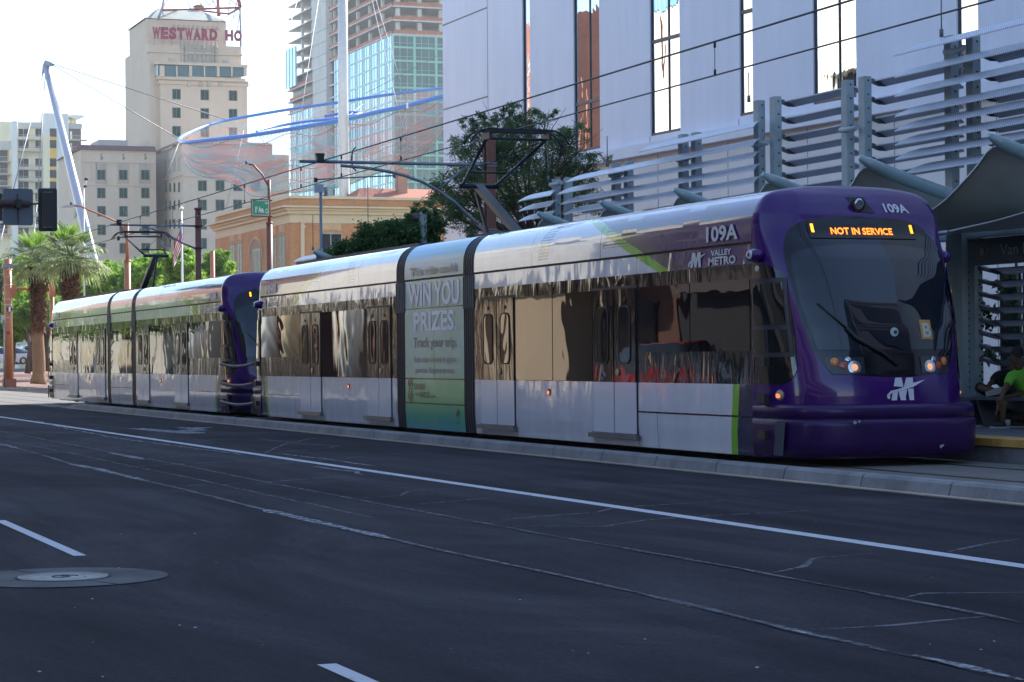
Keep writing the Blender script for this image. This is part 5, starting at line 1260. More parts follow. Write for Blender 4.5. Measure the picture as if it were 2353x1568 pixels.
# ---- tan brick corner building ----
B0 = WD(666.8, 480, 185); XB, YBk = B0.x, B0.y
bk = thing('brick_building', 'two storey tan brick building with cream cornice and arched windows', 'building', (XB+10, YBk+10, 0))
M_BR = brick_mat('tan_brick', (.50, .185, .058), (.60, .26, .095), (.48, .30, .16), .24, .085); M_CRM = facade_mat('cream_cornice', (.66, .53, .34), .04, .05, .08)
zc = lambda y: 1.45+(828.2-y)*.03538
yFar = WX(497, 600, XB).y; xFar = WY(1250, 600, YBk).x
def rim(z0, z1, o, m, nm):
    mb = MB(); mb.box(XB-o, xFar, YBk-o, yFar+o, z0, z1); mb.build(nm, m, bk)
rim(0, zc(512.3), 0, M_BR, 'wall'); rim(zc(512.2), zc(491.8), .05, M_CRM, 'frieze'); rim(zc(491.7), zc(484), .30, M_CRM, 'cornice'); rim(zc(483.9), zc(478), .5, M_CRM, 'cornice'); rim(zc(477.9), zc(474), .85, M_CRM, 'cornice'); rim(zc(473.9), zc(455.9), 0, M_BR, 'parapet'); rim(zc(455.8), zc(449.5), .12, M_CRM, 'coping')
M_OLV = mat('window_olive', (.38, .38, .27), .6, var=.08)
FB = Fac(bk, Y=YBk); FBW = Fac(bk, X=XB)
def archwin(fac, x0, x1, yt, yb_, cols=2):
    fac.window(x0, yt+3, x1, yb_, M_OLV, .09, .06, cols-1, 1)
    xm, ym = (x0+x1)/2, yt; A, B_, T = fac.p(x0, yt+3), fac.p(x1, yt+3), fac.p(xm, yt)
    mb = MB(); n_ = Vector((0, -1, 0)) if fac.Y is not None else Vector((-1, 0, 0)); P = []
    for i in range(9): t_ = i/8; p = A.lerp(B_, t_); p.z = A.z+(T.z-A.z)*math.sin(math.pi*t_)+.0; P.append(p+n_*.05)
    mb.prism(P, (0, 0, 0), tuple(n_*.08)); mb.build('arch_head', M_OLV, bk)
    mb = MB(); rows = []
    for r_ in (.25, .95):
        rows.append([A.lerp(B_, i/8)+Vector((0, 0, (T.z-A.z)*math.sin(math.pi*i/8)+r_))+n_*.03 for i in range(9)])
    mb.grid(rows, smooth=False); mb.build('brick_arch', M_BRA, bk)
M_BRA = brick_mat('arch_brick', (.54, .29, .14), (.66, .39, .21), (.58, .45, .31), .09, .24)
archwin(FB, 736, 784, 535, 640, 2); archwin(FB, 850, 898, 537, 640, 2); archwin(FBW, 529, 540, 561, 680); archwin(FBW, 546, 556.5, 556, 680); archwin(FBW, 642, 655, 539, 640); archwin(FBW, 627, 635, 543, 640)
# flat arched panel on the street side, darker brick painted as niche shade
mb = MB(); P = []
A, B_ = FBW.p(575, 590), FBW.p(602, 590); T = FBW.p(588.5, 549)
P = [A.lerp(B_, .5-.5*math.cos(math.pi*i/14))+Vector((-.02, 0, (T.z-A.z)*math.sin(math.pi*i/14))) for i in range(15)]+[Vector((XB-.02, B_.y, 0)), Vector((XB-.02, A.y, 0))]
mb.poly(P); mb.build('niche', brick_mat('niche_shade_brick', (.35, .20, .11), (.42, .25, .15), (.38, .3, .2)), bk); FBW.window(584.5, 577, 599, 680, M_OLV, .2, .09, 2, 1)
mb = MB(); rows = []
for r_ in (1.04, 1.22): rows.append([A.lerp(B_, .5-.5*r_*math.cos(math.pi*i/16))+Vector((-.05, 0, (T.z-A.z)*r_*math.sin(math.pi*i/16))) for i in range(17)])
mb.grid(rows, smooth=False); mb.build('brick_arch', M_BRA, bk)
mb = MB(); FB.slab(mb, 690.5, 512, 698.5, 700, .22, .25); FB.slab(mb, 688.5, 510, 700.5, 514, .3, .3); FB.slab(mb, 689, 519, 700, 524, .28, .3); mb.build('downpipe', M_CRM, bk)
mb = MB(); x0, x1 = WY(800, 450, YBk+9).x, WY(1200, 450, YBk+9).x; zr = zc(452); yz = WY(900, 434, YBk+16).z
mb.poly([(x0, YBk+8, zr-.6), (x1, YBk+8, zr-.6), (x1-2, YBk+16, yz), (x0+3.2, YBk+16, yz)]); mb.poly([(x0, YBk+8, zr-.6), (x0, YBk+24, zr-.6), (x0+3.2, YBk+16, yz)]); mb.build('tiled_roof', mat('red_tile', (.42, .15, .10), .8, var=.3, vs=5, bump=.6, bs=9), bk)
c_ = WY(922.5, 436, YBk+15); mb = MB(); mb.cbox((c_.x, YBk+15, c_.z+.2), .85, .85, 2.2); mb.cbox((c_.x, YBk+15, c_.z+1.35), 1.15, 1.15, .12); mb.prism([(c_.x-.6, YBk+14.4, c_.z+1.42), (c_.x+.6, YBk+14.4, c_.z+1.42), (c_.x, YBk+14.4, c_.z+1.9)], (0, 0, 0), (0, 1.2, 0)); mb.build('chimney', brick_mat('chimney_brick', (.36, .17, .11), (.42, .22, .15), (.4, .3, .25)), bk)

# ---- west side of the street: seen only mirrored in the windows and the cars' flanks ----
wa = thing('cream_office', 'sunlit cream block with a ribbon balcony, mirrored in the white building windows', 'building', (-20, 120, 0))
M_BEI = facade_mat('beige_stone', (.58, .45, .31), .06, .05, .08); M_DSH = gloss_mat('shop_glass', (.02, .016, .014), .0, (1, 1, 1), .05); M_BRS = facade_mat('brown_stone', (.16, .07, .045), .1, .1, .1)
mb = MB(); mb.box(-60, -17, 92, 170, 0, 5.2); mb.build('ground_floor', M_BRS, wa)
for i, (a, b_, m) in enumerate(((100.5, 109, 0), (111, 113, 0), (116, 117.5, 2), (120, 121.5, 0), (125, 127, 0), (130, 131, 2), (136, 139, 0), (143, 144, 2), (149, 151.5, 0), (157, 158, 2), (162, 164, 0))):
    mb = MB(); mb.box(-17.0, -15, a, b_, 0, 5.2); mb.build('pier', [M_BEI, M_DSH, M_BRS][m], wa)
for a, b_ in ((94, 100), (109.5, 110.8), (113.4, 115.6), (118, 119.6), (122, 124.6), (127.5, 129.6), (132, 135.5), (139.5, 142.5), (144.5, 148.5), (152, 156.5), (158.5, 161.5), (164.5, 169)):
    mb = MB(); mb.box(-16.9, -16.7, a, b_, .3, 4.1); mb.build('shopfront', M_DSH, wa)
mb = MB(); mb.box(-60, -14, 95, 150, 5.25, 27); mb.build('upper_wall', facade_mat('cream_wall', (.72, .66, .54), .03, .05, .05), wa)
mb = MB(); mb.box(-58, -13.9, 89, 149, 27.05, 28.3); mb.build('roof_band', mat('roof_blue', (.15, .35, .50), .5), wa)
mb = MB(); mb.box(-58, -18, 89, 125, 28.35, 29.8); mb.build('roof_sign_band', mat('roof_orange', (.65, .18, .07), .5), wa)
mb = MB(); mb.box(-14.2, -13.9, 95, 118, 16.4, 18.9); mb.build('ribbon_window', M_WIN_D, wa)
mb = MB(); mb.box(-14.5, -13.0, 94, 119, 19.0, 19.7); mb.build('balcony', M_CRW, wa)
for i, y in enumerate((128, 141, 147, 154, 168)):
    mb = MB(); mb.tube([(-12.6, y, 0), (-12.6, y, 5.3)], .62, 20); tag(mb.build('column', [M_CRW, M_CRM][i % 2]), ['pale round column at the cream block corner', 'cream round column by the shopfronts', 'pale round column between two shopfronts', 'cream round column near the brick warehouse', 'pale round column farthest up the street'][i], 'column', 'street columns opposite the station')
wd = thing('dark_parking_structure', 'dark shaded garage with open decks, mirrored in the near tram windows', 'garage', (-24, 60, 0))
mb = MB(); mb.box(-50, -14.5, 25, 91.5, 12, 24); mb.box(-50, -17, 25, 91.5, 0, 12); mb.build('wall', mat('garage_dark', (.035, .032, .035), .9, var=.3), wd)
mb = MB()
for z in (4.2, 7.6, 11): mb.box(-17, -16.2, 25, 91, z, z+.8)
mb.build('deck_edge', mat('garage_deck', (.12, .10, .10), .9), wd)
wk = thing('red_brick_warehouse', 'red brick warehouse with faded painted letters, mirrored in the window strip', 'building', (-20, 190, 0))
mb = MB(); mb.box(-60, -14, 172, 250, 9.5, 30.5); mb.build('wall', brick_mat('red_brick', (.33, .10, .055), (.40, .14, .08), (.32, .18, .13)), wk)
mb = MB(); mb.box(-60, -14.4, 172, 330, 0, 9.45); mb.build('lower_wall', facade_mat('lower_cream', (.50, .47, .40), .1, .1, .15), wk)
for i in range(16): mb = MB(); y = 174+i*9.2; mb.box(-14.45, -14.3, y, y+4.2, .4, 4.6); mb.build('shopfront', M_DSH, wk)
for y in (176, 181, 186, 191, 196, 201, 206, 214, 222):
    for z in (11.5, 17): mb = MB(); mb.box(-14.05, -13.95, y, y+1.7, z, z+2.6); mb.build('window', mat('dusty_glass', (.20, .20, .19), .5), wk)
mb = MB()
for y in (180, 184, 190, 196): mb.box(-13.97, -13.93, y, y+.8, 22, 28); mb.box(-13.97, -13.93, y, y+2.6, 22, 22.7); mb.box(-13.97, -13.93, y+1.8, y+2.6, 22, 25)
mb.build('painted_mark', mat('faded_white', (.5, .5, .5), .8, var=.3), wk)
# unseen blocks added behind the photographer to cut skylight from the south
for nm, lab, bx in (('added_glass_block', 'unseen dark glass block added behind the photographer on the right side to cut skylight', (40, 90, -150, -40, 60)), ('added_stone_block', 'unseen brown stone block added behind the photographer on the left side to cut skylight', (-60, -16, -120, 14, 17))):
    r_ = thing(nm, lab, 'building', ((bx[0]+bx[1])/2, (bx[2]+bx[3])/2, 0)); mb = MB(); mb.box(bx[0], bx[1], bx[2], bx[3], 0, bx[4]); mb.build('wall', facade_mat(nm+'_wall', (.07, .08, .11) if 'glass' in nm else (.20, .14, .10), .1, .1, .1), r_)
    for k in range(int(bx[4]//4)-1):
        mb = MB(); x = bx[0] if bx[0] > 0 else bx[1]; s_ = -1 if bx[0] > 0 else 1; mb.box(min(x, x+s_*.1), max(x, x+s_*.1), bx[2]+2, bx[3]-2, 3+k*4, 5.2+k*4); mb.box(bx[0]+2, bx[1]-2, bx[3], bx[3]+.1, 3+k*4, 5.2+k*4); mb.build('ribbon_window', M_WIN_D, r_)
# ================= masts, wires, lamps, signals =================
M_RUST = mat('pole_terracotta', (.42, .16, .065), .5, var=.12, vs=2, coat=.2); M_BROWN = mat('pole_brown', (.17, .065, .045), .5, var=.15)
M_GALV = mat('galvanised_tube', (.20, .23, .28), .45, metal=.5, var=.15); M_WIRE = mat('wire_dark', (.02, .02, .025), .5, var=0)
M_BLK = mat('signal_black', (.012, .012, .014), .5, var=.15)
def P2(*a): return [WY(x, y, a[-1]) for x, y in a[:-1]]
def wire(nm, z, r, lab):
    mb = MB(); mb.tube([(XC, y, z) for y in (-12, 20, 49.4, 73.5, 120, 210)], r, 6, smooth=True); return tag(mb.build(nm, M_WIRE), lab, 'overhead wire')
wire('contact_wire', 5.475, .012, 'lower overhead wire that touches both pantographs'); wire('messenger_wire', 5.957, .015, 'upper overhead wire running parallel above the other')
for i, px in enumerate((1643, 1157, 920, 783, 690, 560, 455, 395, 320)):
    y = WX(px, 200, XC).y; mb = MB(); mb.tube([(XC, y, 5.485), (XC, y, 5.95)], .006, 5); mb.tube([(XC, y, 5.485), (XC, y, 5.56)], .02, 5); mb.tube([(XC, y, 5.87), (XC, y, 5.95)], .02, 5)
    tag(mb.build('wire_dropper', M_WIRE), 'short vertical dropper tying the two overhead wires together', 'wire hanger', 'droppers between the overhead wires')
# catenary pole beside the tree
c1 = thing('catenary_pole', 'brown steel pole by the tree with a long curved bracket reaching left to the wires', 'pole', (18.35, 49.4, ZP), 'overhead line poles')
def hpole(root, x, y, z1, w_, m, z0=ZP):
    mb = MB(); mb.box(x-w_/2, x+w_/2, y-w_/2, y-w_/2+.02, z0, z1); mb.box(x-w_/2, x+w_/2, y+w_/2-.02, y+w_/2, z0, z1); mb.box(x-.012, x+.012, y-w_/2+.02, y+w_/2-.02, z0, z1); mb.build('post', m, root)
Yp = 49.4; px_ = WY(1125.5, 400, Yp).x; hpole(c1, px_, Yp, WY(1125, 300, Yp).z, .22, M_BROWN)
mb = MB(); mb.tube(P2((688, 371), (1071, 378.5), (1083, 378.5), Yp), .038, 8); mb.tube(P2((1083, 378.5), (1114, 378.5), Yp), [.05, .05], 8); mb.build('top_tube', M_GALV, c1)
mb = MB(); mb.tube(P2((783, 381), (840, 386), (892, 394.5), (930, 404), (970, 418), (1007, 438), (1045, 465), (1088, 506.6), (1097, 514), Yp), .035, 8); mb.build('curved_bracket', M_GALV, c1)
mb = MB(); k = P2((1094, 511), (1116, 531), Yp)
for i in range(6): a = k[0].lerp(k[1], i/6); b_ = k[0].lerp(k[1], (i+.6)/6); mb.tube([a, b_], .055, 10)
k = P2((1080, 378.5), (1110, 378.5), Yp)
mb.build('insulator', mat('insulator_brown', (.16, .09, .09), .4, var=.2), c1)
mb = MB(); mb.tube(P2((1071, 384), (1009, 434), Yp), .022, 6); mb.build('brace', M_GALV, c1)
mb = MB(); mb.tube(P2((724, 413), (815, 408), (905, 404), Yp), .016, 6); mb.tube(P2((905, 398), (907, 409), Yp), .03, 6); mb.build('steady_arm', M_GALV, c1)
mb = MB(); a = WY(735, 366, Yp); mb.cbox(a, .16, .14, .14); mb.cbox(a+Vector((0, 0, .1)), .2, .1, .06); a = WY(725, 414, Yp); mb.cbox(a, .07, .07, .10); mb.build('wire_clamp', M_BLK, c1)
mb = MB(); mb.tube(P2((817, 339), (810, 347), (808, 365), (810, 385), (818, 393), Yp), .016, 6); mb.build('jumper_loop', M_WIRE, c1)
for y in (376, 382, 528, 533): mb = MB(); mb.cbox(WY(1125.5, y, Yp), .27, .27, .03); mb.build('pole_band', M_GALV, c1)
Yp = 73.5; x2 = WY(455, 500, Yp).x
c2 = thing('catenary_pole', 'round brown pole over the far car with a bracket in front of the striped flag', 'pole', (x2, Yp, ZP), 'overhead line poles')
mb = MB(); mb.tube([(x2, Yp, ZP), (x2, Yp, WY(455, 480, Yp).z)], .10, 14); mb.tube([(x2, Yp, WY(455, 482, Yp).z), (x2, Yp, WY(455, 478, Yp).z)], .125, 14); mb.build('post', M_BROWN, c2)
mb = MB(); mb.tube(P2((252.7, 517), (420, 519), (449, 520), Yp), .032, 8); mb.build('top_tube', M_GALV, c2)
mb = MB(); mb.tube(P2((327, 521.6), (345, 525), (377, 536), (400, 548), (421, 560), (449, 571), Yp), .03, 8); mb.build('curved_bracket', M_GALV, c2)
mb = MB(); mb.tube(P2((272, 547), (373, 541), Yp), .014, 6); mb.build('steady_arm', M_GALV, c2)
for p_, s_, nm in (((273, 511), (.16, .16, .16), 'wire_clamp'), ((272, 548), (.08, .08, .14), 'wire_clamp'), ((455, 520), (.25, .25, .05), 'pole_band'), ((455, 571), (.25, .25, .05), 'pole_band')): mb = MB(); mb.cbox(WY(*p_, Yp), *s_); mb.build(nm, M_BLK, c2)

def lamp(lab, D, base, knee, top, arm, lum, rl, ru, m):
    """pole (lower thick, upper thin) and curved arm with a flat lantern; pixels + distance"""
    q = WD(*base, D); r_ = thing('street_lamp', lab, 'street lamp', (q.x, q.y, 0), 'street lamps'); Y = q.y
    kn_ = WY(*knee, Y); tp_ = WY(*top, Y); x = tp_.x
    mb = MB(); mb.tube([(x, Y, 0), (x, Y, kn_.z)], [rl*1.1, rl], 14); mb.tube([(x, Y, kn_.z), (x, Y, tp_.z)], ru, 12); mb.tube([(x, Y, kn_.z-.05), (x, Y, kn_.z+.05)], rl*1.15, 14); mb.build('post', m, r_)
    mb = MB(); mb.tube([WY(a, b_, Y) for a, b_ in arm], .045, 8); mb.build('arm', m, r_)
    mb = MB(); a, b_ = WY(*lum[0], Y), WY(*lum[1], Y); h = (a-b_).length*.10
    mb.prism([a+Vector((0, 0, 0)), a.lerp(b_, .5)+Vector((0, 0, h*1.1)), b_+Vector((0, 0, h*1.2)), b_+Vector((0, 0, -h)), a.lerp(b_, .6)+Vector((0, 0, -h*.9)), a+Vector((0, 0, -h*.5))], (0, -.14, 0), (0, .14, 0)); mb.build('lantern', mat('lantern_pale', (.45, .47, .50), .5, var=.1), r_)
    mb = MB(); c_ = b_+Vector((-.12, 0, h*1.8)); mb.tube([c_-Vector((0, 0, .05)), c_+Vector((0, 0, .07))], .05, 8); mb.build('photocell', M_BLK, r_)
    return r_, Y
l1, Yl1 = lamp('terracotta street lamp left of the flag, its arm reaching left over the palms', 110, (292, 900), (292, 600), (292, 514), [(292, 530), (270, 511), (235, 495), (200, 481), (186, 474.5), (170, 473)], ((141, 475), (169, 473)), .155, .085, M_RUST)
l2, Yl2 = lamp('terracotta street lamp that carries the green street name sign', 105, (619, 900), (619, 513), (618, 414), [(619, 432), (603, 402), (590, 388), (582, 379), (572, 378)], ((555, 380.5), (572, 377.5)), .14, .075, M_BROWN)
sn = thing('street_name_sign', 'green street name sign reading 1st Ave. in a brown frame on the lamp post', 'sign', (WY(595, 480, Yl2-.15).x, Yl2-.15, WY(595, 480, Yl2).z), None)
a, b_ = WY(573, 0, Yl2-.15).x, WY(615.5, 0, Yl2-.15).x; z0, z1 = WY(595, 500, Yl2).z, WY(595, 458.5, Yl2).z
mb = MB(); mb.box(a, b_, Yl2-.22, Yl2-.12, z0, z1); mb.build('frame', M_BROWN, sn)
mb = MB(); mb.box(a+.04, b_-.04, Yl2-.235, Yl2-.22, z0+.08, z1-.06); mb.build('border', mat('sign_white', (.62, .64, .62), .5, var=0), sn)
mb = MB(); mb.box(a+.065, b_-.065, Yl2-.245, Yl2-.236, z0+.105, z1-.085); mb.build('panel', mat('sign_green', (.03, .25, .13), .45, var=.1), sn)
T = MB(); Yt = Yl2-.25; h = z1-z0
text_into(T, '1', lambda x, y: (a+.13+x, Yt, z0+.26*h+y), .3, .01, align='LEFT', fit=(.05, .27)); text_into(T, 'st', lambda x, y: (a+.19+x, Yt, z0+.44*h+y), .18, .004, align='LEFT', fit=(.11, .16)); text_into(T, 'Ave.', lambda x, y: (a+.34+x, Yt, z0+.26*h+y), .3, .01, align='LEFT', fit=(.26, .27))
text_into(T, '100 N', lambda x, y: (b_-.24+x, Yt, z0+.73*h+y), .1, .002, align='LEFT', fit=(.16, .09)); T.grid([[(b_-.15+r_*math.cos(i*.5236), Yt, z0+.34*h+r_*math.sin(i*.5236)*1.7) for i in range(13)] for r_ in (.045, .065)], smooth=False); T.build('name_text', mat('sign_letters', (.72, .76, .72), .5, var=0), sn)
mb = MB()
for z in (z0+.05, z1-.05): mb.cbox((WY(618, 480, Yl2).x, Yl2, z), .26, .22, .05)
mb.build('bracket', M_BLK, sn)
# camera mast and sensor pole
q = WD(738, 600, 76); r_ = thing('sensor_pole', 'slim grey pole with two pale equipment boxes in front of the brick building', 'pole', (q.x, q.y, ZP)); Y = q.y
mb = MB(); mb.tube([(q.x, Y, ZP), (q.x, Y, WY(738, 432, Y).z)], .05, 10); mb.build('post', mat('pole_pale_blue', (.20, .25, .31), .5, var=.1), r_)
mb = MB(); mb.cbox(WY(732, 433.5, Y), .30, .16, .27); mb.build('box', mat('box_pale', (.38, .42, .48), .5, var=.06), r_)
mb = MB(); mb.cbox(WY(748, 441, Y+.1), .12, .10, .30); mb.build('box', MATS['box_pale'], r_)
mb = MB(); mb.tube(P2((745, 432), (750, 445), (744, 451), (738, 449), Y), .012, 5); mb.build('cable', M_BLK, r_)
q = WD(193, 600, 150); r_ = thing('camera_mast', 'thin pale mast with two small black cameras before the hotel wing', 'mast', (q.x, q.y, 0)); Y = q.y
mb = MB(); mb.tube([(q.x, Y, 0), (q.x, Y, WY(193, 425, Y).z)], .06, 8); mb.tube(P2((194, 428), (197, 427), (198, 416), Y), .03, 6); mb.build('post', mat('mast_cream', (.55, .54, .47), .5, var=.05), r_)
for p in ((196, 429), (198.5, 412.5)): mb = MB(); c_ = WY(*p, Y); mb.tube([c_-Vector((.12, 0, 0)), c_+Vector((.10, 0, .04))], .09, 8); mb.build('camera', M_BLK, r_)
# flag
q = WD(420, 650, 130); fp = thing('flagpole', 'white flagpole with a gilt cap behind the far tram', 'flagpole', (q.x, q.y, 0)); Y = q.y
mb = MB(); mb.tube([(q.x, Y, 0), (WY(417, 480, Y).x, Y, WY(417, 481, Y).z)], [.09, .05], 10); mb.build('post', mat('flagpole_white', (.6, .6, .6), .35, metal=.3, var=.05), fp)
mb = MB(); c_ = WY(417, 477.5, Y); mb.tube([c_-Vector((0, 0, .1)), c_, c_+Vector((0, 0, .08))], [.16, .12, .02], 10); mb.build('cap', M_CRW, fp)
def flag_mat():
    m = bpy.data.materials.new('flag_cloth'); m.use_nodes = True; t = NT(m); b = t.b; uvn = t.add('ShaderNodeUVMap'); sp = t.add('ShaderNodeSeparateXYZ'); t.l(uvn.outputs[0], sp.inputs[0]); U, V = sp.outputs[0], sp.outputs[1]
    st = t.math('GREATER_THAN', t.math('FRACT', t.math('MULTIPLY', V, 4.)), .5); c = t.mix(st, (.46, .03, .035), (.66, .64, .62))
    cn = t.math('MULTIPLY', t.math('LESS_THAN', U, .40), t.math('LESS_THAN', V, .54))
    vo = t.add('ShaderNodeTexVoronoi'); vo.inputs['Scale'].default_value = 16; vo.inputs['Randomness'].default_value = 0; t.l(uvn.outputs[0], vo.inputs[0])
    bl = t.mix(t.math('LESS_THAN', vo.outputs['Distance'], .22), (.03, .04, .14), (.6, .6, .62)); t.l(t.mix(cn, c, bl), b.inputs['Base Color']); b.inputs['Roughness'].default_value = .8; return m
mb = MB(); rows = []; nu, nv = 30, 14; top = WY(418, 511, Y); 
def fpt(u, v):   # hoist on the pole; fly hangs down in folds
    hz = top.z-v*1.15; x = top.x+.02-.10*v*0; dx = -(.14+.46*math.sin(min(1, u)*1.3))*(1 if True else 0); fold = .07*math.sin(u*15+v*3)
    return (top.x+.03+(dx*u**.6*.95)+fold*.5*u+.04*v, Y-.05+fold*u*1.6, hz-1.55*u**1.1-.05*math.sin(v*5))
mb.grid([[fpt(i/nu, j/nv) for j in range(nv+1)] for i in range(nu+1)], uvf=lambda i, j: (i/nu, j/nv))
tag(mb.build('flag', flag_mat()), 'striped red and white flag hanging limp from the flagpole', 'flag')
# signals near the left edge
q = WD(88, 480, 70); Y = q.y
ts = thing('traffic_signal', 'black backed traffic signal and grey sign back on a brown mast arm, top left', 'traffic signal', (WY(-160, 480, Y).x, Y, 0))
mb = MB(); mb.tube(P2((-160, 455), (-20, 467), (67, 469), Y), [.16, .13, .10], 14); mb.tube([(WY(-160, 480, Y).x, Y, 0), (WY(-160, 480, Y).x, Y, WY(-160, 440, Y).z)], .17, 14); mb.tube(P2((67, 469), (92, 468.5), Y), .03, 8); mb.build('mast_arm', mat('arm_brown', (.065, .03, .026), .5, var=.15), ts)
def rr_xz(x0, x1, z0, z1, r): return [(x, z) for x, z in rrect(x0, x1, z0, z1, r)]
def xzslab(x0p, y0p, x1p, y1p, Yc, d, r, nm, m, root):
    xm, ym = (x0p+x1p)/2, (y0p+y1p)/2; P = rrect(WY(x0p, ym, Yc).x, WY(x1p, ym, Yc).x, WY(xm, y1p, Yc).z, WY(xm, y0p, Yc).z, r)
    mb = MB(); mb.prism([(x, Yc, z) for x, z in P], (0, 0, 0), (0, d, 0)); return mb.build(nm, m, root)
xzslab(88, 433, 131.3, 532, Y+.12, .02, .06, 'backplate', M_BLK, ts); hs = xzslab(98, 441, 123, 524, Y-.10, .20, .03, 'signal_housing', mat('housing_black', (.006, .006, .009), .45, var=.2), ts)
mb = MB()
for px, py in ((104, 441.8), (116, 441.8), (104, 522.6), (116, 522.6)): mb.cbox(WY(px, py, Y-.11), .13, .01, .012)
mb.build('gap_light_strip', mat('gap_light_pale', (.45, .43, .38), .8, var=0), hs)  # pale strips painted as daylight showing at the housing ends
xzslab(-14, 444, 5.5, 508, Y+.12, .02, .04, 'backplate', M_BLK, ts)
xzslab(6.5, 434, 76, 518, Y+.16, .02, .08, 'sign_back', mat('sign_back_grey', (.13, .145, .18), .55, metal=.3, var=.08, vs=2), ts)
mb = MB(); mb.bar(WY(40, 447, Y+.13), WY(42.5, 513, Y+.13), .035, .03, (0, 1, 0)); mb.cbox(WY(42, 469, Y), .16, .26, .26); mb.build('sign_strut', M_BLK, ts)
q = WZ(19, 890, .15); Y = q.y-.0
pp = thing('signal_pole', 'thick orange pole on a square plinth in the gravel, left edge', 'pole', (q.x, Y, .15))
mb = MB(); x = WY(21, 800, Y).x; mb.tube([(x, Y, .2), (WY(17, 600, Y).x, Y, WY(17, 596, Y).z)], [.235, .205], 18); mb.build('post', M_RUST, pp)
mb = MB(); mb.box(x-.32, x+.32, Y-.32, Y+.32, .14, .60); mb.build('plinth', mat('plinth_terracotta', (.26, .085, .05), .6, var=.12), pp)
mb = MB(); c_ = WY(17, 611, Y); mb.cbox(c_, .52, .52, .2); mb.build('clamp', M_GALV, pp)
for py in (620, 637, 655, 688, 701, 730): mb = MB(); c_ = WY(18.5, py, Y); mb.tube([c_-Vector((0, 0, .02)), c_+Vector((0, 0, .02))], .222, 18); mb.build('steel_band', mat('band_pale', (.5, .5, .5), .4, metal=.5, var=0), pp)
mb = MB(); c_ = WY(22, 711, Y-.3); mb.tube([c_, c_+Vector((0, .1, 0))], [.16, .16], 16); sg2 = mb.build('round_signal', mat('signal_indigo', (.04, .035, .09), .5, var=.1), pp)
mb = MB(); mb.cbox(c_+Vector((0, -.02, 0)), .10, .02, .26); mb.build('pale_bar', M_CRW, sg2)
mb = MB(); mb.tube([WY(19, 765, Y-.22), WY(19, 765, Y-.26)], .09, 14); c_ = WY(19, 872, Y-.20); mb.build('hand_hole', mat('hole_terracotta', (.2, .07, .04), .6, var=0), pp)
mb = MB(); mb.box(WY(24, 670, Y).x, WY(37, 670, Y).x, Y-.1, Y+.1, WY(30, 684, Y).z, WY(30, 655, Y).z); mb.build('bracket_box', M_RUST, pp)
q = WD(120, 880, 128); Y = q.y
p3_ = thing('signal_pole', 'slender terracotta pole between the palms carrying a horizontal arm', 'pole', (q.x, Y, .15))
mb = MB(); mb.tube([(WY(121, 900, Y).x, Y, .15), (WY(119, 665, Y).x, Y, WY(119, 662, Y).z)], .13, 12); mb.tube([WY(119, 662, Y), WY(118.5, 605, Y)], .05, 8); mb.cbox(WY(119, 668, Y), .36, .36, .72); mb.build('post', M_RUST, p3_)
mb = MB(); mb.tube(P2((116, 666), (60, 664), (-40, 662), Y), [.11, .10, .08], 10); mb.build('arm', M_RUST, p3_)
for pxy in ((-2, 5, 648, 692), (-4, 3, 695, 720)): xzslab(pxy[0], pxy[2], pxy[1], pxy[3], Y-.3, .2, .05, 'signal_housing', M_BLK, p3_)
q = WD(489, 700, 126); mb = MB(); mb.tube([(q.x, q.y, 0), (q.x, q.y, WY(489, 577, q.y).z)], .13, 12); tag(mb.build('short_pole', M_RUST), 'plain terracotta pole without an arm between the tree and the brick building', 'pole')
q = WD(122, 688, 165); sb = thing('sign_board', 'small white sign board behind the palm trunks', 'sign', (q.x, q.y, .3)); mb = MB(); mb.cbox(q, 1.15, .06, .46); mb.build('panel', M_CRW, sb); mb = MB(); mb.box(q.x-.4, q.x-.33, q.y, q.y+.06, .3, q.z+.2); mb.build('post', M_GALV, sb)
q = WD(7, 800, 118); sb = thing('parking_sign', 'pale square sign on a thin post left of the orange pole', 'sign', (WD(9, 860, 118).x, q.y, .15)); Y = q.y
mb = MB(); mb.box(WY(2, 733, Y).x, WY(12, 733, Y).x, Y, Y+.02, WY(7, 742, Y).z, WY(7, 724, Y).z); mb.build('panel', mat('parking_pale', (.42, .42, .40), .6, var=.1), sb); mb = MB(); mb.tube([(WY(9, 740, Y).x, Y, .15), WY(9, 735, Y)], .035, 8); mb.build('post', M_GALV, sb)

# ================= net sculpture =================
ns = thing('net_sculpture', 'floating net sculpture of pink and teal mesh hung under blue ring tubes', 'sculpture', WD(700, 400, 225))
M_RING = mat('ring_blue', (.05, .20, .60), .35, var=.08, coat=.4); M_CAB = mat('cable_grey', (.22, .23, .26), .5, metal=.3, var=0)
def RP(px, py, D): return WD(px, py, D)
near = [(412, 322, 226), (418, 326, 222), (440, 326.5, 219), (500, 320, 216), (574, 311.5, 213), (660, 298, 210), (776, 278, 207), (870, 257, 204), (935, 243, 202), (1023, 220, 199), (1110, 198, 197)]
far = [(412, 322, 226), (420, 313, 230), (450, 299, 236), (500, 281.5, 240), (574, 267, 243), (670, 251, 246), (776, 236, 248), (900, 217, 250), (1023, 203, 252), (1110, 194, 252)]
inner = [(590, 304, 221), (598, 299, 223), (640, 290, 226), (700, 280, 228), (776, 272, 230), (800, 268, 230), (822, 263, 231), (830, 259.5, 233), (815, 258, 235), (790, 260, 236), (776, 262, 237), (745, 268, 237)]
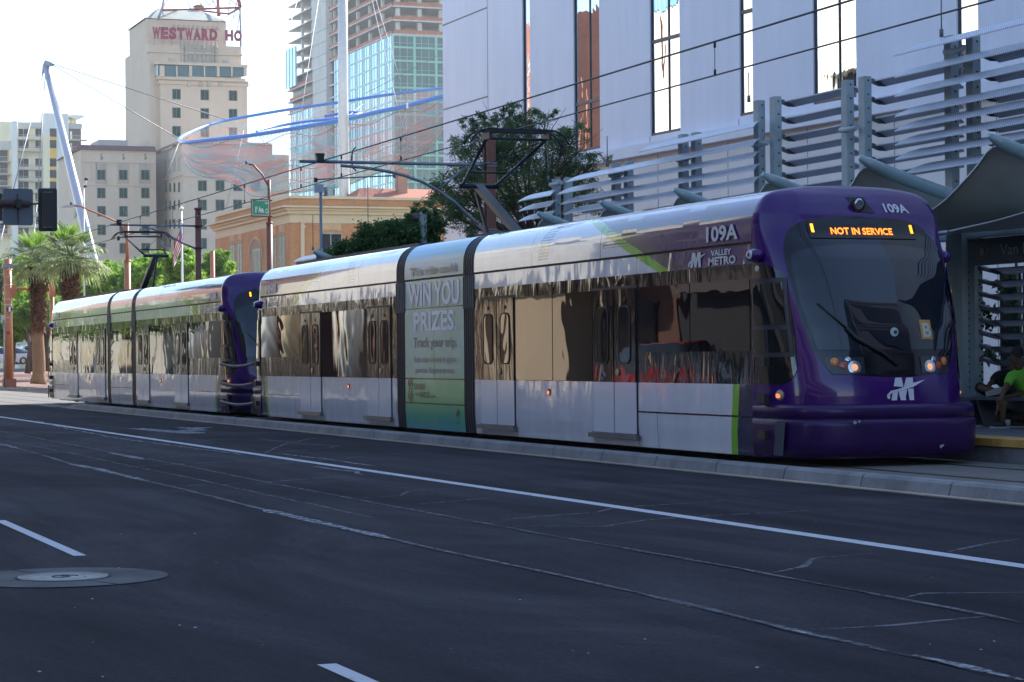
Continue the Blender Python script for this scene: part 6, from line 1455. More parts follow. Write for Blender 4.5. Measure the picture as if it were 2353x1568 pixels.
def crv(P, n=6):
    out = []
    for i in range(len(P)-1):
        p0, p1, p2, p3 = P[max(i-1, 0)], P[i], P[i+1], P[min(i+2, len(P)-1)]
        for k in range(n):
            t_ = k/n; out.append(tuple(.5*((2*p1[c])+(-p0[c]+p2[c])*t_+(2*p0[c]-5*p1[c]+4*p2[c]-p3[c])*t_*t_+(-p0[c]+3*p1[c]-3*p2[c]+p3[c])*t_**3) for c in range(len(p1))))
    out.append(tuple(P[-1])); return out
for nm, P, r in (('ring_tube', near, .19), ('ring_tube', far, .17), ('inner_ring_tube', inner, .14)):
    mb = MB(); mb.tube([RP(*p) for p in crv(P)], r, 10); mb.build(nm, M_RING, ns)
def net_mat(nm, dens, seed):
    m = bpy.data.materials.new(nm); m.use_nodes = True; t = NT(m); b = t.b; uvn = t.add('ShaderNodeUVMap'); mp = t.add('ShaderNodeMapping'); t.l(uvn.outputs[0], mp.inputs[0]); mp.inputs['Scale'].default_value = (5, 3.2, 1); mp.inputs['Location'].default_value = (seed, seed, 0); mp.inputs['Rotation'].default_value = (0, 0, .25)
    n = t.noise(1.0, 4, mp.outputs[0], .55, .8); m2 = t.add('ShaderNodeMapping'); t.l(uvn.outputs[0], m2.inputs[0]); m2.inputs['Scale'].default_value = (3.5, 16, 1); band = t.noise(1., 3, m2.outputs[0], .6, 1.2)
    c = t.ramp(band, [(.33, (.04, .30, .36)), (.42, (.06, .40, .46)), (.48, (.42, .14, .11)), (.56, (.52, .17, .13)), (.62, (.06, .32, .38)), (.72, (.50, .18, .14))])
    t.l(c, b.inputs['Base Color']); b.inputs['Roughness'].default_value = .8
    f = t.add('ShaderNodeTexVoronoi', feature='DISTANCE_TO_EDGE'); f.inputs['Scale'].default_value = 1; m3 = t.add('ShaderNodeMapping'); t.l(uvn.outputs[0], m3.inputs[0]); m3.inputs['Scale'].default_value = (170, 60, 1); t.l(m3.outputs[0], f.inputs[0])
    line = t.math('LESS_THAN', f.outputs[0], dens*.28)
    sp = t.add('ShaderNodeSeparateXYZ'); t.l(uvn.outputs[0], sp.inputs[0])
    thick = t.ramp(n, [(.36, .40), (.58, .85)]); vfade = t.ramp(sp.outputs[1], [(.0, .22), (.15, .55), (.4, 1.)])
    fill = t.math('MULTIPLY', t.math('MULTIPLY', thick, vfade), dens)
    t.l(t.math('MAXIMUM', t.math('MULTIPLY', line, .45), fill), b.inputs['Alpha'])
    b.inputs['Transmission Weight'].default_value = 0; m.surface_render_method = 'DITHERED' if hasattr(m, 'surface_render_method') else m.surface_render_method
    return m
bot = [(412, 326, 226), (424, 372, 222), (445, 397, 219), (480, 409, 216), (530, 419, 213), (560, 438, 212), (590, 452, 212), (650, 446, 212), (720, 438, 212), (790, 428, 211), (850, 405, 210), (880, 396, 209), (905, 398, 208), (940, 374, 206), (985, 345, 203), (1023, 300, 200), (1110, 240, 197)]
def along(P, t_):
    k = t_*(len(P)-1); i = min(int(k), len(P)-2); return tuple(lerp(a, b_, k-i) for a, b_ in zip(P[i], P[i+1]))
def bypx(P, x):
    for a, b_ in zip(P, P[1:]):
        if x <= b_[0]: t_ = (x-a[0])/max(1e-6, b_[0]-a[0]); return tuple(lerp(p, q_, t_) for p, q_ in zip(a, b_))
    return P[-1]
cb_, cn, cf = crv(bot), crv(near), crv(far)
for nm, topc, dens, sd_ in (('net', cn, .80, 1.), ('net', cf, .34, 4.)):
    mb = MB(); rows = []; N1, N2 = 110, 22
    for i in range(N1+1):
        x = 414+(1108-414)*(i/N1)**1.0; T_, B_ = bypx(topc, x), bypx(cb_, x); a, b_ = RP(*T_), RP(*B_); row = []
        for j in range(N2+1):
            v = j/N2; p = a.lerp(b_, v); sway = 1.2*math.sin(math.pi*v)*(.6+.5*math.sin(i*.21)); p = p+Vector((0, -sway, -.5*math.sin(math.pi*v))); row.append(p)
        rows.append(row)
    mb.grid(rows, uvf=lambda i, j: (i/N1, j/N2)); mb.build(nm, net_mat('net_mesh_%s' % ('a' if dens > .5 else 'b'), dens, sd_), ns)
mb = MB()
for x in range(430, 1020, 9):
    a = bypx(cn, x); mb.tube([RP(*a), RP(a[0]+3, a[1]+9, a[2]), RP(a[0]+9, a[1]-1, a[2])], .03, 4)
mb.build('lacing', M_CAB, ns)
mb = MB()
for o_ in (0, .35, .6):
    mb.tube([RP(*bypx(cn, x)).lerp(RP(*bypx(cb_, x)), .3+o_*.9 if o_ else .12)+Vector((0, -.3, .3*math.sin(x*.05))) for x in range(430, 1110, 14)], .035, 4)
mb.tube([RP(*bypx(cb_, x))+Vector((0, -.1, 0)) for x in range(424, 1110, 10)], .05, 4)
mb.build('edge_rope', mat('rope_teal', (.12, .30, .32), .8, var=.3), ns)
# masts and cables that carry it
tm = thing('sculpture_mast', 'tall straight grey white mast that runs out of the top of the picture', 'mast', (WD(793, 800, 205).x, WD(793, 800, 205).y, 0), 'net sculpture masts')
q = WD(790, 800, 205); Y = q.y; mb = MB(); mb.tube([(WY(793, 830, Y).x, Y, 0), WY(791, 430, Y), WY(788, 200, Y), WY(787, -120, Y)], [.50, .49, .46, .44], 28); mb.build('post', mat('mast_white', (.58, .56, .53), .35, metal=.25, var=.08), tm)
lm = thing('sculpture_mast', 'leaning silver mast at the left with cables running to the net ring', 'mast', WD(230, 880, 215), 'net sculpture masts')
A, B_ = WD(105, 150, 235), WD(212, 590, 222); G = A+(B_-A)*((0-A.z)/(B_.z-A.z)); mb = MB(); mb.tube([A, A.lerp(B_, .5), B_, G], [.33, .42, .50, .52], 24)
mb.build('post', mat('mast_silver', (.46, .47, .52), .3, metal=.35, var=.06), lm)
mb = MB(); p = lambda x, y: WD(x, y, 234.6); mb.prism([p(104, 138), p(117, 143), p(126, 149), p(122, 152), p(112, 152), p(100, 170), p(97, 172), p(99, 150)], (0, 0, 0), (0, .5, 0)); mb.build('head_plate', M_GALV, lm)
mb = MB()
for a, b_ in (((118, 148, 234.6), (412, 320, 226)), ((120, 147, 234.6), (522, 276, 240)), ((99, 170, 234.6), (22, 470, 210)), ((104, 170, 234.6), (85, 470, 225)), ((22, 470, 210), (-10, 600, 200)), ((85, 470, 225), (72, 600, 215))):
    mb.tube([RP(*a), RP(*b_)], .055, 5)
mb.build('stay_cable', M_CAB, lm)
mb = MB()
for a, b_ in (((684, 0, 240), (590, 300, 222)), ((735, -20, 240), (658, 480, 215)), ((852, -10, 230), (958, 430, 200)), ((861, -10, 230), (936, 242, 202)), ((936, 242, 202), (890, 420, 200)), ((1023, 120, 240), (840, 215, 249)), ((834, 240, 245), (760, 300, 215)), ((412, 326, 226), (380, 410, 215)), ((560, 300, 225), (520, 480, 205)), ((930, 250, 202), (940, 400, 200)), ((590, 300, 222), (700, 480, 205))):
    mb.tube([RP(*a), RP(*b_)], .032, 5)
mb.build('stay_cable', M_CAB, ns)
mb = MB(); c_ = RP(936, 243, 201.6); mb.cbox(c_, .14, .14, .5); mb.build('cable_joint', M_CRW, ns)

# ================= vegetation =================
def leaf_mat(nm, dark, mid, light, trans=.35, scale=.8):
    m = bpy.data.materials.new(nm); m.use_nodes = True; nt_ = m.node_tree; t = NT(m); b = t.b; o = t.obj()
    n = t.noise(scale, 4, o, .6); f = t.noise(9, 2, o, .5); v = t.math('ADD', t.math('MULTIPLY', n, .65), t.math('MULTIPLY', f, .35))
    c = t.ramp(v, [(.36, dark), (.50, mid), (.62, light)]); t.l(c, b.inputs['Base Color']); b.inputs['Roughness'].default_value = .55; b.inputs['Specular IOR Level'].default_value = .3
    tr = t.add('ShaderNodeBsdfTranslucent'); t.l(c, tr.inputs[0]); mx = t.add('ShaderNodeMixShader'); mx.inputs[0].default_value = trans; t.l(b.outputs[0], mx.inputs[1]); t.l(tr.outputs[0], mx.inputs[2]); t.l(mx.outputs[0], t.n['Material Output'].inputs[0]); return m
def leafq(mb, p, ln, wd_, rn, droop=0.):
    d = Vector((rn.gauss(0, 1), rn.gauss(0, 1), rn.gauss(-droop, .8))).normalized(); e = d.cross(Vector((rn.gauss(0, 1), rn.gauss(0, 1), rn.gauss(0, 1)))).normalized()*wd_/2; d = d*ln
    b = len(mb.v); mb.v += [tuple(p), tuple(p+d*.5+e), tuple(p+d), tuple(p+d*.5-e)]; mb.face((b, b+1, b+2, b+3))
def crown(clumps, n, ln, wd_, seed, droop=0.):
    """clumps: (centre, (rx, ry, rz), weight); leaves gather in many small puffs inside every clump"""
    rn = random.Random(seed); mb = MB(); tot = sum(c[2] for c in clumps)
    for c_, (rx, ry, rz), wgt in clumps:
        k = int(n*wgt/tot); np_ = max(8, k//55); 
        for _ in range(np_):
            d = Vector((rn.gauss(0, 1), rn.gauss(0, 1), rn.gauss(0, 1))).normalized(); r_ = rn.uniform(.25, 1)**.5*rn.uniform(.8, 1.12); pc = Vector(c_)+Vector((d.x*rx*r_, d.y*ry*r_, d.z*rz*r_)); s_ = rn.uniform(.10, .24)*min(rx, rz)
            for _ in range(55): p = pc+Vector((rn.gauss(0, s_), rn.gauss(0, s_), rn.gauss(0, s_*.7))); leafq(mb, p, ln*rn.uniform(.6, 1.3), wd_, rn, droop)
    return mb
M_BARK = mat('bark', (.10, .075, .055), .9, var=.35, vs=6, bump=.6, bs=18)
# feathery tree behind the platform
rn = random.Random(21); D = 66
tr_ = thing('tree', 'feathery dark green tree behind the brown overhead line pole', 'tree', (WD(1225, 840, D).x, WD(1225, 840, D).y, 0))
bse = WD(1225, 900, D); bse.z = 0
clp = []
for x, y, rx, rz, wt in ((1190, 330, 75, 55, 1.6), (1270, 370, 70, 60, 1.5), (1110, 370, 75, 55, 1.4), (1050, 430, 60, 50, 1.1), (1170, 420, 90, 60, 1.9), (1290, 430, 60, 55, 1.2), (1230, 480, 90, 50, 1.5), (1100, 480, 90, 50, 1.4), (1330, 400, 45, 45, .6), (1140, 285, 50, 28, .45), (1215, 275, 35, 28, .35), (1020, 480, 45, 50, .7), (1060, 330, 35, 30, .3), (1345, 460, 35, 40, .4), (1180, 540, 140, 35, 1.4), (1300, 320, 40, 35, .4), (1100, 300, 30, 16, .12), (1170, 250, 22, 12, .08), (1250, 262, 28, 10, .08), (1010, 440, 28, 30, .18), (975, 470, 25, 20, .12), (1365, 370, 25, 18, .12), (1080, 275, 22, 12, .07), (1320, 300, 25, 12, .08)):
    c_ = WD(x, y, D+rn.uniform(-1.2, 1.2)); k = D/F_; clp.append((c_, (rx*k, 1.1, rz*k), wt))
mb = MB(); mb.tube([bse, bse+Vector((.05, 0, 1.6)), WD(1225, 560, D)], [.16, .13, .10], 8); st_ = WD(1225, 560, D)
for c_, rr_, wt in clp:
    m1 = st_.lerp(c_, .5)+Vector((rn.uniform(-.2, .2), rn.uniform(-.2, .2), -.15)); mb.tube([st_, m1, c_], [.06, .04, .015], 5)
    for _ in range(9):
        e = c_+Vector((rn.gauss(0, rr_[0]*.6), rn.gauss(0, .6), rn.gauss(0, rr_[2]*.6))); mb.tube([m1.lerp(c_, rn.uniform(.3, 1)), e], [.014, .005], 4)
mb.build('trunk', M_BARK, tr_)
crown(clp, 52000, .12, .028, 5, .25).build('crown', leaf_mat('mesquite_leaf', (.06, .10, .04), (.11, .18, .07), (.18, .27, .11), .45, 1.2), tr_)
# vine hedge swallowing the shelter
hg = thing('vine_hedge', 'dense dark green vine mound growing over the shelter left of the tree', 'hedge', (WD(890, 840, 61).x, WD(890, 840, 61).y, 0))
clp = []; rn = random.Random(4); k = 61/F_
for x, y, rx, rz, wt in ((865, 545, 45, 42, 2), (905, 550, 50, 45, 2), (950, 545, 45, 48, 2), (985, 530, 30, 45, 1.2), (830, 570, 35, 35, 1.3), (795, 580, 38, 24, .9), (775, 585, 22, 14, .4), (900, 600, 110, 40, 3), (980, 590, 60, 40, 1.5), (965, 500, 25, 20, .6)):
    clp.append((WD(x, y, 61+rn.uniform(-.5, .5)), (rx*k, .8, rz*k), wt))
crown(clp, 42000, .085, .05, 8).build('foliage', leaf_mat('vine_leaf', (.030, .075, .020), (.055, .12, .032), (.10, .19, .05), .3, 1.5), hg)
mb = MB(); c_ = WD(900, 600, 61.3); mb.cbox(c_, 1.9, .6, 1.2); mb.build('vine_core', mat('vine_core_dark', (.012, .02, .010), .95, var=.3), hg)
hg2 = thing('hedge', 'dark hedge seen through the gaps of the lower louvres at the right edge', 'hedge', (21.6, 28, 0)); rn = random.Random(9)
crown([((21.9, 24.5+i*1.1, 1.7), (.5, .8, 1.35), 1) for i in range(9)], 16000, .12, .06, 12).build('foliage', leaf_mat('laurel_leaf', (.012, .028, .012), (.03, .06, .02), (.09, .13, .05), .25, 2.), hg2)
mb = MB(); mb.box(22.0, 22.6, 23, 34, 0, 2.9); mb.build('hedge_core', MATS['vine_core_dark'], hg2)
# twig of leaves above the sign
tw = thing('small_tree', 'small leafy tree top showing between the two canopy sails', 'tree', (23.5, 29.5, 0)); c_ = WD(2325, 478, 37.5)
crown([(c_, (.40, .3, .22), 1), (c_+Vector((.5, 0, .05)), (.4, .3, .3), 1)], 1800, .09, .045, 31).build('crown', MATS.get('x') or leaf_mat('small_leaf', (.03, .06, .02), (.05, .09, .03), (.09, .14, .05)), tw); mb = MB(); mb.tube([(c_.x+.3, c_.y, 0), c_], [.05, .02], 6); mb.build('trunk', M_BARK, tw)
# park trees
M_PARK = leaf_mat('park_leaf', (.07, .16, .025), (.20, .36, .045), (.38, .54, .09), .55, .35)
labs = ['bright green park tree at the left edge, left of the first palm', 'park tree between the orange pole and the first palm trunk', 'park tree filling the gap between the two palms', 'park tree right behind the taller palm', 'park tree left of the terracotta lamp post', 'park tree right of the terracotta lamp post', 'park tree behind the flag', 'park tree between the flagpole and the brown line pole', 'park tree just left of the brick building', 'low park tree behind the orange pole', 'low park tree behind the far tram roof']
spec = [(15, 655, 60, 70), (62, 690, 48, 60), (130, 660, 50, 70), (205, 660, 55, 60), (262, 640, 45, 45), (318, 625, 48, 50), (372, 620, 48, 52), (430, 622, 45, 50), (492, 618, 42, 48), (30, 745, 60, 45), (215, 715, 60, 45)]
protos = []
rn = random.Random(77)
for i, (x, y, rx, rz) in enumerate(spec):
    rx *= 1.22; rz *= 1.12; y += 6
    Dt = 158+rn.uniform(-8, 14)-(8 if i > 8 else 0); k = Dt/F_; c_ = WD(x, y, Dt); t_ = thing('park_tree', labs[i], 'tree', (c_.x, c_.y, .7), 'green park trees behind the palms')
    cl = []
    for j in range(9):
        cl.append((c_+Vector((rn.uniform(-.6, .6)*rx*k, rn.uniform(-.8, .8)*2, rn.uniform(-.75, .72)*rz*k)), (rx*k*rn.uniform(.28, .5), 1.3, rz*k*rn.uniform(.25, .42)), rn.uniform(.7, 1.3)))
    cl.append((c_, (rx*k*.75, 1.8, rz*k*.7), 1.6))
    crown(cl, 12500, .26, .15, 100+i).build('crown', M_PARK, t_)
    mb = MB(); g0 = Vector((c_.x+rn.uniform(-.4, .4), c_.y, .7)); mb.tube([g0, g0.lerp(c_, .35)+Vector((.2, 0, 0)), c_], [.22, .16, .08], 8)
    for j in range(4): e = c_+Vector((rn.uniform(-.7, .7)*rx*k, 0, rn.uniform(-.3, .5)*rz*k)); mb.tube([g0.lerp(c_, .45), e], [.10, .03], 6)
    mb.build('trunk', M_BARK, t_)
for i, (x, lab) in enumerate(((78, 'bare leaning trunk right of the white van'), (108, 'dark straight tree trunk beside the first palm'), (98, 'twin tree trunk left of the sign board'))):
    t_ = thing('park_tree', 'park tree with a ' + lab, 'tree', WD(x, 850, 150+5*i), 'green park trees behind the palms'); b0 = WD(x, 853, 150+5*i); mb = MB(); tp_ = WD(x-18+14*i, 745, 150+5*i); mb.tube([b0, b0.lerp(tp_, .5), tp_], [.2, .15, .1], 8); mb.tube([b0.lerp(tp_, .5), WD(x+14-6*i, 750, 150+5*i)], [.12, .07], 6); mb.build('trunk', M_BARK, t_)
    crown([(tp_+Vector((0, 0, .6)), (1.6, 1.2, 1.0), 1), (tp_+Vector((1.2, 0, .9)), (1.2, 1, .9), 1)], 4200, .26, .15, 150+i).build('crown', M_PARK, t_)
# street trees on the far side, mirrored in the rear car
for i, y in enumerate((158, 172, 187, 203, 222, 243)):
    t_ = thing('street_tree', 'street tree on the far pavement, ' + ['nearest of the row', 'second of the row', 'third of the row', 'fourth of the row', 'fifth of the row', 'last of the row'][i], 'tree', (-9.5, y, 0), 'street trees on the far pavement')
    c_ = Vector((-9.5, y, 5.2)); crown([(c_, (2.2, 2.6, 1.8), 1), (c_+Vector((.3, 1, 1.2)), (1.5, 1.8, 1.2), .6)], 4200, .30, .16, 300+i).build('crown', M_PARK, t_)
    mb = MB(); mb.tube([(-9.5, y, 0), (-9.4, y+.1, 2.5), (-9.3, y, 5)], [.3, .22, .1], 8); mb.build('trunk', M_BARK, t_)
# palms
M_FROND = leaf_mat('palm_frond', (.14, .22, .07), (.30, .38, .15), (.58, .62, .38), .45, 2.)
M_FRONDG = leaf_mat('palm_frond_green', (.10, .20, .025), (.18, .32, .04), (.32, .44, .09), .55, 1.5)
M_SKIRT = mat('palm_skirt', (.17, .075, .035), .9, var=.5, vs=7); M_PTR = mat('palm_trunk', (.25, .15, .085), .9, var=.2, vs=4, bump=.7, bs=9)
def palm(lab, base, ttop, crown_c, D, rb, rt_, sk, fr, seed):
    rn = random.Random(seed); b0 = WD(*base, D); t1 = WD(*ttop, D); cc = WD(*crown_c, D); k = D/F_
    r_ = thing('fan_palm', lab, 'palm tree', tuple(b0), 'fan palms in the gravel bed')
    mb = MB(); n = 24; mb.tube([b0.lerp(t1, i/n)+Vector((.04*math.sin(i*.4), 0, 0)) for i in range(n+1)], [lerp(rb*(1.25 if i < 2 else 1), rt_, i/n) for i in range(n+1)], 18); mb.build('trunk', M_PTR, r_)
    mb = MB(); z0 = WD(base[0], sk, D).z
    for _ in range(1500):
        z = rn.uniform(z0-.3, cc.z-.25); u = (z-z0)/(cc.z-z0); u = max(0, u); rad_ = lerp(rt_*1.05, rt_*1.65, min(1, u*1.6)) if u < .8 else lerp(rt_*1.65, rt_*.8, (u-.8)/.2); a = rn.uniform(0, 6.283); t_ = (z-b0.z)/(t1.z-b0.z); ax = b0.lerp(t1, t_)
        p = Vector((ax.x+rad_*.9*math.cos(a), ax.y+rad_*.9*math.sin(a), z)); o_ = Vector((math.cos(a), math.sin(a), 0)); tg = Vector((-math.sin(a), math.cos(a), 0))
        ln = rn.uniform(.12, .34); q1 = p+o_*ln*.6+Vector((0, 0, ln*rn.uniform(-.8, .8))); wd_ = rn.uniform(.03, .07); mb.poly([p-tg*wd_, p+tg*wd_, q1+tg*wd_*.8, q1-tg*wd_*.8])
    sk_ = mb.build('dead_frond_skirt', M_SKIRT, r_)
    mb = MB(); mb.tube([WD(base[0], sk, D), cc-Vector((0, 0, .3))], [rt_*1.0, rt_*1.25], 14); mb.build('skirt_core', mat('skirt_core', (.07, .03, .015), .95, var=.4, vs=8), sk_)
    for i in range(fr):
        az = i*2.399+rn.uniform(-.2, .2); u = i/fr; el = lerp(1.35, -.55, u**.75)+rn.uniform(-.12, .12)
        d = Vector((math.cos(az)*math.cos(el), math.sin(az)*math.cos(el), math.sin(el))); L = rn.uniform(.85, 1.3); hub = cc+d*L*.95+Vector((0, 0, -.12*u))
        side = d.cross(Vector((0, 0, 1))); side = side.normalized() if side.length > .05 else Vector((1, 0, 0)); mb = MB(); mb.tube([cc, cc+d*L*.5, hub], [.035, .028, .018], 5)
        ns_ = 22; bl = rn.uniform(1.05, 1.5)
        for s_ in range(ns_):
            a = lerp(-1.45, 1.45, s_/(ns_-1)); dd = (d*math.cos(a)+side*math.sin(a)).normalized(); nn = dd.cross(side.cross(d)).normalized() if False else dd.cross(Vector((0, 0, 1))); nn = nn.normalized() if nn.length > .05 else side
            l_ = bl*(1-.22*abs(a)/1.45)*rn.uniform(.85, 1.1); w_ = .045
            pts = [hub, hub+dd*l_*.45, hub+dd*l_*.78+Vector((0, 0, -.10*l_)), hub+dd*l_*.98+Vector((rn.uniform(-.06, .06), rn.uniform(-.06, .06), -.34*l_*(1.2 if u > .3 else .5)))]
            ws = [.012, w_, w_*.6, .004]; b = len(mb.v)
            for p, ww in zip(pts, ws): mb.v += [tuple(p-nn*ww), tuple(p+nn*ww)]
            for q_ in range(3): mb.face((b+2*q_, b+2*q_+1, b+2*q_+3, b+2*q_+2))
        mb.build('frond', M_FRONDG if u < .22 else M_FROND, r_)
palm('nearer fan palm with a long bare trunk below its ragged brown skirt', (88, 883), (88, 640), (84, 600), 124, .36, .30, 752, 36, 3)
palm('fan palm with a larger crown whose trunk stands behind the far tram', (160, 880), (160, 640), (162, 590), 121, .36, .32, 720, 44, 8)

# ================= vehicles =================
def car(lab, loc, rz, paint, L=4.7, Wd=1.84, H=1.50, hatch=.5, nm='parked_car', cat='car'):
    r_ = thing(nm, lab, cat, loc); r_.rotation_euler[2] = 0
    M = Matrix.Translation(Vector(loc)) @ Matrix.Rotation(rz, 4, 'Z')
    hl = L/2; bz, tz = .22, H; belt = H*.60
    st = [(-hl, .45, .62, None, .80), (-hl+.12, .26, .72, None, .92), (-hl+.75, .22, .80, None, 1.), (-hl+1.15, .22, .86, None, 1.), (-hl+1.75, .22, .90, tz*.97, 1.), (-hl+2.3, .22, .92, tz, 1.), (hl-1.3, .22, .95, tz*.985, 1.), (hl-.35-hatch*.2, .22, .97, (tz*.86 if hatch > .3 else None), 1.), (hl-.10, .26, .95, None, .96), (hl, .42, .80, None, .86)]
    mb = MB(); rows = []
    for x, zb_, zbelt, zr, wf_ in st:
        w2 = Wd/2*wf_; top = zr or zbelt+.02; wr2 = w2*(.72 if zr else .86)
        sec = [(-w2*.92, zb_), (-w2, zb_+.18), (-w2*1.0, lerp(zb_, zbelt, .6)), (-w2*.95, zbelt), (-wr2, top-.03), (-wr2*.8, top), (0, top+.02), (wr2*.8, top), (wr2, top-.03), (w2*.95, zbelt), (w2, lerp(zb_, zbelt, .6)), (w2, zb_+.18), (w2*.92, zb_)]
        rows.append([M @ Vector((x, y, z)) for y, z in sec])
    b = len(mb.v); n = len(rows[0])
    for r2 in rows: mb.v += [tuple(p) for p in r2]
    mb.smooth = True
    for i in range(len(rows)-1):
        for j in range(n-1):
            gl = j in (3, 8) and st[i][3] and st[i+1][3]
            ws = (st[i][3] is None) != (st[i+1][3] is None) and j in (4, 5, 6, 7, 3, 8)
            mb.cur = 1 if (gl or ws) else 0
            mb.face((b+i*n+j, b+i*n+j+1, b+(i+1)*n+j+1, b+(i+1)*n+j))
    mb.cur = 0
    for e in (0, -1): mb.poly(rows[e])
    mb.smooth = False; mb.build('body', [paint, M_DWIN], r_)
    for x in (-hl+.85, hl-.85):
        for s_ in (-1, 1):
            mb = MB(); a_, b2 = M @ Vector((x, s_*(Wd/2-.2), .33)), M @ Vector((x, s_*(Wd/2+.01), .33)); mb.tube([a_, b2], .33, 20); wh = mb.build('wheel', M_RUB, r_)
            mb = MB(); mb.tube([b2, M @ Vector((x, s_*(Wd/2+.025), .33))], .19, 14); mb.build('rim', M_CHR, wh)
    for s_ in (-1, 1):
        mb = MB(); mb.cbox(M @ Vector((-hl+.05, s_*Wd*.36, .66)), .12, .12, .12); mb.build('headlight', M_CHR, r_)
        mb = MB(); mb.cbox(M @ Vector((hl-.03, s_*Wd*.38, .82)), .1, .1, .14); mb.build('tail_light', mat('tail_red', (.3, .01, .01), .3, var=0), r_)
        mb = MB(); mb.cbox(M @ Vector((-hl+1.55, s_*(Wd/2+.06), .95)), .12, .16, .12); mb.build('mirror', paint, r_)
    return r_
M_WHITEP = mat('car_white', (.68, .69, .71), .2, var=.03, coat=.8); M_REDP = mat('car_red', (.50, .012, .015), .2, var=.05, coat=1.); M_SILP = mat('car_silver', (.30, .31, .33), .25, metal=.5, var=.05, coat=.8)
for i, (x, y, D, lab, w2) in enumerate(((72, 838, 205, 'white van parked beyond the lawn between orange pole and palm', 1), (4, 838, 200, 'white car cut by the left edge beyond the lawn', 0), (40, 836, 215, 'white car almost hidden behind the orange pole', 0), (220, 838, 210, 'pale car hidden behind the far tram', 0))):
    q = WD(x, y, D); car(lab, (q.x, q.y, q.z), rad(12+3*i), M_WHITEP, 4.9, 1.9, 1.75 if w2 else 1.5)
car('red sport utility car at the far kerb, mirrored in the near tram doors', (-7, 70.3, 0), rad(70), M_REDP, 5.1, 2.0, 2.0)
car('silver estate car at the far kerb behind the red one', (-4.9, 62, 0), rad(90), M_SILP, 4.7, 1.85, 1.5)

# ================= people =================
M_SKIN = mat('skin_brown', (.16, .075, .045), .6, var=.08); M_HAIR = mat('hair_dark', (.012, .009, .008), .7, var=.3); M_LIME = mat('lime_cloth', (.20, .62, .06), .8, var=.10, vs=6); M_KHAKI = mat('khaki_cloth', (.20, .18, .15), .85, var=.15, vs=6)
M_NAVY = mat('navy_cloth', (.016, .018, .028), .85, var=.25, vs=6); M_SHOE = mat('shoe_dark', (.02, .02, .024), .6, var=.2); M_SOLE = mat('sole_pale', (.42, .42, .42), .7, var=.1)
def skinned(nm, chains, m, root, sub=2):
    vs, es, rs = [], [], []; idx = {}
    for ch in chains:
        prev = None
        for p, r_ in ch:
            key = tuple(round(c, 4) for c in p)
            if key not in idx: idx[key] = len(vs); vs.append(tuple(p)); rs.append(r_)
            if prev is not None: es.append((prev, idx[key]))
            prev = idx[key]
    me = bpy.data.meshes.new(nm); me.from_pydata(vs, es, []); o = bpy.data.objects.new(nm, me); COL.objects.link(o)
    sm = o.modifiers.new('s', 'SKIN'); sm.use_smooth_shade = True
    for i, r_ in enumerate(rs): d = me.skin_vertices[0].data[i]; d.radius = r_ if isinstance(r_, tuple) else (r_, r_); d.use_root = (i == 0)
    ss = o.modifiers.new('u', 'SUBSURF'); ss.levels = ss.render_levels = sub
    m2 = bpy.data.meshes.new_from_object(o.evaluated_get(bpy.context.evaluated_depsgraph_get())); bpy.data.objects.remove(o)
    off = wloc(root); m2.transform(Matrix.Translation(-off)); m2.materials.clear(); m2.materials.append(m); m2.polygons.foreach_set('use_smooth', [True]*len(m2.polygons))
    o = bpy.data.objects.new(nm, m2); COL.objects.link(o); o.parent = root; return o
def bend(P0, P1, up_=None): return P0.lerp(P1, .5)
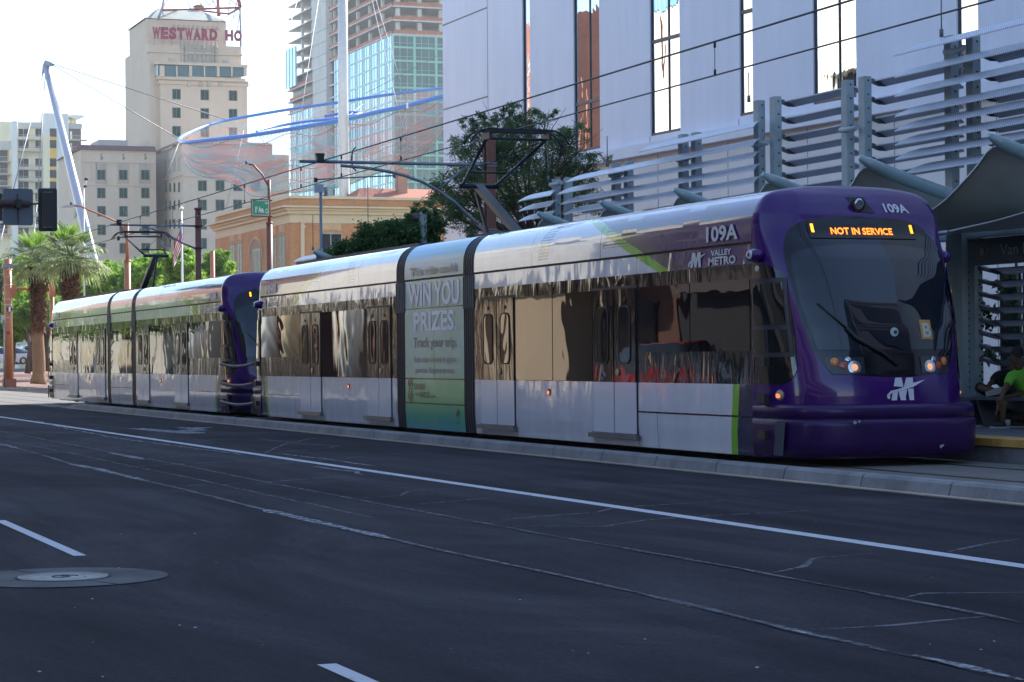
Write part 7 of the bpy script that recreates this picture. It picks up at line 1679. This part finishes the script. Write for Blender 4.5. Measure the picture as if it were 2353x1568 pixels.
def figure(lab, J, top_m, leg_m, hair=True):
    root = thing('person', lab, 'person', tuple(J['ankle_l']-Vector((0, 0, .08))))
    ch = []
    pel, che, nek, hd = J['pelvis'], J['chest'], J['neck'], J['head']; f = J['face']
    ch.append([(pel, .12), (pel.lerp(che, .5), .115), (che, .13), (nek, .055), (hd-Vector((0, 0, .02)), .07), (hd+Vector((0, 0, .07)), .075)])
    for s_ in 'lr':
        ch.append([(che, .13), (J['sh_'+s_], .062), (J['sh_'+s_].lerp(J['el_'+s_], .5), .046), (J['el_'+s_], .038), (J['wr_'+s_], .026), (J['wr_'+s_].lerp(J['ha_'+s_], .6), .032)])
        ch.append([(pel, .12), (J['hip_'+s_], .09), (J['hip_'+s_].lerp(J['kn_'+s_], .5), .078), (J['kn_'+s_], .058), (J['kn_'+s_].lerp(J['ankle_'+s_], .4), .052), (J['ankle_'+s_], .036)])
        w_ = J['wr_'+s_].lerp(J['ha_'+s_], .6); dr = (J['ha_'+s_]-J['wr_'+s_]).normalized(); sd_ = dr.cross(f).normalized() if dr.cross(f).length > .1 else Vector((0, 1, 0))
        for q_, ln in ((-.03, .075), (-.01, .09), (.01, .085), (.03, .065)): ch.append([(w_, .032), (w_+dr*.035+sd_*q_, .011), (w_+dr*(.035+ln*.6)+sd_*q_*1.1+f*.004, .009), (w_+dr*(.03+ln)+sd_*q_+f*.02, .007)])
        ch.append([(w_, .032), (w_+sd_*.045+f*.01, .012), (w_+sd_*.06+dr*.03+f*.02, .009)])
    skinned('body', ch, M_SKIN, root)
    # head with face
    mb = MB(); rows = []; side = f.cross(Vector((0, 0, 1))).normalized()
    for i in range(15):
        t_ = math.pi*i/14; row = []
        for j in range(20):
            a = 2*math.pi*j/20; x = .078*math.sin(t_)*math.sin(a); y = .096*math.sin(t_)*math.cos(a); z = .118*math.cos(t_)
            if math.cos(a) > .9 and -.05 < z < .01: y += .022*(1-abs(z+.02)/.03) if abs(z+.02) < .03 else 0
            if z < -.05: x *= .82; y *= .9
            row.append(J['head']+side*x+f*y+Vector((0, 0, z+.02)))
        rows.append(row)
    mb.grid(rows, closed=True); mb.build('head', M_SKIN, root)
    if hair:
        mb = MB(); rn = random.Random(5); rows = []
        for i in range(11):
            t_ = math.pi*.62*i/10; row = []
            for j in range(22):
                a = 2*math.pi*j/22; fr_ = max(0, math.cos(a)); lim_ = t_*(1-.42*fr_); k = 1+rn.uniform(-.03, .06)
                row.append(J['head']+side*(.090*k*math.sin(lim_)*math.sin(a))+f*(.108*k*math.sin(lim_)*math.cos(a)-.008)+Vector((0, 0, .132*k*math.cos(lim_)+.022)))
            rows.append(row)
        mb.grid(rows, closed=True); mb.build('hair', M_HAIR, root)
        mb = MB()
        for s_ in (-1, 1): c_ = J['head']+f*.088+side*.03*s_+Vector((0, 0, .025)); mb.tube([c_, c_+f*.006], .011, 8)
        mb.build('eyes', M_HAIR, root)
    # clothes
    sh = [[(pel, .15), (pel.lerp(che, .5), .14), (che, .155), (nek-Vector((0, 0, .02)), .072)]]
    for s_ in 'lr': sh.append([(che, .155), (J['sh_'+s_], .082), (J['sh_'+s_].lerp(J['el_'+s_], .62), .066)])
    skinned('shirt', sh, top_m, root)
    tr = []
    for s_ in 'lr': tr.append([(pel, .15), (J['hip_'+s_], .112), (J['hip_'+s_].lerp(J['kn_'+s_], .6), .098), (J['kn_'+s_], .084), (J['kn_'+s_].lerp(J['ankle_'+s_], .14), .082)])
    skinned('shorts', tr, leg_m, root)
    for s_ in 'lr':
        a, t_ = J['ankle_'+s_], J['toe_'+s_]; dn = J.get('dn_'+s_, Vector((0, 0, -1))); d = (t_-a).normalized(); h_ = a-d*.05
        skinned('shoe', [[(h_+dn*.02, .045), (a+dn*.03, .05), (a.lerp(t_, .6)+dn*.03, .045), (t_+dn*.03, .035)]], M_SHOE, root)
        mb = MB(); sd_ = d.cross(dn).normalized(); P = [h_-d*.04-sd_*.035, h_-d*.05, h_-d*.04+sd_*.035, a.lerp(t_, .6)+sd_*.048, t_+sd_*.035+d*.03, t_+d*.05, t_-sd_*.035+d*.03, a.lerp(t_, .6)-sd_*.048]; mb.prism([p+dn*.062 for p in P], (0, 0, 0), tuple(dn*.025)); mb.build('sole', M_SOLE, root)
    return root
V = Vector
def W(x, y, D): return WD(x, y, D)
D = 33.3; zf = ZP+.085
def foot(x, D, dx, dy): 
    p = WD(x, 975, D); p.z = zf; return p, p+V((dx, dy, -.0))
a1, t1_ = foot(2304, 33.2, -.16, .03); a2, t2_ = foot(2352, 33.5, -.16, .03)
J = dict(pelvis=W(2374, 938, 34.0), chest=W(2352, 872, 33.7), neck=W(2341, 846, 33.6), head=W(2335, 820, 33.5), face=V((-.80, .35, -.35)).normalized(),
         sh_l=W(2325, 862, 33.4), sh_r=W(2370, 866, 34.0), el_l=W(2306, 900, 33.1), el_r=W(2346, 905, 33.6), wr_l=W(2296, 928, 33.05), wr_r=W(2306, 915, 33.1), ha_l=W(2292, 944, 33.0), ha_r=W(2294, 926, 32.95),
         hip_l=W(2362, 938, 33.7), hip_r=W(2378, 938, 34.2), kn_l=W(2306, 924, 33.15), kn_r=W(2352, 926, 33.5), ankle_l=a1, ankle_r=a2, toe_l=t1_, toe_r=t2_)
figure('person in a lime green T-shirt leaning forward on the bench', J, M_LIME, M_KHAKI)
a1, t1_ = foot(2276, 34.1, -.17, .05)
J = dict(pelvis=W(2322, 928, 34.9), chest=W(2318, 872, 34.8), neck=W(2322, 848, 34.8), head=W(2328, 826, 34.85), face=V((-.85, .2, -.4)).normalized(),
         sh_l=W(2294, 862, 34.6), sh_r=W(2336, 864, 35.0), el_l=W(2270, 888, 34.4), el_r=W(2310, 898, 34.6), wr_l=W(2290, 905, 34.2), wr_r=W(2296, 906, 34.3), ha_l=W(2300, 912, 34.1), ha_r=W(2300, 914, 34.2),
         hip_l=W(2312, 928, 34.8), hip_r=W(2330, 928, 35.0), kn_l=W(2276, 918, 34.2), kn_r=W(2249, 890, 34.3), ankle_l=a1, ankle_r=W(2278, 900, 34.0), toe_l=t1_, toe_r=W(2299, 894, 34.0), dn_r=V((-.45, -.85, -.2)).normalized())
figure('person in dark clothes with one ankle crossed over the knee, behind the lime shirt', J, M_NAVY, M_NAVY)
mb = MB(); mb.cbox(WD(2349, 968, 33.9)-V((0, 0, .02)), .22, .3, .10); bgp = tag(mb.build('bag', mat('bag_tan', (.14, .10, .05), .8, var=.3)), 'small tan bag on the platform by the bench', 'bag')

# ================= air =================
hz = MB(); hz.box(-300, 700, -170, 900, -1.2, 190)
hm = bpy.data.materials.new('haze_air'); hm.use_nodes = True; t = NT(hm); t.n.remove(t.b); pv = t.add('ShaderNodeVolumePrincipled'); pv.inputs['Density'].default_value = .00018; pv.inputs['Color'].default_value = (.90, .95, 1, 1); pv.inputs['Anisotropy'].default_value = .35
t.l(pv.outputs[0], t.n['Material Output'].inputs['Volume'])
o = hz.build('haze', hm); o['kind'] = 'stuff'; tag(o, 'thin bright morning haze over the street', 'haze')
